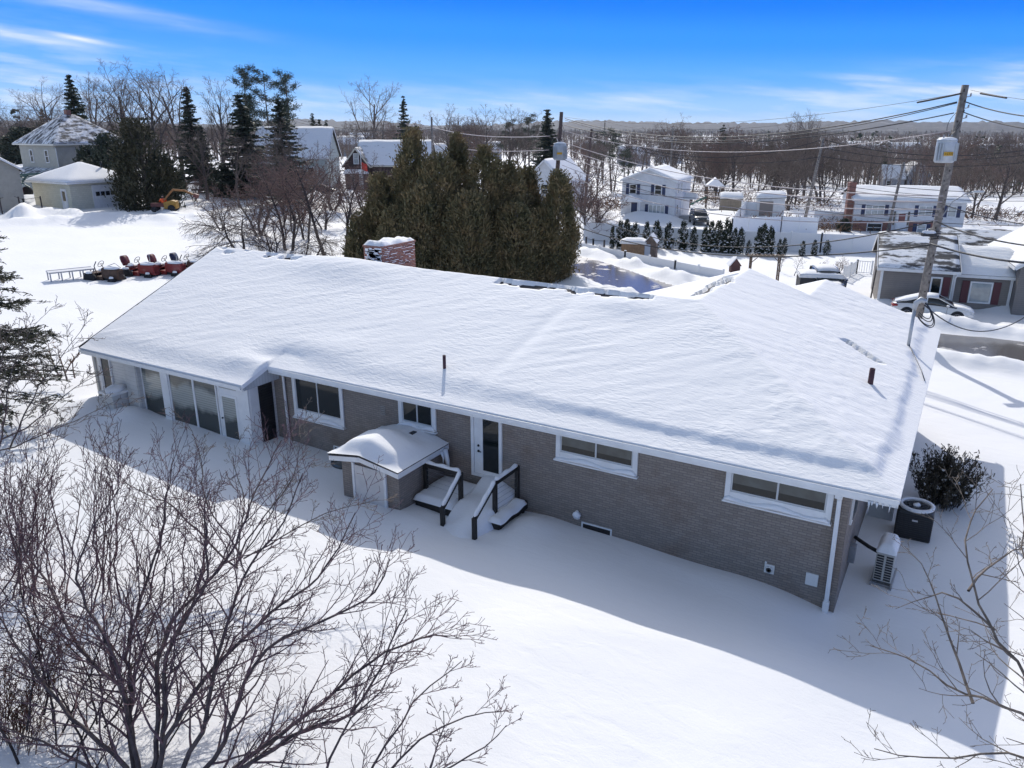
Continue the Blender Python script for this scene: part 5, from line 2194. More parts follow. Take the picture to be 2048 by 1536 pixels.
# --- white/green gabled house behind the dark evergreens
L0 = corner_loc(448, 376)
GH, rf, _b = house('pale_green_house', 'pale house with broad streaked snowy roof behind the dark evergreens', 'house', L0 + Vector((0, 6, 0)), R(30), 11.0, 8.5, 4.2, 'gable', 'x', .95, .35, lap('pale_green_siding', (.50, .55, .52), .14), NEARFULL, thick=.1)
h_window(GH, 'f', 11.0, 8.5, 8.0, 1.2, 1.0, 1.5)
for (px, py, d, wd, dp, hh, pt, rz, kd, lb) in (
        (742, 318, 165, 9, 7, 3.4, .7, 34, 'gable', 'small far house with a white roof, just left of the brown cottage ridge'),
        (766, 330, 150, 7, 6, 3.0, .5, 30, 'gable', 'low far white roof between the pale house and the brown cottage'),
        (830, 352, 190, 8, 7, 3.4, .8, 40, 'gable', 'far white gabled house glimpsed beside the left cedar top'),
        (1310, 300, 330, 12, 9, 4.0, .6, 20, 'gable', 'far house with snowy gable in the wooded valley, above the white house'),
        (1330, 276, 520, 14, 9, 4.5, .6, 60, 'gable', 'tiny far house near the valley skyline over the slender pole'),
        (1270, 288, 430, 14, 9, 4.0, .5, 10, 'gable', 'tiny far white roof in the valley woods left of the slender pole'),
        (1520, 300, 390, 12, 9, 4.0, .6, 30, 'gable', 'far snowy roof in the woods left of the leaning pole'),
        (1590, 318, 300, 11, 8, 4.0, .6, 15, 'gable', 'far snowy roof deep in the bare wood behind the leaning pole'),
        (1560, 290, 520, 16, 9, 4.0, .5, 25, 'gable', 'tiny long far roof under the skyline left of the leaning pole'),
        (1690, 282, 560, 34, 12, 5.0, .3, 25, 'gable', 'long pale far building on the wooded skyline'),
        (1930, 345, 260, 12, 8, 4.0, .6, 30, 'gable', 'far snowy roof right of the numbered transformer'),
        (2012, 300, 480, 14, 9, 4.5, .6, 20, 'gable', 'tiny far house near the right edge below the skyline'),
        (1960, 338, 420, 12, 9, 4.5, .6, 50, 'gable', 'tiny far roof among reddish trees near the right edge'),
        (700, 268, 420, 14, 10, 4.5, .6, 40, 'gable', 'far pale house on the slope left of the tall bare tree'),
        (672, 276, 330, 12, 9, 4.0, .7, 20, 'gable', 'far white roof on the slope beside the three pointed spruce'),
        (1400, 296, 360, 12, 9, 4.0, .6, 25, 'gable', 'far snowy roof above the play tower wood'),
        (1440, 284, 460, 14, 9, 4.0, .5, 45, 'gable', 'tiny far pale house over the valley, right of the slender pole'),
        (1620, 300, 420, 14, 9, 4.5, .6, 10, 'gable', 'far white roofed house behind the head of the leaning pole'),
        (1730, 300, 400, 13, 9, 4.5, .6, 40, 'gable', 'far snowy gable in the wood above the brick chimney'),
        (1790, 288, 500, 16, 10, 4.5, .5, 20, 'gable', 'tiny far white roof above the barn roofed house'),
        (1240, 300, 300, 12, 9, 4.0, .7, 30, 'gable', 'far white roof between pines above the white two storey house'),
        (1180, 290, 420, 12, 9, 4.5, .6, 60, 'gable', 'tiny far roof just right of the transformer pole'),
        (940, 300, 330, 12, 9, 4.0, .6, 20, 'gable', 'far roof glimpsed right of the pointed dark cedar tip'),
        (1880, 300, 440, 14, 9, 4.5, .6, 30, 'gable', 'tiny far roof right beside the numbered transformer'),
        (905, 296, 400, 13, 9, 4.0, .6, 35, 'gable', 'far white roof glimpsed between the cedar tops')):
    p = at_depth(px, py, d)
    zb = tz(p.x, p.y)
    hs, _r, _b = house('distant_house', lb, 'house', (p.x, p.y, max(zb, p.z - hh - 2.5)), R(rz), wd, dp, hh, kd, 'x', pt, .3, WHITESIDE if px % 4 else GREYSIDE, SNOWCAP, st=1.2, thick=.15, z_below=4)
    if d < 400:
        for u in (.2, .6):
            h_window(hs, 'f', wd, dp, wd * u, 1.2, 1.0, 1.3, glass=GLASS)

# --- left: large hip-roofed house, its block garage, neighbours
L0 = corner_loc(128, 388)
w_, d_ = 8.2, 9.5
BH, rf, _b = house('hip_roofed_house', 'tall beige two storey house with pointed hip roof and a low porch roof', 'house', L0 + Vector((-w_, 0, 0)), 0, w_, d_, 6.0, 'hip', 'x', .78, .55, BEIGESIDE, STREAKY, thick=.05, trim=mat('cream_eaves', (.66, .63, .56), .6))
for u in (2.2, 5.6):
    h_window(BH, 'f', w_, d_, u, 3.75, .75, 1.6)
h_window(BH, 'r', w_, d_, 2.6, 3.6, 1.2, 1.7)
mb = MB()
mb.box(w_ * .5 - .3, w_ * .5 + .3, d_ * .5 - .3, d_ * .5 + .3, 8.4, 10.2)
mb.build('chimney', REDBRICK, BH)
mb = MB()
mb.extrude([(-1.9, 2.55), (0, 3.15), (0, 2.95), (-1.9, 2.42)], -.2, w_ + 1.5, 0)
mb.build('porch_roof', STREAKY, BH)
mb = MB()
mb.box(.1, w_ - .1, -1.7, -.003, -.5, 2.45)
mb.build('porch_wall', BEIGESIDE, BH)
mb = MB()
mb.tube([(w_ - .1, -.08, 5.7), (w_ + .08, -.08, 5.5), (w_ + .08, -.08, 3.1)], .05, 6)
mb.build('downspout', WHITE, BH)
L0 = corner_loc(147, 420)
w_, d_ = 7.0, 7.2
BG, rf, _b = house('block_garage', 'pale block garage with white panel door and tree shadows across its hip roof', 'garage', L0 + Vector((-w_, 0, 0)), 0, w_, d_, 2.75, 'hip', 'x', .46, .45, BLOCK, SNOWCAP, thick=.12)
gd = h_door(BG, 'r', w_, d_, 2.4, -.05, 2.9, 2.45, WHITE, WHITE)
for k in range(4):
    mb = TMB(face_M('r', w_, d_))
    mb.box(2.75 + k * .58, 3.2 + k * .58, -.075, -.055, 1.25, 1.70)
    mb.build('pane', GLASS, gd)
dd_ = h_door(BG, 'f', w_, d_, 5.3, -.05, .95, 2.2, WHITE, WHITE, GLASS)
mb = MB()
mb.cyl((5.0, 5.2, 3.9), (5.0, 5.2, 4.75), .11, n=10)
mb.build('vent_pipe', BLACK, BG)
L0 = corner_loc(-70, 432)
E_ = house('edge_house', 'pale sided house cut by the left edge, beside the pipe fence', 'house', L0 + Vector((-9, 0, 0)), R(0), 9, 6.0, 4.2, 'gable', 'x', .6, .35, BEIGESIDE, SNOWCAP, thick=.2)[0]
h_window(E_, 'f', 9, 8, 7.6, 1.0, .8, 1.5)
L0 = corner_loc(2, 318)
F_ = house('low_far_house', 'long low house with broad snowy roof behind the hip roofed house', 'house', L0 + Vector((0, 3, 0)), R(20), 14, 9, 3.0, 'hip', 'x', .45, .4, BEIGESIDE, SNOWCAP, thick=.2)[0]
for u in (4.0, 5.6, 7.2):
    h_window(F_, 'f', 14, 9, u, .8, 1.0, 1.4)

# --- sheds, hen house, arbour, playhouse
L0 = corner_loc(1242, 512)
HC, rf, _b = house('hen_house', 'small brown plywood hen house with lean-to and snowy roofs', 'shed', L0, R(14), 2.0, 1.5, 1.15, 'gable', 'x', .12, .12, mat('tan_plywood', (.30, .19, .11), .8, var=.25, vscale=5), SNOWCAP, st=.2, thick=.14)
mb = MB()
mb.box(2.0, 3.0, .1, 1.6, -.4, 1.25)
mb.extrude([(2.0, 1.25), (3.0, 1.25), (2.5, 1.85)], .1, 1.6, 1)
mb.build('coop_body', mat('grey_brown_boards', (.16, .12, .10), .8, var=.3), HC)
mb = MB()
mb.extrude([(1.93, 1.2), (2.5, 1.88), (3.07, 1.2), (3.07, 1.27), (2.5, 1.97), (1.93, 1.27)], 0, 1.7, 1)
mb.build('coop_roof', SNOWCAP, HC)
mb = MB()
mb.box(2.02, 2.5, .05, .098, .1, 1.1)
mb.build('door', mat('pale_blue_door', (.42, .46, .52), .6), HC)
AR = thing('garden_arbour', 'brown wooden garden arbour with flat slatted top in the snow', 'arbour', corner_loc(1498, 572), R(24))
WOODG = mat('grey_brown_timber', (.16, .11, .08), .85, var=.3)
mb = MB()
for x in (0, 2.0):
    for y in (0, .55):
        mb.box(x - .045, x + .045, y - .045, y + .045, -.2, 2.1)
    for k in range(5):
        mb.box(x - .03, x + .03, 0, .55, .4 + k * .35, .44 + k * .35)
    mb.beam((x, 0, 1.7), (x + (.4 if x == 0 else -.4), 0, 2.08), .05)
mb.build('post', WOODG, AR)
mb = MB()
for y in (0, .55):
    mb.box(-.3, 2.3, y - .03, y + .03, 2.1, 2.2)
for k in range(9):
    mb.box(-.2 + k * .3, -.14 + k * .3, -.15, .7, 2.2, 2.25)
mb.build('top', WOODG, AR)
DH = thing('wishing_well', 'small toy sized wooden hut with steep roof beside the arbour', 'garden ornament', corner_loc(1462, 546), R(30))
mb = MB()
mb.box(0, .7, 0, .7, -.2, .55)
mb.extrude([(-.1, .55), (.8, .55), (.35, 1.15)], -.05, .75, 1)
mb.build('hut', mat('dark_red_brown_boards', (.10, .05, .045), .8), DH)
mb = MB()
mb.extrude([(-.15, .55), (.35, 1.2), (.35, 1.3), (-.22, .62)], -.08, .78, 1)
mb.build('snow_cover', SNOWCAP, DH)
PT = thing('play_tower', 'dark wooden play tower with peaked roof and green slide', 'playset', corner_loc(1412, 418), R(20))
mb = MB()
for x in (0, 2.2):
    for y in (0, 2.2):
        mb.box(x - .08, x + .08, y - .08, y + .08, -.2, 3.4)
mb.box(0, 2.2, 0, 2.2, 1.4, 1.55)
for k in range(8):
    mb.box(.1 + k * .28, .2 + k * .28, -.03, .03, 1.55, 2.4)
mb.box(.0, 2.2, -.04, .04, 2.38, 2.48)
mb.box(-2.4, 0, .0, .12, 2.4, 2.55)
mb.beam((-2.4, -.5, 0), (-2.4, .06, 2.5), .1)
mb.beam((-2.4, .7, 0), (-2.4, .06, 2.5), .1)
mb.build('frame', WOODG, PT)
mb = MB()
mb.extrude([(-.3, 3.3), (2.5, 3.3), (1.1, 4.5)], -.3, 2.5, 1)
mb.build('roof', SNOWCAP, PT)
mb = MB()
mb.loft([[(x_, .6, z_), (x_, 1.2, z_), (x_, 1.2, z_ + .25), (x_, 1.14, z_ + .25), (x_, 1.14, z_ + .05), (x_, .66, z_ + .05), (x_, .66, z_ + .25), (x_, .6, z_ + .25)] for x_, z_ in ((0, 1.5), (-.8, 1.2), (-2.0, .55), (-2.8, .25), (-3.3, .2))], smooth=False)
mb.build('slide', mat('green_slide', (.015, .13, .09), .4), PT)
house('garden_shed', 'tan garden shed with low snowy gable by the play tower', 'shed', corner_loc(1440, 424), R(20), 2.9, 2.4, 2.0, 'gable', 'x', .4, .15, mat('tan_boards', (.30, .25, .19), .8, var=.2), SNOWCAP, st=.3, thick=.14)
WS = house('white_shed', 'white shed with a grey roller opening and thick snow, by the leaning pole', 'shed', corner_loc(1512, 432), R(18), 3.6, 3.0, 2.5, 'gable', 'x', .25, .12, WHITESIDE, SNOWCAP, st=.3, thick=.28)[0]
mb = MB()
mb.box(.35, 2.1, -.05, -.002, .0, 2.0)
mb.build('door', mat('taupe_roller_door', (.24, .21, .19), .7), WS)
DS = house('dark_trailer', 'dark grey ribbed box trailer with snow on top behind the front roof', 'trailer', corner_loc(1596, 596), R(18), 2.7, 1.8, 1.45, 'gable', 'x', .03, .04, lap('dark_ribbed_metal', (.045, .045, .05), .2), SNOWCAP, st=.25, thick=.12)[0]
BN = thing('blue_bin', 'dark blue wheeled bin standing behind the trailer', 'bin', corner_loc(1680, 588), R(20))
mb = MB()
mb.loft([[(s_ * a, s_ * b, z) for a, b in ((-.3, -.32), (.3, -.32), (.3, .32), (-.3, .32))] for s_, z in ((.8, -.1), (1, 1.0))], smooth=False)
bn = mb.build('bin_body', mat('blue_plastic', (.03, .06, .14), .5), BN)
mb = MB()
mb.box(-.33, .33, -.36, .35, 1.0, 1.08)
mb.build('lid', MATS['blue_plastic'], BN)

# ------------------------------------------------------------------ vehicles
def paint(name, c, rough=.25):
    return mat(name, c, rough, spec=.6, build=lambda nt, b, co: (b.inputs['Coat Weight'].__setattr__('default_value', .6), b.inputs['Coat Roughness'].__setattr__('default_value', .08)))


WPAINT = paint('white_car_paint', (.72, .71, .68))
DPAINT = paint('dark_blue_grey_car_paint', (.02, .026, .035))


def car(name, label, loc, rz, bodym, L=4.45, W=1.75, style='coupe', snow=True):
    """x forward; wheels on the ground"""
    t = thing(name, label, 'car', loc, rz)
    if style == 'coupe':   # x, half width, z bottom, z belt(shoulder)
        secs = [(-2.22, .60, .42, .62), (-2.16, .74, .30, .86), (-1.9, .84, .26, .93), (-1.35, .875, .22, .96), (-.5, .875, .20, .95), (.5, .875, .20, .92), (1.1, .87, .22, .90), (1.6, .85, .24, .83), (2.0, .78, .26, .72), (2.2, .60, .32, .58)]
        cab = [(-1.95, .66, .93, .95), (-1.45, .68, .93, 1.10), (-.75, .66, .93, 1.33), (-.2, .64, .92, 1.40), (.25, .64, .91, 1.38), (.75, .68, .90, 1.16), (1.25, .74, .88, .90)]
    else:
        secs = [(-2.32, .70, .50, .80), (-2.28, .84, .40, 1.05), (-1.9, .90, .34, 1.10), (-.5, .92, .32, 1.10), (.6, .92, .32, 1.09), (1.2, .91, .34, 1.08), (1.9, .88, .36, 1.03), (2.25, .78, .40, .92), (2.33, .62, .48, .72)]
        cab = [(-2.25, .74, 1.08, 1.12), (-1.95, .74, 1.08, 1.62), (-1.3, .74, 1.08, 1.74), (-.2, .74, 1.08, 1.75), (.45, .74, 1.08, 1.66), (1.25, .82, 1.07, 1.12)]
    mb = MB()
    rings = []
    for x, hw, z0, z1 in secs:
        zm = z0 + (z1 - z0) * .55
        rings.append([(x, -hw * .86, z0), (x, -hw, z0 + .10), (x, -hw * 1.0, zm), (x, -hw * .95, z1 - .04), (x, -hw * .80, z1), (x, 0, z1 + .035),
                      (x, hw * .80, z1), (x, hw * .95, z1 - .04), (x, hw, zm), (x, hw, z0 + .10), (x, hw * .86, z0)])
    mb.loft(rings)
    mb.build('body', bodym, t)
    mb = MB()
    rings = []
    for x, hw, z0, z1 in cab:
        k = min(1, (z1 - z0) / .35)
        rings.append([(x, -hw - .10, z0 - .02), (x, -hw - .06 * (1 - k * .5), z0 + (z1 - z0) * .4), (x, -hw + .05 * k, z1 - .05 * k), (x, -hw * .6, z1), (x, 0, z1 + .02 * k),
                      (x, hw * .6, z1), (x, hw - .05 * k, z1 - .05 * k), (x, hw + .06 * (1 - k * .5), z0 + (z1 - z0) * .4), (x, hw + .10, z0 - .02)])
    mb.loft(rings)
    mb.build('glasshouse', mat('tinted_car_glass', (.012, .015, .018), .05, spec=.9), t)
    # roof skin and pillars
    mb = MB()
    rr = []
    top = cab[1:-1]
    for x, hw, z0, z1 in (top[1:-1] if style == 'coupe' else top[:-1]):
        rr.append([(x, -hw + .03, z1 - .045), (x, -hw * .62, z1 + .012), (x, 0, z1 + .035), (x, hw * .62, z1 + .012), (x, hw - .03, z1 - .045), (x, 0, z1 - .06)])
    mb.loft(rr)
    for s in (-1, 1):
        for i in range(len(cab) - 1):
            a, b = cab[i], cab[i + 1]
            mb.beam((a[0], s * (a[1] - .02), a[3] - .035), (b[0], s * (b[1] - .02), b[3] - .035), .05, .05)
        xm = -.35 if style == 'coupe' else 0
        mb.beam((xm, s * .76, .93 if style == 'coupe' else 1.1), (xm + .02, s * .64, 1.36 if style == 'coupe' else 1.7), .07, .03)
    mb.build('roof', bodym, t)
    wx = (-1.32, 1.34) if style == 'coupe' else (-1.38, 1.42)
    wr = .33 if style == 'coupe' else .37
    for x in wx:
        for s in (-1, 1):
            y = s * (.80 if style == 'coupe' else .84)
            mb = MB()
            mb.lathe([(wr * .66, -.10), (wr * .94, -.11), (wr, -.06), (wr, .06), (wr * .94, .11), (wr * .66, .10)], (x, y, wr), 22, 'y')
            wl_ = mb.build('wheel', RUBBER, t)
            mb = MB()
            for k in range(10):
                a = k * .6283
                mb.beam((x, y + s * .10, wr), (x + wr * .62 * math.cos(a), y + s * .118, wr + wr * .62 * math.sin(a)), .05, .02)
            mb.tube([(x + wr * .64 * math.cos(a * .3), y + s * .112, wr + wr * .64 * math.sin(a * .3)) for a in range(22)], .022, 5, False)
            mb.build('rim', mat('alloy_rim', (.30, .30, .31), .3, metal=.8), wl_)
            mb = MB()
            mb.lathe([(wr * 1.14, -.02), (wr * 1.16, .0), (wr * 1.10, .03), (wr * .98, .03)], (x, s * (.868 if style == 'coupe' else .905), wr + .02), 22, 'y')
            mb.build('wheel_arch', BLACK, t)
    zt_ = .80 if style == 'coupe' else 1.0
    for s in (-1, 1):
        mb = MB()
        e0 = secs[1]
        mb.loft([[(e0[0] + .30, s * .845, zt_ - .06), (e0[0] + .30, s * .845, zt_ + .05)], [(e0[0] + .06, s * .80, zt_ - .10), (e0[0] + .06, s * .80, zt_ + .07)], [(e0[0] - .035, s * .62, zt_ - .10), (e0[0] - .035, s * .62, zt_ + .06)]], closed=False, cap=False)
        o = mb.build('tail_light', mat('red_lamp_lens', (.30, .012, .014), .2), t)
        md = o.modifiers.new('thick', 'SOLIDIFY')
        md.thickness = .03
        md.offset = 0
        mb = MB()
        f0 = secs[-2]
        mb.blob((f0[0] + .06, s * .62, f0[3] - .12), .16, .16, .07, 2, 0, 10, 6, False)
        mb.build('headlight', mat('clear_lamp_lens', (.55, .57, .58), .15), t)
        mb = MB()
        mb.blob((.78 if style == 'coupe' else .85, s * .96, 1.0 if style == 'coupe' else 1.2), .10, .10, .07, 3, 0, 10, 6, False)
        mb.build('mirror', bodym, t)
        mb = MB()
        if style == 'coupe':
            mb.beam((.72, s * .878, .30), (.78, s * .868, .90), .012, .012)
            mb.beam((-.42, s * .88, .30), (-.42, s * .868, .92), .012, .012)
            mb.box(-.33, -.15, min(s * .86, s * .895), max(s * .86, s * .895), .80, .83)
        else:
            for x in (-1.1, -.05, .95):
                mb.beam((x, s * .925, .42), (x, s * .915, 1.08), .012, .012)
        mb.build('door_seam', BLACK, t)
    mb = MB()
    mb.box(secs[0][0] - .02, secs[0][0] + .02, -.24, .24, .56, .70)
    mb.build('licence_plate', mat('plate_grey', (.4, .4, .42), .5), t)
    if style == 'suv':
        mb = MB()
        mb.box(2.30, 2.36, -.50, .50, .56, .82)
        mb.build('grille', BLACK, t)
    if snow:
        mb = MB()
        rr = []
        src = [(-2.05, .6, 0, .93)] + list(top) if style == 'coupe' else list(top)
        n = len(src)
        for i, (x, hw, z0, z1) in enumerate(src):
            if style == 'coupe' and x > .3:
                continue
            th = .05 if i in (0, n - 1) else .09
            rr.append([(x, -hw * .97, z1 - .03), (x, -hw * .8, z1 + th * .8), (x, -hw * .3, z1 + th + .02), (x, hw * .3, z1 + th + .03), (x, hw * .8, z1 + th * .7), (x, hw * .97, z1 - .03)])
        mb.loft(rr)
        mb.build('roof_snow', SNOWCAP, t)
        mb = MB()
        rr = []
        for x, hw, z0, z1 in [s_ for s_ in secs if s_[0] >= 1.1]:
            rr.append([(x, -hw * .85, z1 - .01), (x, -hw * .6, z1 + .07), (x, hw * .6, z1 + .08), (x, hw * .85, z1 - .01)])
        mb.loft(rr)
        mb.build('hood_snow', SNOWCAP, t)
    return t


g0 = ground(1795, 640)
g1 = ground(1922, 643)
dv = Vector((g1.x - g0.x, g1.y - g0.y))
car('parked_coupe', 'white two door coupe with red tail lamp parked before the taupe garage', Vector(((g0.x + g1.x) / 2, (g0.y + g1.y) / 2 + .9, base_z(np.array([0.]), np.array([50.]))[0] - .02)), R(4), WPAINT)
g0 = ground(1391, 448)
car('parked_suv', 'dark car in the driveway of the white two storey house', Vector((g0.x, g0.y + 1.2, g0.z)), R(-62), DPAINT, style='suv', snow=False)
g0 = ground(1642, 598)
car('snowy_suv', 'snow capped dark blue car standing by the dark trailer', Vector((g0.x, g0.y + 1.0, g0.z + .1)), R(-70), DPAINT, style='suv')
g0 = ground(648, 392)
car('dark_car', 'dark low car by the brown cottage behind bare twigs', Vector((g0.x, g0.y, g0.z)), R(20), DPAINT, style='coupe', snow=False)

# --- garden tractors in the field
TRED = paint('tractor_red', (.22, .018, .016), .5)
TBROWN = mat('rusty_tractor_brown', (.10, .055, .035), .7, var=.4, vscale=6)
BURG = mat('burgundy_seat', (.10, .008, .02), .6)
NAVY = mat('navy_seat', (.012, .018, .06), .6)


def tractor(label, loc, rz, bodym, seatm, stack=True, old=False, sc=1.0):
    t = thing('garden_tractor', label, 'tractor', loc, rz, 'old garden tractors standing in the snowy field', sc)
    mb = MB()
    mb.loft([[(x, -hw, z0), (x, -hw, z1 - .06), (x, -hw * .7, z1), (x, hw * .7, z1), (x, hw, z1 - .06), (x, hw, z0)] for x, hw, z0, z1 in ((.0, .24, .45, .95), (.5, .24, .40, .93), (.98, .22, .38, .88))], smooth=False)
    mb.build('hood', bodym, t)
    mb = MB()
    mb.box(.985, 1.02, -.20, .20, .36, .84)
    gr = mb.build('grille', bodym, t)
    mb = MB()
    for k in range(6):
        mb.box(1.018, 1.03, -.17, .17, .42 + k * .065, .44 + k * .065)
    mb.build('grille_slots', BLACK, gr)
    mb = MB()
    mb.box(.02, .9, -.20, .20, .30, .46)
    mb.build('engine', BLACK, t)
    mb = MB()
    mb.box(-.95, .05, -.28, .28, .28, .50)
    mb.box(-.98, -.40, -.46, .46, .60, .66)
    mb.build('frame_pan', bodym, t)
    if seatm:
        mb = MB()
        mb.loft([[(-.85, -.22, .70), (-.85, .22, .70), (-.85, .22, .80), (-.85, -.22, .80)], [(-.42, -.23, .68), (-.42, .23, .68), (-.42, .23, .78), (-.42, -.23, .78)]], smooth=False)
        mb.build('seat', seatm, t, bevel=.03)
        mb = MB()
        mb.loft([[(-.86 - .16 * k, -w, .80 + .52 * k), (-.86 - .16 * k, w, .80 + .52 * k), (-.96 - .16 * k, w, .80 + .52 * k), (-.96 - .16 * k, -w, .80 + .52 * k)] for k, w in ((0, .22), (.4, .27), (.8, .26), (1, .18))])
        bk = mb.build('seat_back', seatm, t)
        mb = MB()
        mb.blob((-.62, 0, .79), .20, .20, .12, 5)
        mb.build('seat_snow', SNOWCAP, t)
    mb = MB()
    mb.tube([(.0, 0, .85), (-.18, 0, 1.12)], .02, 6)
    mb.tube([(-.18 + .09 * math.sin(a * .3142), .19 * math.cos(a * .3142), 1.13 + .16 * math.sin(a * .3142)) for a in range(21)], .016, 5, False)
    mb.tube([(-.18, -.19, 1.13), (-.18, .19, 1.13)], .012, 5)
    mb.build('steering_wheel', BLACK, t)
    if stack:
        mb = MB()
        mb.tube([(.55, .12, .88), (.55, .12, 1.30), (.53, .12, 1.42)], [.035, .03, .035], 8)
        mb.build('exhaust_stack', STEEL, t)
    if old:
        mb = MB()
        mb.tube([(-.45, -.1, .6), (-.55, -.1, 1.0), (-.42, -.05, 1.25)], .025, 6)
        mb.tube([(-.2, .2, .9), (.5, .25, 1.15), (.9, .2, .92)], .014, 5)
        mb.build('lever', BLACK, t)
    for x, r_, w, yy in ((-.62, .36, .22, .44), (.72, .24, .15, .38)):
        for s in (-1, 1):
            mb = MB()
            mb.lathe([(r_ * .5, -w / 2), (r_ * .94, -w / 2), (r_, -w / 4), (r_, w / 4), (r_ * .94, w / 2), (r_ * .5, w / 2)], (x, s * yy, r_), 18, 'y')
            wl_ = mb.build('wheel', RUBBER, t)
            mb = MB()
            mb.lathe([(r_ * .5, -w * .4), (r_ * .12, -w * .3), (r_ * .12, w * .3), (r_ * .5, w * .4)], (x, s * yy, r_), 14, 'y')
            mb.build('rim', bodym if not old else RUSTY, wl_)
            mb = MB()
            mb.blob((x, s * yy, r_ * 1.86), r_ * .55, w * .6, .09, 4)
            mb.build('wheel_snow', SNOWCAP, wl_)
    mb = MB()
    mb.blob((.48, 0, .90), .52, .24, .12, 7)
    mb.build('hood_snow', SNOWCAP, t)
    return t


for (px, py, m_, st_, lb, kw) in ((212, 558, TBROWN, None, 'rusty brown tractor without a seat, nearest the long white frame', dict(old=True, stack=False)),
                                  (284, 550, TRED, BURG, 'red tractor with burgundy seat, in the middle of the row', {}),
                                  (338, 548, TRED, BURG, 'red tractor with tall exhaust stack, right of the other red one', {}),
                                  (382, 545, TBROWN, NAVY, 'tractor with navy blue seat half hidden by the roof edge', dict(old=True, stack=False))):
    g = ground(px, py)
    tractor(lb, Vector((g.x, g.y, g.z - .34)), R(14), m_, st_, sc=1.18, **kw)

# --- long white metal frame
g0, g1 = ground(101, 566), ground(192, 556)
BF = thing('long_metal_frame', 'long low white metal frame on short legs beside the tractors', 'frame', (g0.x, g0.y, g0.z), math.atan2(g1.y - g0.y, g1.x - g0.x))
LB = math.hypot(g1.x - g0.x, g1.y - g0.y)
FRAMEM = mat('dull_white_frame', (.42, .42, .42), .5)
mb = MB()
for y in (0, .95):
    mb = MB()
    mb.box(0, LB, y - .04, y + .04, .50, .58)
    mb.build('rail', FRAMEM, BF)
for k in range(5):
    for y in (0, .95):
        mb = MB()
        x = .06 + (LB - .12) * k / 4
        mb.box(x - .035, x + .035, y - .03, y + .03, -.2, .5)
        mb.build('leg', FRAMEM, BF)
mb = MB()
mb.box(.02, LB - .02, .05, .90, .515, .555)
mb.build('slatted_top', mat('snow_dusted_slats', (.62, .63, .65), .7), BF)

# --- backhoe with driver, tractor with loader frame
g = ground(345, 428)
BKH = thing('backhoe', 'yellow backhoe with raised orange boom among ploughed snow', 'backhoe', (g.x, g.y, g.z - .15), R(35), None, .66)
YEL = mat('old_yellow_paint', (.42, .23, .035), .6, var=.3)
ORG = mat('faded_orange_paint', (.34, .15, .04), .6, var=.35)
RST = mat('rust_red_paint', (.16, .05, .04), .7, var=.3)
mb = MB()
mb.loft([[(x, -.75, .5), (x, .75, .5), (x, .75, z), (x, -.75, z)] for x, z in ((-.9, 1.5), (.2, 1.75), (.95, 1.6))], smooth=False)
mb.build('body', YEL, BKH, bevel=.06)
mb = MB()
mb.box(-3.0, -.95, -.5, .5, .75, 1.35)
mb.build('hood', RST, BKH, bevel=.1)
for x, r_ in ((.25, .55), (-2.4, .42)):
    for s in (-1, 1):
        mb = MB()
        mb.lathe([(r_ * .45, -.2), (r_ * .95, -.2), (r_, -.1), (r_, .1), (r_ * .95, .2), (r_ * .45, .2)], (x, s * .85, r_), 18, 'y')
        w_ = mb.build('wheel', RUBBER, BKH)
        mb = MB()
        mb.lathe([(r_ * .45, -.15), (.06, -.1), (.06, .1), (r_ * .45, .15)], (x, s * .85, r_), 14, 'y')
        mb.build('rim', YEL, w_)
mb = MB()
for y in (-.16, .16):
    mb.beam((-1.2, y, 1.5), (.4, y + .3, 3.3), .14, .22)
mb.beam((.4, .3, 3.3), (2.1, .6, 3.15), .24, .30)
mb.beam((2.1, .6, 3.15), (3.6, .8, 2.35), .22, .26)
mb.build('boom', ORG, BKH)
mb = MB()
mb.loft([[(3.3, .45, 2.2), (3.3, 1.2, 2.2), (3.5, 1.2, 2.7), (3.5, .45, 2.7)], [(3.9, .45, 1.9), (3.9, 1.2, 1.9), (4.15, 1.2, 2.45), (4.15, .45, 2.45)]], smooth=False)
mb.build('bucket', RST, BKH)


def body_mesh(name, pts, edges, rad, m, parent, root=0, sub=2):
    me = bpy.data.meshes.new(name)
    me.from_pydata([tuple(p) for p in pts], edges, [])
    ob = link(bpy.data.objects.new(name, me), parent)
    sk = ob.modifiers.new('skin', 'SKIN')
    sk.use_smooth_shade = True
    for i, r_ in enumerate(rad):
        me.skin_vertices[0].data[i].radius = (r_, r_) if not isinstance(r_, tuple) else r_
        me.skin_vertices[0].data[i].use_root = (i == root)
    sd = ob.modifiers.new('sub', 'SUBSURF')
    sd.levels = sd.render_levels = sub
    me.materials.append(m)
    return ob


g = ground(318, 425)
PE = thing('person', 'person in bright orange jacket and dark cap seated at the backhoe controls', 'person', BKH.location + Vector((-.63, -.44, .74)), R(60), None, .95)
skin = mat('skin', (.45, .26, .19), .6)
pts = [(0, 0, .1), (0, 0, .35), (0, .02, .56), (0, .03, .68), (-.2, .02, .54), (-.30, .18, .32), (-.22, .42, .30), (.2, .02, .54), (.30, .18, .32), (.22, .42, .30), (-.11, .08, .08), (-.14, .50, .10), (-.14, .52, -.32), (.11, .08, .08), (.14, .50, .10), (.14, .52, -.32), (0, .04, .80)]
body_mesh('body', pts, [(0, 1), (1, 2), (2, 3), (2, 4), (4, 5), (5, 6), (2, 7), (7, 8), (8, 9), (0, 10), (10, 11), (11, 12), (0, 13), (13, 14), (14, 15), (3, 16)], [.16, .16, .14, .065, .07, .055, .045, .07, .055, .045, .10, .08, .055, .10, .08, .055, .06], mat('dark_work_trousers', (.03, .035, .05), .8), PE, 0)
ORJ = mat('bright_orange_jacket', (.85, .10, .012), .6)
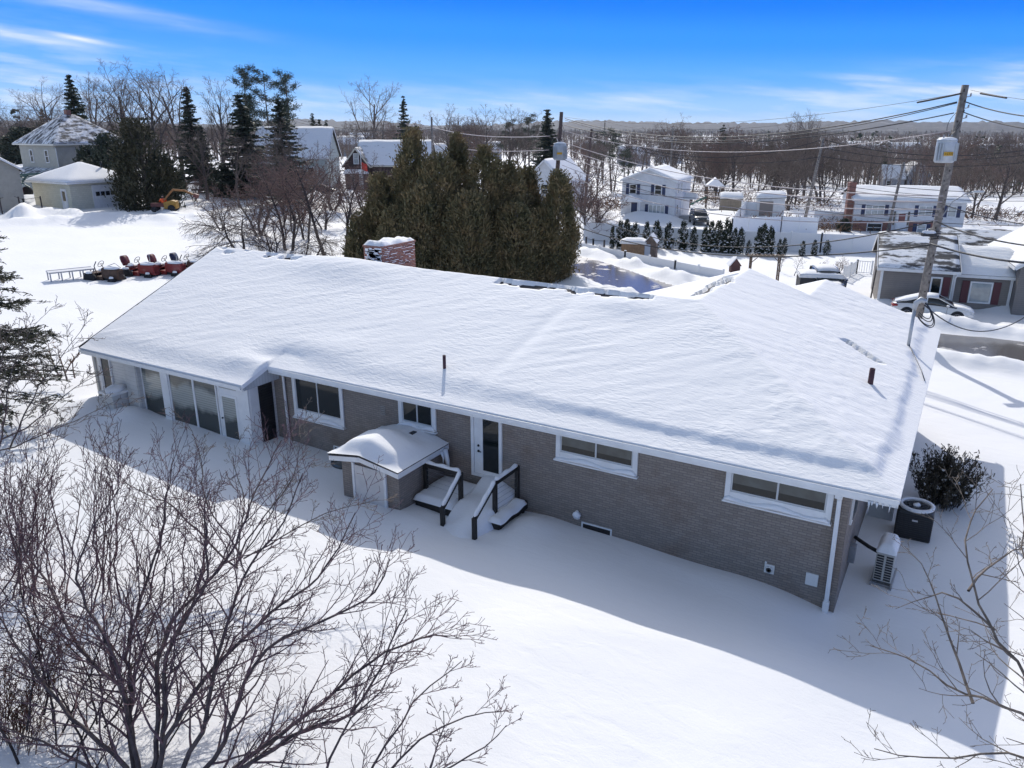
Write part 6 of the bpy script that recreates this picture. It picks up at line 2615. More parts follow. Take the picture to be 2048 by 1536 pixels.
pts = [(0, 0, .10), (0, 0, .34), (0, .02, .54), (0, .03, .62), (-.21, .02, .53), (-.32, .18, .32), (-.24, .38, .30), (.21, .02, .53), (.32, .18, .32), (.24, .38, .30)]
body_mesh('jacket', pts, [(0, 1), (1, 2), (2, 3), (2, 4), (4, 5), (5, 6), (2, 7), (7, 8), (8, 9)], [.22, .23, .21, .11, .11, .095, .075, .11, .095, .075], ORJ, PE)
mb = MB()
mb.blob((0, .06, .84), .088, .105, .125, 1, 0, 16, 12, False)
mb.blob((0, .165, .83), .02, .03, .03, 2, 0, 8, 6, False)
mb.blob((-.088, .06, .83), .015, .03, .04, 2, 0, 8, 6, False)
mb.blob((.088, .06, .83), .015, .03, .04, 2, 0, 8, 6, False)
hd = mb.build('head', skin, PE)
mb = MB()
for s in (-1, 1):
    mb.blob((s * .035, .152, .86), .012, .008, .008, 1, 0, 8, 5, False)
mb.box(-.03, .03, .150, .160, .775, .785)
mb.build('face', BLACK, hd)
mb = MB()
mb.blob((0, .05, .875), .102, .115, .115, 1, .02, 16, 6, True)
mb.build('cap', BLACK, PE)
for s in (-1, 1):
    mb = MB()
    mb.blob((s * .22, .44, .30), .045, .055, .03, 1, 0, 10, 6, False)
    for k in range(4):
        mb.tube([(s * .22 - .03 + k * .02, .47, .31), (s * .22 - .03 + k * .02, .52 + .005 * (k % 3), .30), (s * .22 - .03 + k * .02, .52, .27)], [.011, .010, .008], 6)
    mb.tube([(s * .22 - s * .04, .44, .30), (s * .22 - s * .065, .48, .29)], [.012, .010], 6)
    mb.build('glove', BLACK, PE)

g = ground(40, 402)
TL = thing('loader_tractor', 'red tractor with dark green loader frame piled against a snow bank', 'tractor', (g.x, g.y, g.z), R(20))
mb = MB()
mb.loft([[(x, -.45, .5), (x, .45, .5), (x, .4, z), (x, -.4, z)] for x, z in ((-1.6, 1.2), (.2, 1.35), (.3, 1.0))], smooth=False)
mb.build('hood', TRED, TL)
mb = MB()
for y in (-.6, .6):
    mb.beam((-.6, y, .9), (1.2, y, 2.6), .14, .18)
    mb.beam((1.2, y, 2.6), (3.4, y, 2.7), .14, .18)
    mb.beam((.2, y, 2.3), (2.2, y, 1.2), .10)
    mb.beam((-.2, y, 2.2), (1.2, y, 2.6), .10)
for x in (-.2, 1.2, 2.3, 3.4):
    mb.beam((x, -.6, 2.4), (x, .6, 2.4), .10)
mb.build('loader_frame', mat('dark_teal_paint', (.02, .07, .07), .5), TL)
for x, r_ in ((-1.3, .4), (.6, .62)):
    for s in (-1, 1):
        mb = MB()
        mb.lathe([(r_ * .4, -.18), (r_ * .95, -.18), (r_, 0), (r_ * .95, .18), (r_ * .4, .18)], (x, s * .75, r_), 16, 'y')
        mb.build('wheel', RUBBER, TL)

# ------------------------------------------------------------------ trees
def rot_about(v, axis, a):
    return Matrix.Rotation(a, 3, axis) @ v


def grow(rg, p, d, L, r, lev, P, out):
    """recursive branch; out[level] gets (points, radii)"""
    n = max(3, int(L / P['seg'][min(lev, len(P['seg']) - 1)]))
    n = min(n, 12)
    pts, rad = [p.copy()], [r]
    dirs = [d.copy()]
    wig = P['wig'][min(lev, len(P['wig']) - 1)]
    up = P['up'][min(lev, len(P['up']) - 1)]
    rend = r * P.get('taper', .35) if lev < P['lev'] else r * .45
    q = p.copy()
    for i in range(n):
        d = (d + Vector((rg.gauss(0, wig), rg.gauss(0, wig), rg.gauss(0, wig) + up))).normalized()
        q = q + d * (L / n)
        if q.z < .12 and lev > 0:
            q.z = .12
        pts.append(q.copy())
        rad.append(max(r + (rend - r) * (i + 1) / n, P['rmin']))
        dirs.append(d.copy())
    out[min(lev, 4)].append((pts, rad))
    if lev >= P['lev']:
        return
    k = P['kids'][lev]
    k = max(1, int(k * rg.uniform(.8, 1.2)))
    t0 = P['t0'][lev]
    sprout(rg, pts, rad, dirs, L, lev, P, out, k, t0)


def sprout(rg, pts, rad, dirs, L, lev, P, out, k, t0):
    n = len(pts) - 1
    ph = rg.uniform(0, 6.28)
    for j in range(k):
        t = t0 + (1 - t0) * (j + rg.uniform(.1, .9)) / k
        t = min(t, .985)
        f = t * n
        i = min(int(f), n - 1)
        q = pts[i].lerp(pts[i + 1], f - i)
        rr = rad[i] + (rad[i + 1] - rad[i]) * (f - i)
        dd = dirs[min(i + 1, n)]
        ph += 2.4 + rg.uniform(-.5, .5)
        ang = R(rg.uniform(*P['ang'][min(lev, len(P['ang']) - 1)]))
        ax = rot_about(dd.orthogonal().normalized(), dd, ph)
        nd = rot_about(dd, ax, ang)
        if nd.z < P.get('minz', -.35):
            nd.z = P.get('minz', -.35)
            nd.normalize()
        nl = L * rg.uniform(*P['len'][min(lev, len(P['len']) - 1)]) * (1 - P.get('tipshort', .45) * t)
        grow(rg, q, nd, nl, max(rr * P.get('rk', .62), P['rmin']), lev + 1, P, out)


def tubes_np(polys, sides):
    vs, fs, o = [], [], 0
    ca = [(math.cos(2 * math.pi * k / sides), math.sin(2 * math.pi * k / sides)) for k in range(sides)]
    for pts, rad in polys:
        m = len(pts)
        d0 = pts[-1] - pts[0]
        d0 = d0.normalized() if d0.length > 1e-6 else Vector((0, 0, 1))
        x = d0.orthogonal().normalized()
        for i in range(m):
            d = pts[min(i + 1, m - 1)] - pts[max(i - 1, 0)]
            d = d.normalized() if d.length > 1e-9 else d0
            x = x - d * x.dot(d)
            x = x.normalized() if x.length > 1e-6 else d.orthogonal().normalized()
            y = d.cross(x)
            r_ = rad[i]
            p = pts[i]
            for c, s in ca:
                vs.append((p.x + (x.x * c + y.x * s) * r_, p.y + (x.y * c + y.y * s) * r_, p.z + (x.z * c + y.z * s) * r_))
        for i in range(m - 1):
            a = o + i * sides
            for k in range(sides):
                k2 = (k + 1) % sides
                fs.append((a + k, a + k2, a + sides + k2, a + sides + k))
        o += m * sides
    return np.array(vs, np.float32).reshape(-1, 3), np.array(fs, np.int32).reshape(-1, 4)


def tree_meshes(out, root, bark, twig, split=1):
    """trunk with its big limbs, and the crown of finer branches"""
    for nm, levs, m in (('trunk', range(0, split + 1), bark), ('crown', range(split + 1, 5), twig)):
        parts = []
        for l_ in levs:
            if out[l_]:
                parts.append(tubes_np(out[l_], 7 if l_ == 0 else (5 if l_ == 1 else (4 if l_ == 2 else 3))))
        if parts:
            v, f = join(parts)
            np_mesh(nm, v, f, m, root, True)


BP = {
    'spread': dict(seg=(.8, .6, .5, .4, .35), wig=(.05, .10, .14, .17, .2), up=(.02, .05, .05, .04, .02), lev=4, kids=(9, 7, 6, 4), t0=(.28, .25, .2, .15), ang=((28, 52), (28, 55), (30, 60), (30, 65)), len=((.62, .95), (.42, .62), (.42, .65), (.4, .7)), rmin=.012, rk=.60, taper=.30),
    'upright': dict(seg=(.8, .6, .5, .4), wig=(.05, .08, .12, .15), up=(.02, .10, .09, .06), lev=4, kids=(12, 6, 5, 4), t0=(.22, .2, .2, .2), ang=((22, 40), (22, 42), (25, 50), (30, 60)), len=((.45, .75), (.38, .6), (.4, .65), (.4, .7)), rmin=.012, rk=.55, taper=.25),
    'wind': dict(seg=(.8, .6, .5, .4), wig=(.06, .10, .13, .15), up=(.0, .03, .03, .03), lev=4, kids=(9, 7, 5, 4), t0=(.3, .2, .2, .2), ang=((25, 55), (25, 50), (25, 55), (30, 60)), len=((.55, .9), (.4, .65), (.42, .65), (.4, .7)), rmin=.012, rk=.58, taper=.28),
    'brush': dict(seg=(.5, .4, .35), wig=(.10, .14, .18, .2), up=(.03, .06, .06, .04), lev=3, kids=(9, 8, 6), t0=(.12, .1, .1), ang=((25, 55), (25, 60), (30, 65)), len=((.5, .85), (.4, .65), (.4, .65)), rmin=.010, rk=.6, taper=.3),
    'weep': dict(seg=(.5, .4, .35), wig=(.08, .12, .10, .10), up=(.02, -.09, -.16, -.12), lev=3, kids=(9, 11, 7), t0=(.3, .12, .1), ang=((45, 85), (25, 60), (20, 45)), len=((.9, 1.3), (.5, .8), (.5, .8)), rmin=.010, rk=.6, taper=.3, minz=-.9),
    'slim': dict(seg=(.8, .6, .5), wig=(.04, .08, .12), up=(.02, .06, .05), lev=3, kids=(12, 6, 4), t0=(.35, .2, .2), ang=((30, 60), (28, 55), (30, 60)), len=((.28, .5), (.4, .65), (.4, .7)), rmin=.014, rk=.5, taper=.25),
}


def bare_proto(kind, seed, H, r0, bark=BARK, twig=TWIG, stems=1, lean=(0, 0), rmin=None, split=1):
    rg = random.Random(seed)
    P = dict(BP[kind])
    if rmin:
        P['rmin'] = rmin
    out = [[] for _ in range(5)]
    for s in range(stems):
        a = s * 6.283 / max(stems, 1) + rg.uniform(-.4, .4)
        tilt = 0 if stems == 1 else rg.uniform(.12, .4)
        d = Vector((math.cos(a) * tilt + lean[0], math.sin(a) * tilt + lean[1], 1)).normalized()
        grow(rg, Vector((math.cos(a) * .15 * (stems > 1), math.sin(a) * .15 * (stems > 1), -.3)), d, H * (.62 if kind != 'slim' else .95) * rg.uniform(.85, 1.1), r0 * (1 if stems == 1 else .7), 0, P, out)
    zmax = max(p.z for l_ in out for pts, _ in l_ for p in pts)
    k = H / zmax
    for l_ in out:
        for pts, _ in l_:
            for p in pts:
                p *= k
    root = thing('bare_tree', 'bare tree', 'tree')
    tree_meshes(out, root, bark, twig, split)
    root['_h'] = H
    return root


def place(proto, px, py_top, d, label, name=None, group=None, rz=None, wide=1.0, base_px=None):
    """stand a tree so that its top is seen at (px, py_top) from the viewpoint at depth d"""
    top = at_depth(px, py_top, d)
    x, y = top.x, top.y
    z = tz(x, y)
    H = max(1.5, top.z - z)
    s = H / proto['_h']
    rg = random.Random(int(px * 7 + d * 3))
    if rz is None:
        rz = rg.uniform(0, 6.28)
    if not proto.get('_used'):
        proto['_used'] = 1
        c = proto
        c.location, c.rotation_euler, c.scale = (x, y, z), (0, 0, rz), (s * wide, s * wide, s)
        c['label'] = label
        if group:
            c['group'] = group
    else:
        c = dup(proto, (x, y, z), rz, s * wide, label, group, zsc=s)
    if name:
        c.name = name
    return c


# --- conifers
def cards(c, dirs, ln, wd, rg, droop=0.0, side=None):
    """leaf-sized rectangles: centres c, direction dirs"""
    n = len(c)
    d = dirs / np.maximum(np.linalg.norm(dirs, axis=1, keepdims=True), 1e-6)
    u = rg.normal(size=(n, 3))
    s = np.cross(d, u)
    s /= np.maximum(np.linalg.norm(s, axis=1, keepdims=True), 1e-6)
    ln = np.broadcast_to(np.asarray(ln, float), (n,))[:, None]
    wd = np.broadcast_to(np.asarray(wd, float), (n,))[:, None]
    a, b = c - d * ln * .5, c + d * ln * .5
    v = np.stack([a - s * wd * .35, a + s * wd * .35, b + s * wd * .5, b - s * wd * .5], 1).reshape(-1, 3)
    f = np.arange(4 * n).reshape(-1, 4)
    return v, f


def cedar_tree(seed, H, Rm, m=CEDARF, n=9000, ln=(.22, .5), wd=.13, lean=(0, 0), pointed=.85, clump=260, open_=.0):
    rg = np.random.default_rng(seed)
    root = thing('evergreen_tree', 'evergreen', 'tree')
    # lumpy column: clump centres near the surface carry many upright sprays
    t = rg.uniform(0.01, 1, clump) ** 1.15
    prof = lambda q: np.clip(np.minimum(.45 + q * 2.2, 1), 0, 1) * np.clip((1 - q), 0, 1) ** (.52 * pointed) * (1 + .12 * np.sin(q * 9 + seed))
    a = rg.uniform(0, 6.283, clump)
    rr = Rm * prof(t) * rg.uniform(.60, 1.0, clump) * (1 + .18 * np.sin(2 * a + seed) + .10 * np.sin(3 * a + 2 * seed + t * 5))
    cc = np.stack([rr * np.cos(a), rr * np.sin(a), .15 + t * (H - .5)], 1)
    size = Rm * rg.uniform(.16, .34, clump) * (1 - .45 * t)
    w = size ** 1.6
    k = rg.choice(clump, n, p=w / w.sum())
    off = rg.normal(size=(n, 3)) * size[k][:, None] * np.array([.62, .62, 1.05])
    c = cc[k] + off
    c[:, 2] = np.clip(c[:, 2], .05, H)
    outd = np.stack([np.cos(a[k]), np.sin(a[k]), np.full(n, 0)], 1)
    d = outd * .55 + np.array([0, 0, 1.0]) * rg.uniform(.4, 1.2, (n, 1)) + rg.normal(size=(n, 3)) * .45
    # wispy leader shoots
    v, f = cards(c, d, rg.uniform(*ln, n), wd * rg.uniform(.6, 1.3, n), rg)
    v[:, 0] += lean[0] * (v[:, 2] / H) ** 2
    v[:, 1] += lean[1] * (v[:, 2] / H) ** 2
    np_mesh('crown', v, f, m, root)
    mb = MB()
    mb.tube([(0, 0, -.4), (lean[0] * .1, lean[1] * .1, H * .4), (lean[0] * .7, lean[1] * .7, H * .85)], [Rm * .09, Rm * .06, Rm * .02], 8)
    for i in range(14):
        q = .05 + .8 * i / 14
        aa = rg.uniform(0, 6.28)
        r_ = Rm * float(prof(np.array(q))) * .7
        mb.tube([(0, 0, H * q * .9), (r_ * .5 * math.cos(aa), r_ * .5 * math.sin(aa), H * q * .9 + r_ * .5), (r_ * math.cos(aa), r_ * math.sin(aa), H * q * .9 + r_ * 1.3)], [Rm * .03, Rm * .02, Rm * .008], 5)
    mb.build('trunk', BARK, root)
    root['_h'] = H
    return root


def spruce_tree(seed, H, Rm, m=SPRUCEF, whorls=60, per=6, droop=.25, dens=9, wd=.20, bare=.06, ragged=.25, dead=False):
    rg = np.random.default_rng(seed)
    root = thing('spruce_tree', 'spruce', 'tree')
    mb = MB()
    mb.tube([(0, 0, -.4), (0, 0, H * .5), (0, 0, H)], [Rm * .085, Rm * .05, .015], 8)
    C, D, LN = [], [], []
    for i in range(whorls):
        t = bare + (1 - bare) * (i + rg.uniform(-.3, .3)) / whorls
        t = min(max(t, bare), .99)
        L = Rm * (1 - t) ** .82 * rg.uniform(1 - ragged, 1 + ragged * .5) + .12
        k = max(4, int(per * (1 - .45 * t)))
        a0 = rg.uniform(0, 6.28)
        for j in range(k):
            a = a0 + 6.283 * j / k + rg.uniform(-.3, .3)
            l_ = L * rg.uniform(.7, 1.12)
            z0 = min(t * H + rg.normal() * H * .022, H * .985)
            ns = max(3, int(dens * l_ / Rm) + 2)
            s_ = np.linspace(.12, 1, ns)
            x = s_ * l_ * math.cos(a)
            y = s_ * l_ * math.sin(a)
            z = z0 + l_ * (.12 * s_ - droop * s_ ** 1.6 + .14 * s_ ** 4)
            mb.tube([(0, 0, z0), (x[ns // 2], y[ns // 2], z[ns // 2]), (x[-1], y[-1], z[-1])], [.04 * (1 - t) + .012, .025 * (1 - t) + .008, .006], 3, False)
            if dead and rg.uniform() < .25:
                continue
            for q in range(ns):
                for sgn in (-1, 0, 1):
                    w_ = l_ * .22 * (1.15 - s_[q]) + .08
                    px_ = x[q] - math.sin(a) * sgn * w_ * .8 + rg.normal() * .05
                    py_ = y[q] + math.cos(a) * sgn * w_ * .8 + rg.normal() * .05
                    C.append((px_, py_, z[q] - abs(sgn) * w_ * .18 + rg.normal() * .05))
                    D.append((math.cos(a) - math.sin(a) * sgn * .8, math.sin(a) + math.cos(a) * sgn * .8, rg.normal() * .25 - .2))
                    LN.append(w_ * rg.uniform(1.0, 1.8) + .12)
    C, D, LN = np.array(C), np.array(D), np.array(LN)
    v, f = cards(C, D, LN, wd * rg.uniform(.6, 1.4, len(C)), rg)
    np_mesh('crown', v, f, m, root)
    mb.build('trunk', BARK, root)
    root['_h'] = H
    return root


def pine_tree(seed, H, Rm, m=PINEF, limbs=17, bare=.46):
    rg = np.random.default_rng(seed)
    root = thing('pine_tree', 'pine', 'tree')
    mb = MB()
    bx, by = rg.normal(0, .3, 2)
    trunk = lambda z: Vector((bx * math.sin(z / H * 2.5), by * math.sin(z / H * 2.1), z))
    mb.tube([trunk(H * k / 8) - Vector((0, 0, .4 if k == 0 else 0)) for k in range(9)], [Rm * .075 * (1 - k / 9.5) for k in range(9)], 8)
    C, D = [], []
    for i in range(limbs):
        t = max(bare + .001, bare + (1 - bare) * (i + rg.uniform(-.4, .4)) / limbs)
        a = i * 2.4 + rg.uniform(-.5, .5)
        l_ = Rm * (1.15 - .72 * ((t - bare) / (1 - bare)) ** 1.5) * rg.uniform(.35, 1.25)
        p = trunk(H * min(t, .98))
        pts = [p]
        d = Vector((math.cos(a), math.sin(a), rg.uniform(.05, .7)))
        for q in range(4):
            d = (d + Vector((rg.normal() * .18, rg.normal() * .18, .10))).normalized()
            pts.append(pts[-1] + d * l_ / 4)
        mb.tube(pts, [.09 * (1 - t) + .03, .06 * (1 - t) + .02, .04, .025, .012], 4, False)
        for q in range(int(6 + 5 * l_)):
            s_ = rg.uniform(.35, 1.02)
            k = min(int(s_ * 4), 3)
            b = pts[k].lerp(pts[k + 1], min(s_ * 4 - k, 1))
            ctr = np.array(b) + np.array([rg.normal() * .35, rg.normal() * .35, rg.uniform(-.05, .35)]) * (.4 + .5 * l_ / Rm)
            m_ = 16
            o = rg.normal(size=(m_, 3)) * np.array([.34, .34, .22])
            C.append(ctr + o)
            D.append(o + np.array([0, 0, .12]) + rg.normal(size=(m_, 3)) * .15)
    C, D = np.concatenate(C), np.concatenate(D)
    v, f = cards(C, D, rg.uniform(.22, .42, len(C)), .075, rg)
    np_mesh('crown', v, f, m, root)
    mb.build('trunk', BARK, root)
    root['_h'] = H
    return root


# ---- the dense cedars just behind the ridge
CED = [(815, 256, 54, 2.3, 0, 'tallest pointed cedar of the dense clump, left of its middle', (.3, 0)),
       (762, 345, 55, 1.9, 1, 'shorter ragged cedar at the left flank of the dense clump', (-.2, 0)),
       (716, 425, 55, 1.25, 2, 'thin loose cedar at the far left foot of the clump above the chimney', (0, 0)),
       (914, 266, 56, 1.75, 3, 'pointed dark topped cedar in the middle of the dense clump', (0, 0)),
       (872, 306, 53, 1.9, 4, 'cedar squeezed between the two tallest tips of the clump', (.2, 0)),
       (962, 291, 54, 1.9, 5, 'broad cedar right of the dark pointed tip in the clump', (.3, 0)),
       (1012, 322, 55, 1.8, 6, 'brownish cedar in the right half of the dense clump', (.2, 0)),
       (1050, 334, 57, 1.9, 7, 'loose topped cedar near the right side of the dense clump', (.2, 0)),
       (1118, 340, 55, 1.75, 8, 'rounded outermost right cedar beside the street', (0, 0)),
       (842, 370, 52.5, 1.9, 9, 'low dark cedar in front of the clump, above the roof snow', (0, 0)),
       (935, 380, 52.5, 1.9, 10, 'low front cedar under the dark pointed tip', (0, 0)),
       (1030, 405, 53.5, 1.9, 11, 'low front cedar on the right, touching the snowy ridge', (0, 0)),
       (1085, 415, 54.5, 1.5, 12, 'low cedar against the outermost right cedar', (0, 0)),
       (788, 410, 53, 1.6, 13, 'low front cedar right behind the brick chimney', (0, 0))]
for px, py, d, rm, sd, lb, ln_ in CED:
    top = at_depth(px, py, d)
    H = top.z - tz(top.x, top.y)
    tr = cedar_tree(40 + sd, H, rm, n=int(2700 * H) if rm > 1.4 else 8000, ln=(.12, .32), wd=.075, lean=ln_, pointed=1.05 if sd in (0, 3) else .66, clump=420)
    place(tr, px, py, d, lb, 'cedar_tree', 'cedars in the dense clump behind the ridge', 0)

# ---- row of young evergreens along the white fence
HP_ = [cedar_tree(70 + k, 3.3, .62 + .05 * k, HEDGEF, 1500, (.10, .22), .075, clump=110) for k in range(3)]
rs = np.random.RandomState(3)
for p_ in HP_:      # snow lodged in the sprays
    vs = []
    mb = MB()
    for k in range(70):
        q = rs.uniform(.02, .75) ** 1.4
        a = rs.uniform(0, 6.28)
        r_ = .62 * (1 - q) ** .5 * rs.uniform(.75, 1.12)
        mb.blob((r_ * math.cos(a), r_ * math.sin(a), .12 + q * 3.0), .10, .10, .07, k, .2, 6, 3, True)
    mb.build('lodged_snow', SNOWCAP, p_)
hx_list = [(1226, 448, .9), (1242, 437, 1), (1255, 432, 1.05), (1272, 440, 1), (1295, 440, 1), (1315, 436, 1.05), (1340, 440, 1.1), (1368, 438, 1.1), (1390, 448, 1.0), (1412, 448, 1), (1425, 438, 1.05), (1440, 434, 1.15),
           (1458, 432, 1.25), (1472, 452, .9), (1484, 450, .9), (1499, 480, .8), (1521, 450, 1), (1530, 442, 1.0), (1545, 448, 1.1), (1561, 476, .8), (1571, 472, .75), (1607, 482, .9), (1631, 480, 1), (1656, 478, .95)]
ordn = ['first', 'second', 'third', 'fourth', 'fifth', 'sixth', 'seventh', 'eighth', 'ninth', 'tenth', 'eleventh', 'twelfth', 'thirteenth', 'fourteenth', 'fifteenth', 'sixteenth', 'seventeenth', 'eighteenth', 'nineteenth', 'twentieth', 'twenty first', 'twenty second', 'twenty third', 'last']
for i, (px, py, wd) in enumerate(hx_list):
    by = float(np.interp(px, [1222, 1345, 1427, 1478, 1519, 1610, 1660], [500, 501, 507, 510, 513, 513, 511]))
    d = (ground(px, by) - CAMP).dot(FW)
    place(HP_[i % 3], px, py, d, f'{ordn[i]} young evergreen from the left in the row along the white fence', 'young_evergreen', 'young evergreens along the white fence', None, wd * (.86 if py < 460 else 1.1))

# ---- dark conifers on the left and centre
sp1 = spruce_tree(1, 15, 3.6, whorls=70, ragged=.35)
sp2 = spruce_tree(2, 15, 3.3, whorls=60, ragged=.6)
sp3 = spruce_tree(3, 15, 2.6, whorls=46, per=5, ragged=.65, dens=7)
place(sp1, 137, 148, 120, 'dark pointed spruce rising behind the hip roofed house', 'spruce_tree')
place(sp2, 371, 172, 112, 'ragged spruce between the tall bare trees and the block garage', 'spruce_tree', wide=1.1)
place(sp1, 478, 188, 96, 'broad dark spruce with branches to the snow, left of the pines', 'spruce_tree', wide=1.5)
place(sp2, 400, 250, 100, 'lower ragged spruce beside the broad dark spruce', 'spruce_tree', wide=1.2)
place(sp2, 556, 196, 90, 'dark evergreen full of bare twigs at the right of the pines', 'spruce_tree', wide=1.55)
place(sp3, 806, 191, 150, 'slender open spruce standing alone on the skyline', 'spruce_tree', wide=.95)
place(sp3, 624, 226, 150, 'left tip of the three pointed spruce group before the far slope', 'spruce_tree', 'three pointed spruces on the far slope')
place(sp1, 638, 238, 152, 'middle tip of the three pointed spruce group before the far slope', 'spruce_tree', 'three pointed spruces on the far slope', wide=.9)
place(sp3, 652, 240, 150, 'right tip of the three pointed spruce group before the far slope', 'spruce_tree', 'three pointed spruces on the far slope', wide=1.2)
place(sp2, 82, 216, 175, 'dark far spruce in the wood left of the hip roofed house', 'spruce_tree', wide=1.2)
place(sp2, 832, 250, 160, 'small dark spruce right of the slender open one', 'spruce_tree')
place(sp1, 1095, 218, 150, 'pine topped evergreen just left of the cedar side pole', 'spruce_tree', wide=1.2)
pn1, pn2 = pine_tree(5, 18, 3.4), pine_tree(6, 18, 3.2, limbs=15)
place(pn1, 490, 137, 118, 'left pine of three with layered tufted crown', 'pine_tree', 'three tall pines on the skyline', 0.3)
place(pn2, 530, 142, 118, 'middle pine of three with layered tufted crown', 'pine_tree', 'three tall pines on the skyline', 1.9)
place(pn1, 565, 147, 119, 'right pine of three with layered tufted crown', 'pine_tree', 'three tall pines on the skyline', 3.4)
place(pn2, 1228, 258, 140, 'dense dark green pine left of the white two storey house', 'pine_tree', wide=1.5)
place(pn1, 1252, 300, 138, 'lower dark pine against the white two storey house', 'pine_tree', wide=1.5)
place(pn2, 1060, 230, 185, 'far pine on the skyline behind the cedars', 'pine_tree', wide=1.3)
place(pn2, 1020, 240, 190, 'rounded far pine between windswept trees', 'pine_tree', wide=1.3)
j1 = cedar_tree(90, 9, 3.9, JUNIPERF, 12000, (.2, .45), .12, pointed=.75, clump=110)
j2 = cedar_tree(91, 7, 2.4, SPRUCEF, 4200, (.25, .5), .15, pointed=.7, clump=140)
place(j1, 272, 238, 82, 'massive brown green juniper right of the block garage', 'juniper_tree', rz=0)
place(j2, 208, 268, 93, 'dark loose evergreen covering the hip roofed house front', 'juniper_tree', wide=1.05)
place(j2, 170, 292, 95, 'smaller dark evergreen at the porch corner of the hip roofed house', 'juniper_tree', wide=1.1)
place(j2, 312, 300, 84, 'low dark juniper at the right foot of the massive one', 'juniper_tree', wide=1.1)
place(j2, 1690, 446, 90, 'rounded yew with snow at the brick chimney corner', 'yew_bush', rz=1.0, wide=1.6)
place(j2, 355, 345, 100, 'dark low evergreen behind the backhoe', 'juniper_tree', wide=1.3)
place(j2, 440, 330, 98, 'dark skirted evergreen under the bare brush left of centre', 'juniper_tree', wide=1.5)
place(j2, 40, 255, 165, 'dark far evergreen mass at the far left', 'juniper_tree', wide=2.2)
place(j2, 95, 245, 168, 'dark far evergreen mass behind the hip roofed house', 'juniper_tree', wide=2.2)

# ---- bare trees, left skyline and centre
bt_a = bare_proto('spread', 11, 17, .36)
bt_b = bare_proto('spread', 12, 17, .34)
bt_c = bare_proto('upright', 13, 16, .30)
bt_d = bare_proto('wind', 14, 15, .30, lean=(-.25, .05))
bt_e = bare_proto('spread', 15, 15, .30, stems=2)
for pr, px, py, d, lb, wd in ((bt_a, 78, 148, 140, 'wide bare tree at the far left skyline behind the hip roofed house', 1.1), (bt_b, 170, 138, 135, 'bare tree right of the pointed spruce on the left skyline', 1.0),
                              (bt_c, 215, 118, 104, 'tall leaning bare tree behind the block garage', 1.2), (bt_a, 282, 110, 101, 'tallest bare tree of the left skyline', 1.05),
                              (bt_b, 335, 125, 115, 'big bare tree right of the tallest one on the left skyline', 1.1), (bt_c, 425, 150, 115, 'rounded vase shaped bare tree left of the pines', 1.25),
                              (bt_b, 742, 146, 128, 'lone tall bare tree on the skyline over the brown cottage', 1.0), (bt_d, 915, 206, 170, 'leftmost windswept bare tree over the cedars', 1.2),
                              (bt_d, 958, 208, 172, 'second windswept bare tree over the cedars', 1.2), (bt_d, 1005, 208, 175, 'third windswept bare tree over the cedars', 1.2),
                              (bt_e, 1043, 214, 178, 'fourth windswept bare tree over the cedars', 1.1), (bt_a, 1350, 222, 150, 'bare tree crossing the skyline above the white two storey house', 1.0),
                              (bt_c, 1600, 222, 150, 'left tree of the bare pair over the leaning pole', 1.1), (bt_b, 1628, 214, 148, 'right tree of the bare pair over the leaning pole', .9),
                              (bt_e, 30, 190, 170, 'far bare tree at the left edge skyline', 1.2), (bt_b, 240, 150, 150, 'pale far bare tree between the tall ones on the left', 1.1), (bt_e, 120, 165, 160, 'bare crown behind the pointed spruce', 1.2)):
    place(pr, px, py, d, lb, 'bare_tree', wide=wd)
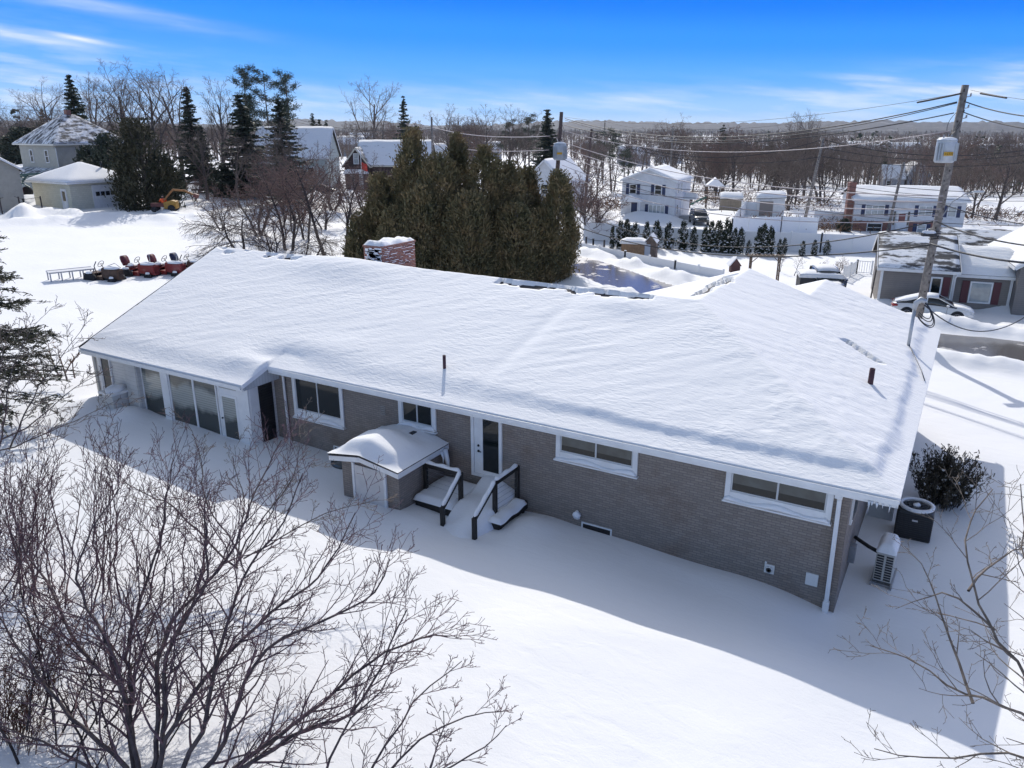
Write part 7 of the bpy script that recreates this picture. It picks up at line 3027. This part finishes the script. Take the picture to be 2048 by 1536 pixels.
# scrub and small trees behind the ridge
br1 = bare_proto('brush', 21, 8, .17, DARKBARK, REDTWIG, 2, rmin=.014)
br2 = bare_proto('brush', 22, 8, .16, BARK, REDTWIG, 3, rmin=.014)
br3 = bare_proto('weep', 23, 6, .18, DARKBARK, TWIG, 2, rmin=.013)
br4 = bare_proto('slim', 24, 9, .13, DARKBARK, REDTWIG, 1, rmin=.014)
for pr, px, py, d, lb, wd in ((br3, 470, 392, 58, 'weeping bare tree arching over the left end of the ridge', 1.3), (br1, 560, 300, 60, 'dense reddish scrub tree behind the middle of the left ridge', 1.2),
                              (br2, 500, 296, 66, 'wide pinkish brush tree before the dark spruce', 1.3), (br1, 600, 318, 66, 'twiggy scrub tree before the pale green house', 1.1),
                              (br4, 633, 298, 58, 'slim bare sapling left of the chimney', 1.3), (br4, 676, 330, 56, 'thin forked sapling just left of the cedars', 1.3), (br2, 432, 360, 68, 'low twiggy thicket at the left of the ridge', 1.2),
                              (br2, 640, 345, 74, 'grey thicket before the brown cottage', 1.2), (br2, 655, 285, 86, 'tall thicket covering the pale green house wall', 1.3), (br1, 690, 350, 76, 'twiggy thicket under the cottage gable', 1.1), (br1, 745, 338, 78, 'twiggy thicket beside the left cedar', 1.0),
                              (br2, 380, 330, 92, 'brown brush tree behind the backhoe bucket', 1.2), (br1, 540, 420, 57, 'low brambles right behind the ridge', 1.4), (br3, 610, 430, 56, 'arching low bramble behind the ridge', 1.2),
                              (br2, 585, 280, 76, 'tall grey scrub in front of the far spruce', 1.1), (bt_e, 548, 232, 82, 'bare tree in front of the dark evergreen right of the pines', 1.1), (bt_b, 462, 262, 86, 'bare tree in front of the broad dark spruce', 1.0), (bt_a, 395, 235, 92, 'grey bare tree between juniper and broad dark spruce', 1.1), (br2, 720, 300, 90, 'faint bare tree left of the tallest cedar', 1.0),
                              (br2, 1180, 330, 75, 'bare street tree just right of the outermost cedar', 1.2), (br1, 1196, 395, 80, 'brush clump by the street right of the cedars', 1.3), (br2, 1170, 300, 95, 'grey bare tree left of the white two storey house', 1.2),
                              (br4, 1560, 545, 62, 'small bare fruit tree in the snowy garden', 1.2), (br4, 1592, 520, 60, 'taller bare fruit tree by the dark trailer', 1.5), (br2, 1655, 535, 60, 'low bare bush behind the dark trailer', 1.1), (br2, 1680, 540, 62, 'spreading bare bush near the white balustrade', 1.0)):
    place(pr, px, py, d, lb, 'bare_tree', wide=wd)

# ---- mid-distance wood on the right
wd_p = [bare_proto('slim', 31, 13, .20, rmin=.018), bare_proto('spread', 32, 13, .26, rmin=.018), bare_proto('spread', 33, 12, .24, BARK, REDTWIG, 2, rmin=.018), bare_proto('upright', 34, 13, .22, rmin=.018), bare_proto('spread', 35, 13, .22, BARK, REDTWIG, rmin=.018), bare_proto('spread', 36, 12, .26, BARK, TWIG, 2, rmin=.018)]
rg = random.Random(77)
for px, py, d, k, wd, lb in ((1478, 262, 128, 1, 1.1, 'broad bare tree in the wood left of the leaning pole'), (1560, 280, 120, 5, 1.3, 'multi stemmed leaning bare tree behind the white shed'), (1590, 300, 112, 5, 1.2, 'dark forked tree right by the leaning pole'), (1750, 268, 150, 1, 1.1, 'dark trunked tree left of the barn roofed house'),
                             (1838, 300, 150, 3, 1.0, 'dark trunk right of the barn roofed house'), (1935, 310, 105, 1, 1.35, 'brown crowned tree behind the split level house'), (1965, 300, 112, 5, 1.3, 'double trunked tree right of the split level house'), (2020, 280, 110, 1, 1.3, 'broad brown tree at the right edge'),
                             (1390, 300, 120, 0, 1.3, 'bare tree just right of the white two storey house'), (1420, 290, 130, 3, 1.1, 'upright bare tree above the play tower')):
    place(wd_p[k], px, py, d, lb, 'bare_tree', wide=wd)
for i in range(120):
    px = rg.uniform(1150, 2090)
    d = rg.uniform(118, 260)
    g = at_depth(px, 300, d)
    z = tz(g.x, g.y)
    base_y = 768 - F_PX * ((Vector((g.x, g.y, z)) - CAMP).dot(UP)) / d
    hh = rg.uniform(7, 14)
    tp = Vector((g.x, g.y, z + hh)) - CAMP
    py = 768 - F_PX * tp.dot(UP) / tp.dot(FW)
    if py < 246:
        py = rg.uniform(248, 275)
    lo, hi = (1690, 1915)
    if lo < px < hi and d < 200 and rg.random() < .8:
        continue
    place(rg.choice(wd_p), px, py, d, 'slim bare leafless tree of the wood in the valley on the right', 'bare_tree', 'bare trees of the valley wood', wide=rg.uniform(.9, 1.35))
for i in range(26):
    px = rg.uniform(-30, 1000)
    d = rg.uniform(170, 260)
    place(rg.choice(wd_p), px, rg.uniform(222, 252), d, 'bare leafless tree of the far left wood behind the houses', 'bare_tree', 'bare trees of the far left wood', wide=rg.uniform(1.0, 1.4))


# ---- far woods as one mass
def far_wood():
    rg = np.random.default_rng(8)
    n = 32000
    az = np.radians(rg.uniform(-37, 37, n))
    d = np.exp(rg.uniform(math.log(200), math.log(2700), n))
    d[:15000] = rg.uniform(900, 2700, 15000)
    X = d * (np.cos(az) * -math.sin(YAW) + np.sin(az) * math.cos(YAW))
    Y = d * (np.cos(az) * math.cos(YAW) + np.sin(az) * math.sin(YAW))
    keep = fbm(X, Y, 120, 51, 3) > -.16
    X, Y, d = X[keep], Y[keep], d[keep]
    Z = terrain(X, Y)
    n = len(X)
    m = 22
    H = rg.uniform(7, 13, n)
    t = rg.uniform(.18, 1, (n, m))
    a = rg.uniform(0, 6.283, (n, m))
    base = np.stack([np.broadcast_to(X[:, None], (n, m)), np.broadcast_to(Y[:, None], (n, m)), Z[:, None] + t * H[:, None] * .75], -1)
    L = H[:, None] * rg.uniform(.14, .40, (n, m)) * (1.15 - .6 * t)
    el = rg.uniform(.35, 1.2, (n, m))
    tip = base + np.stack([L * np.cos(a) * np.cos(el), L * np.sin(a) * np.cos(el), L * np.sin(el)], -1)
    # trunk as the first blade
    base[:, 0, 2] = Z - .3
    tip[:, 0] = np.stack([X + rg.normal(0, .3, n), Y, Z + H * .95], -1)
    wdt = np.full((n, m), 0.035) + .00013 * d[:, None]
    wdt[:, 0] = .16
    up = tip - base
    s = np.cross(up, np.array([0, 0, 1.0]) + rg.normal(size=(n, m, 3)) * .8)
    s /= np.maximum(np.linalg.norm(s, axis=-1, keepdims=True), 1e-6)
    v = np.stack([base - s * wdt[..., None], base + s * wdt[..., None], tip], 2).reshape(-1, 3)
    f = np.arange(len(v)).reshape(-1, 3)
    o = np_mesh('far_woods', v, f, mat('winter_wood_twigs', (.12, .10, .09), .9, build=_bark((.21, .155, .125), (.13, .105, .092))))
    tag(o, 'mass of bare winter woodland filling the valley to the skyline', 'woods', None, 'stuff')
    # darker evergreens scattered through it
    k = 420
    i = rg.choice(n, k)
    mm = 44
    HH = rg.uniform(7, 14, k)
    t = rg.uniform(.05, 1, (k, mm))
    a = rg.uniform(0, 6.283, (k, mm))
    rr = 2.1 * (1 - t) + .1
    c = np.stack([X[i][:, None] + 5 + rr * np.cos(a), Y[i][:, None] + rr * np.sin(a), Z[i][:, None] + t * HH[:, None]], -1).reshape(-1, 3)
    dd = np.stack([np.cos(a), np.sin(a), np.full_like(a, -.25)], -1).reshape(-1, 3)
    v, f = cards(c, dd, 1.5, .55, rg)
    o = np_mesh('far_evergreens', v, f, SPRUCEF)
    tag(o, 'scattered far dark evergreens among the bare valley woodland', 'woods', None, 'stuff')


far_wood()


def dry_brush():
    rg = np.random.default_rng(18)
    vs = []
    spots = [(1385, 355, 14, 130), (1440, 345, 14, 150), (1500, 330, 20, 165), (1545, 335, 16, 160), (1460, 375, 12, 135), (1525, 385, 10, 125), (1600, 370, 10, 120), (1655, 360, 12, 130), (1955, 400, 10, 112), (2000, 395, 12, 120), (2035, 390, 12, 115), (1580, 440, 5, 92), (1660, 440, 4, 92), (1215, 420, 6, 110), (1180, 410, 6, 110), (1400, 400, 8, 125), (1900, 390, 8, 118)]
    C, D = [], []
    for px, py, sp, d in spots:
        p = at_depth(px, py, d)
        n = 420
        x = p.x + rg.normal(size=n) * sp * .6
        y = p.y + rg.normal(size=n) * sp * .5
        z = terrain(x, y)
        h = rg.uniform(.05, 1.0, n) ** 1.5 * 1.4
        C.append(np.stack([x, y, z + h], -1))
        D.append(rg.normal(size=(n, 3)) + np.array([0, 0, .35]))
    C, D = np.concatenate(C), np.concatenate(D)
    v, f = cards(C, D, rg.uniform(.3, .8, len(C)), .09, rg)
    tag(np_mesh('dry_brush', v, f, mat('rusty_dead_leaves', (.15, .085, .05), .9, build=_bark((.20, .11, .065), (.11, .07, .048)))), 'rusty dead leaved brush and reeds over the snowy clearing', 'brush', None, 'stuff')


dry_brush()

# ---- distant hills
def hills():
    az = np.radians(np.linspace(-46, 46, 2600))
    rr = np.array([1700, 2100, 2500, 3000, 3300, 3600, 4000, 4600, 5600.])
    A, Q = np.meshgrid(az, rr, indexing='ij')
    X = Q * (np.cos(A) * -math.sin(YAW) + np.sin(A) * math.cos(YAW))
    Y = Q * (np.cos(A) * math.cos(YAW) + np.sin(A) * math.sin(YAW))
    deg = np.degrees(A)
    crest = 13 + 12 * np.exp(-((deg - 36) / 10) ** 2) + 9 * np.exp(-((deg - 10) / 7) ** 2) + 10 * np.exp(-((deg + 18) / 10) ** 2) + 7 * np.sin(deg * .35) + 4 * fbm(deg * 10, deg * 0, 14, 5)
    prof = np.interp(Q, [1700, 3300, 4000, 5600], [0, 1, 1.1, .4])
    Z = -12 + (crest + 14) * prof + fbm(X, Y, 500, 71) * 10 * prof + vnoise(X, Y, 16, 72) * 11 * np.clip(prof, 0, 1)
    na, nr = X.shape
    v = np.stack([X, Y, Z], -1).reshape(-1, 3)
    i, j = np.meshgrid(np.arange(na - 1), np.arange(nr - 1), indexing='ij')
    f = np.stack([i * nr + j, i * nr + j + 1, (i + 1) * nr + j + 1, (i + 1) * nr + j], -1).reshape(-1, 4)

    def hm(nt, b, co):
        L = nt.links.new
        n = N(nt, 'ShaderNodeTexNoise')
        n.inputs['Scale'].default_value = .011
        n.inputs['Detail'].default_value = 7
        n.inputs['Roughness'].default_value = .75
        L(co.outputs['Object'], n.inputs['Vector'])
        rp = N(nt, 'ShaderNodeValToRGB')
        rp.color_ramp.elements[0].position, rp.color_ramp.elements[1].position = .40, .72
        rp.color_ramp.elements[0].color = (.05, .05, .052, 1)
        rp.color_ramp.elements[1].color = (.42, .42, .44, 1)
        e = rp.color_ramp.elements.new(.60)
        e.color = (.085, .08, .078, 1)
        L(n.outputs[0], rp.inputs[0])
        L(rp.outputs[0], b.inputs['Base Color'])
    tag(np_mesh('hills', v, f, mat('wooded_hill', (.1, .09, .08), .95, build=hm), None, True), kind='structure')


hills()

# ------------------------------------------------------------------ foreground shrubs
def limb_shrub(name, label, cat, limbs, P, seed, bark, twig, r0=.05, kids=9, split=1, base=None, group=None):
    """limbs: polylines of (px, py, depth) traced through the shrub; each limb then branches by itself"""
    rg = random.Random(seed)
    out = [[] for _ in range(5)]
    allp = []
    L0 = [[at_depth(*q) for q in lm] for lm in limbs]
    org = base if base is not None else L0[0][0].copy()
    org = Vector((org.x, org.y, tz(org.x, org.y)))
    for lm, spec in zip(L0, limbs):
        pts = []
        for a, b in zip(lm[:-1], lm[1:]):
            n = max(2, int((b - a).length / .28))
            pts += [a.lerp(b, k / n) for k in range(n)]
        pts.append(lm[-1])
        for _ in range(2):
            pts = [pts[0]] + [(pts[i - 1] + pts[i] * 2 + pts[i + 1]) / 4 for i in range(1, len(pts) - 1)] + [pts[-1]]
        f1, f2, a1 = rg.uniform(1.2, 2.4), rg.uniform(1.2, 2.4), rg.uniform(0, 6.28)
        pts = [p - org + Vector((rg.gauss(0, .02) + .09 * math.sin(i * .28 * f1 + a1), rg.gauss(0, .02) + .09 * math.cos(i * .28 * f2 + a1), rg.gauss(0, .02) + .07 * math.sin(i * .28 * f2 + 2 * a1))) for i, p in enumerate(pts)]
        L = sum((b - a).length for a, b in zip(pts[:-1], pts[1:]))
        n = len(pts)
        rr = r0 * min(1.2, .45 + L / 7)
        rad = [rr * (1 - .78 * i / (n - 1)) for i in range(n)]
        dirs = [(pts[min(i + 1, n - 1)] - pts[max(i - 1, 0)]).normalized() for i in range(n)]
        out[0].append((pts, rad))
        sprout(rg, pts, rad, dirs, L * .55, 0, P, out, max(3, int(kids * L / 3)), .18)
    root = thing(name, label, cat, org, 0, group)
    tree_meshes(out, root, bark, twig, split)
    return root


SUM = dict(seg=(.25, .2, .16, .14), wig=(.06, .10, .13, .16), up=(.03, .065, .075, .06), lev=3, kids=(7, 5, 4), t0=(.15, .15, .2), ang=((22, 48), (25, 50), (28, 60)), len=((.24, .52), (.40, .65), (.35, .6)), rmin=.0048, rk=.56, taper=.35, tipshort=.35, minz=-.15)
SUMACTWIG = mat('dark_purple_brown_sumac_bark', (.06, .045, .05), .75, build=_bark((.16, .088, .096), (.085, .055, .068)))
SUMACBARK = mat('grey_mauve_sumac_stem', (.09, .065, .065), .8, build=_bark((.115, .085, .080), (.055, .042, .045)))
B0 = at_depth(300, 1620, 13.0)
limb_shrub('bare_shrub', 'large dark bare shrub filling the lower left corner over sunlit snow', 'shrub', [
    [(300, 1640, 12.9), (300, 1480, 13.2), (335, 1250, 14.2), (470, 1090, 15.4), (515, 985, 16.2), (560, 880, 17.0)],
    [(300, 1640, 12.9), (330, 1470, 13.1), (455, 1310, 13.8), (560, 1205, 14.4), (650, 1150, 14.8), (715, 1030, 15.3)],
    [(310, 1640, 12.8), (265, 1440, 13.3), (215, 1320, 13.8), (165, 1180, 14.4), (180, 1060, 15.0), (230, 980, 15.6)],
    [(320, 1650, 12.7), (440, 1480, 13.0), (540, 1300, 13.6), (650, 1230, 13.9), (745, 1185, 14.1), (785, 1120, 14.3)],
    [(330, 1660, 12.6), (520, 1500, 12.9), (640, 1390, 13.2), (745, 1325, 13.5), (840, 1275, 13.6), (900, 1275, 13.7)],
    [(330, 1660, 12.6), (480, 1560, 12.7), (600, 1450, 12.9), (700, 1420, 13.0), (770, 1330, 13.2), (820, 1230, 13.5)],
    [(300, 1640, 12.9), (230, 1500, 13.2), (120, 1400, 13.5), (30, 1310, 13.8), (-40, 1200, 14.2)],
    [(300, 1640, 12.9), (310, 1500, 13.1), (330, 1350, 13.6), (395, 1210, 14.2), (400, 1090, 14.8), (430, 980, 15.5)],
    [(300, 1640, 12.9), (270, 1470, 13.4), (245, 1280, 14.4), (310, 1130, 15.2), (330, 1020, 15.8), (345, 930, 16.4)],
    [(320, 1650, 12.7), (400, 1430, 13.2), (470, 1260, 13.9), (480, 1130, 14.6), (560, 1040, 15.0), (620, 950, 15.6)],
    [(300, 1640, 12.9), (180, 1540, 12.9), (80, 1480, 13.0), (-30, 1440, 13.1)],
    [(310, 1640, 12.8), (250, 1400, 13.8), (130, 1240, 14.8), (60, 1130, 15.4), (30, 1020, 15.9)],
], SUM, 5, SUMACBARK, SUMACTWIG, .042, 13, 0, B0)
limb_shrub('bare_shrub', 'low dark bare shrub reaching right along the bottom edge of the snow', 'shrub', [
    [(640, 1720, 11.8), (740, 1570, 12.0), (850, 1470, 12.3), (940, 1430, 12.6), (1003, 1436, 12.7)],
    [(640, 1720, 11.8), (720, 1560, 12.0), (800, 1440, 12.3), (860, 1370, 12.6), (930, 1340, 12.8)],
    [(630, 1720, 11.8), (650, 1580, 12.0), (690, 1440, 12.4), (760, 1370, 12.7), (790, 1300, 12.9)],
    [(640, 1720, 11.8), (800, 1600, 11.9), (900, 1540, 12.1), (960, 1500, 12.2), (1010, 1455, 12.3)],
    [(620, 1720, 11.8), (560, 1600, 12.0), (570, 1500, 12.2), (610, 1420, 12.5)],
    [(640, 1720, 11.8), (760, 1640, 11.8), (850, 1560, 11.9), (880, 1480, 12.1), (890, 1420, 12.2)],
], SUM, 9, SUMACBARK, SUMACTWIG, .032, 7, 0, at_depth(640, 1700, 11.8))
SHOOT = dict(SUM, wig=(.07, .12, .16, .18), up=(.04, .08, .08, .06), ang=((16, 42), (20, 48), (25, 55)), kids=(6, 4, 2), rmin=.005, len=((.35, .7), (.4, .65), (.35, .6)))
lm = []
rg = random.Random(31)
for k in range(34):
    bx = rg.uniform(-60, 420)
    tx = bx + rg.uniform(-60, 90)
    ty = rg.uniform(860, 1010) + max(0, bx - 250) * .3
    d0 = rg.uniform(16.8, 18.2)
    lm.append([(bx, 1210 + rg.uniform(-40, 60), d0), ((bx * .5 + tx * .5) + rg.uniform(-15, 15), 1110, d0 + .5), (tx, ty, d0 + 1.1)])
limb_shrub('bare_thicket', 'dense purple red thicket of thin upright shoots at the left', 'shrub', lm, SHOOT, 12, PURPLETWIG, PURPLETWIG, .022, 8, 0, at_depth(180, 1210, 17.2))
limb_shrub('bare_sapling', 'tan sapling with curled twig tips before the sunroom corner', 'shrub', [
    [(480, 1130, 18.2), (485, 1060, 18.5), (490, 1000, 18.9), (465, 930, 19.4), (470, 890, 19.6)],
    [(480, 1130, 18.2), (530, 1040, 18.6), (580, 960, 19.0), (595, 880, 19.4), (612, 845, 19.6)],
    [(480, 1130, 18.2), (420, 1010, 18.8), (400, 900, 19.4), (365, 850, 19.8)],
    [(485, 1110, 18.2), (560, 1000, 18.7), (605, 930, 19.0), (640, 920, 19.1)],
    [(490, 1120, 18.2), (620, 1030, 18.4), (700, 1015, 18.5), (760, 1000, 18.6)],
    [(480, 1130, 18.2), (340, 1020, 18.6), (250, 960, 19.0), (200, 890, 19.4)]], dict(SUM, wig=(.10, .16, .20, .25), rmin=.0045), 14, BARK, PALEBARK, .022, 9, 0, at_depth(480, 1130, 18.2))
lm = []
for k in range(18):
    bx, by = rg.uniform(-60, 330), rg.uniform(1380, 1600)
    ang = rg.uniform(-.9, 1.1)
    Lk = rg.uniform(260, 470)
    d0 = 12.9 + (1600 - by) * .005
    m1 = (bx + .5 * Lk * math.sin(ang * .6), by - .5 * Lk * math.cos(ang * .6), d0 + .9)
    lm.append([(bx, by, d0), m1, (bx + Lk * math.sin(ang), max(by - Lk * math.cos(ang), 1000), d0 + 1.8)])
limb_shrub('bare_thicket', 'tangled fine twigged thicket crowding the lower left corner', 'shrub', lm, dict(SHOOT, wig=(.08, .13, .17, .2), ang=((20, 55), (25, 55), (25, 60)), up=(.02, .03, .03, .02), kids=(7, 5, 3), minz=-.5), 33, DARKBARK, PURPLETWIG, .020, 10, 0, at_depth(120, 1560, 13.0))
rus = []
for k in range(9):
    bx = rg.uniform(-60, 110)
    rus.append([(bx, 1560, 13.5), (bx + rg.uniform(-30, 30), 1440, 13.9), (bx + rg.uniform(-60, 60), rg.uniform(1290, 1370), 14.3)])
limb_shrub('rusty_bush', 'rusty brown twiggy bush in the bottom left corner', 'shrub', rus, dict(SHOOT, kids=(8, 5, 3)), 15, REDTWIG, mat('rust_brown_twigs', (.12, .05, .03), .9, build=_bark((.15, .06, .035), (.07, .035, .025))), .016, 20, 0, at_depth(20, 1570, 13.5))
# right hand pale tree
PALE = dict(SUM, up=(.0, .03, .04, .03), wig=(.08, .12, .15, .18), ang=((30, 62), (30, 62), (30, 65)), kids=(6, 4, 3), rmin=.004, len=((.30, .55), (.38, .6), (.35, .6)))
limb_shrub('bare_tree', 'pale tan bare tree reaching in from the lower right corner', 'tree', [
    [(2330, 1760, 10.2), (2160, 1530, 10.7), (2050, 1365, 11.3), (1985, 1270, 11.8), (1945, 1190, 12.2), (1930, 1120, 12.5), (1945, 1050, 12.9), (2000, 990, 13.2)],
    [(2330, 1760, 10.2), (2200, 1560, 10.6), (2060, 1430, 11.0), (1960, 1415, 11.3), (1885, 1390, 11.6), (1800, 1310, 12.0), (1735, 1285, 12.3)],
    [(2330, 1760, 10.2), (2180, 1600, 10.5), (2060, 1510, 10.9), (1960, 1500, 11.2), (1870, 1525, 11.3), (1760, 1500, 11.4)],
    [(2330, 1760, 10.2), (2230, 1500, 10.7), (2120, 1300, 11.3), (2060, 1160, 12.0), (2040, 1050, 12.6), (2030, 960, 13.0)],
    [(1985, 1270, 11.8), (1900, 1190, 12.2), (1850, 1180, 12.5), (1790, 1205, 12.6)],
    [(1960, 1415, 11.3), (1930, 1330, 11.7), (1880, 1230, 12.2), (1850, 1150, 12.6), (1800, 1090, 12.9)],
    [(1945, 1190, 12.2), (1985, 1140, 12.6), (2030, 1110, 12.8), (2090, 1080, 13.0)]], PALE, 16, PALEBARK, PALEBARK, .030, 7, 0, at_depth(2330, 1740, 10.2))
# left edge: larch-like conifer and saplings beside the house
LP = dict(BP['wind'], rmin=.010)
rg2 = np.random.default_rng(44)
lt0 = at_depth(-70, 800, 27)
LB_ = Vector((lt0.x, lt0.y, tz(lt0.x, lt0.y)))
LT = thing('larch_tree', 'drooping needled conifer reaching in from the left edge', 'tree', LB_)
mb = MB()
mb.tube([(0, 0, -.3), (0, 0, 4), (0, 0, 8.5)], [.22, .16, .05], 8)
mb.build('trunk', BARK, LT)
out = []
C, D = [], []
for k in range(110):
    z = rg2.uniform(1.0, 8.0)
    a = rg2.uniform(-1.7, 1.7) + .35
    l_ = (3.9 - .36 * z) * rg2.uniform(.75, 1.15)
    pts = [Vector((0, 0, z))]
    d = Vector((math.cos(a), math.sin(a), -.02))
    for q in range(6):
        d = (d + Vector((rg2.normal() * .10, rg2.normal() * .10, -.03 + .05 * (q > 3)))).normalized()
        pts.append(pts[-1] + d * l_ / 6)
    out.append((pts, [.035 - .004 * q for q in range(7)]))
    for q in range(16):
        s_ = rg2.uniform(.25, 1.0)
        kk = min(int(s_ * 6), 5)
        b = pts[kk].lerp(pts[kk + 1], min(s_ * 6 - kk, 1))
        e = b + Vector((rg2.normal() * .32, rg2.normal() * .32, rg2.normal() * .12 - .04)) + d * .25
        out.append(([b, b.lerp(e, .5) + Vector((0, 0, .03)), e], [.012, .009, .005]))
        m_ = 12
        u = rg2.uniform(.2, 1, (m_, 1))
        C.append(np.array(b)[None] * (1 - u) + np.array(e)[None] * u + rg2.normal(size=(m_, 3)) * .03)
        D.append(np.array(e - b)[None] + rg2.normal(size=(m_, 3)) * .22)
v, f = tubes_np(out, 3)
np_mesh('branches', v, f, mat('blue_black_branches', (.03, .028, .032), .8), LT, True)
C, D = np.concatenate(C), np.concatenate(D)
v, f = cards(C, D, rg2.uniform(.10, .22, len(C)), .03, rg2)
np_mesh('crown', v, f, LARCHF, LT)
SAP = dict(SUM, wig=(.07, .10, .12, .15), up=(.01, .04, .05, .04), rmin=.006, ang=((25, 55), (28, 55), (30, 60)))
limb_shrub('bare_sapling', 'grey forked sapling at the left edge beside the house end', 'tree', [
    [(10, 900, 21.5), (40, 850, 22), (80, 770, 22.6), (130, 700, 23.2), (175, 650, 23.6)], [(-10, 900, 21.5), (15, 790, 22.2), (50, 690, 22.8), (80, 630, 23.2)],
    [(0, 880, 21.5), (60, 850, 21.9), (130, 790, 22.3), (210, 745, 22.6)], [(-20, 900, 21.5), (60, 880, 21.6), (150, 850, 21.9), (235, 800, 22.2)], [(-20, 870, 21.5), (-5, 770, 22.4), (0, 660, 23.2)]], SAP, 17, BARK, TWIG, .024, 10, 0, at_depth(-5, 920, 21.5))
limb_shrub('brush_clump', 'rusty brush clump on stems just beyond the left house corner', 'shrub', [
    [(120, 750, 30.5), (105, 715, 30.9), (95, 680, 31.3)], [(132, 755, 30.3), (128, 715, 30.8), (120, 690, 31.2)], [(145, 755, 30.3), (135, 730, 30.6), (160, 700, 31.0)], [(92, 760, 30.3), (70, 735, 30.6), (30, 715, 30.9)], [(125, 750, 30.5), (150, 715, 30.9), (175, 698, 31.2)]],
    dict(SUM, wig=(.14, .2, .24, .25), rmin=.008, kids=(7, 5, 3)), 18, REDTWIG, mat('tan_dead_twigs', (.2, .13, .08), .9, build=_bark((.24, .15, .09), (.13, .085, .055))), .05, 12, 0, at_depth(120, 752, 30.4))
# yew by the condenser
yw = thing('yew_bush', 'dark upright yew behind the black air conditioner, snow between its stems', 'bush', Vector((.55, 25.0, tz(.55, 25.0))))
rg2 = np.random.default_rng(5)
polys, C, D = [], [], []
for k in range(150):
    a, rr = rg2.uniform(0, 6.28), rg2.uniform(0, .75)
    b = Vector((rr * math.cos(a) * .8, rr * math.sin(a) * .8, .0))
    d = Vector((math.cos(a) * rr * .62, math.sin(a) * rr * .62, 1)).normalized()
    l_ = rg2.uniform(1.0, 1.75)
    e = b + d * l_
    mid = b.lerp(e, .55) + Vector((rg2.normal() * .06, rg2.normal() * .06, 0))
    polys.append(([b, mid, e], [.014, .010, .004]))
    m_ = 46
    u = rg2.uniform(.18, 1.02, (m_, 1))
    C.append(np.array(b)[None] * (1 - u) + np.array(e)[None] * u + rg2.normal(size=(m_, 3)) * .045)
    D.append(np.array(d)[None] * 1.0 + rg2.normal(size=(m_, 3)) * .7)
v, f = tubes_np(polys, 3)
np_mesh('stems', v, f, DARKBARK, yw, True)
C, D = np.concatenate(C), np.concatenate(D)
v, f = cards(C, D, rg2.uniform(.06, .13, len(C)), .03, rg2)
np_mesh('foliage', v, f, YEWF, yw)
mb = MB()
for k in range(70):
    a, rr = rg2.uniform(0, 6.28), rg2.uniform(.1, .95)
    mb.blob((rr * math.cos(a), rr * math.sin(a) * .9, rg2.uniform(.25, 1.15) * (1.1 - .3 * rr)), .06, .06, .04, k, .2, 6, 3)
mb.build('lodged_snow', SNOWCAP, yw)

# ---- thin winter haze: far hills and woods fade a little towards blue
mb = MB()
mb.box(-9100, 9100, -9100, 9100, -60, 90)
hz = bpy.data.materials.new('thin_haze')
hz.use_nodes = True
hz.node_tree.nodes.clear()
pv = hz.node_tree.nodes.new('ShaderNodeVolumePrincipled')
pv.inputs['Color'].default_value = (.72, .84, 1.0, 1)
pv.inputs['Density'].default_value = .00005
pv.inputs['Anisotropy'].default_value = .25
ho = hz.node_tree.nodes.new('ShaderNodeOutputMaterial')
hz.node_tree.links.new(pv.outputs[0], ho.inputs['Volume'])
tag(mb.build('haze', hz), kind='stuff')
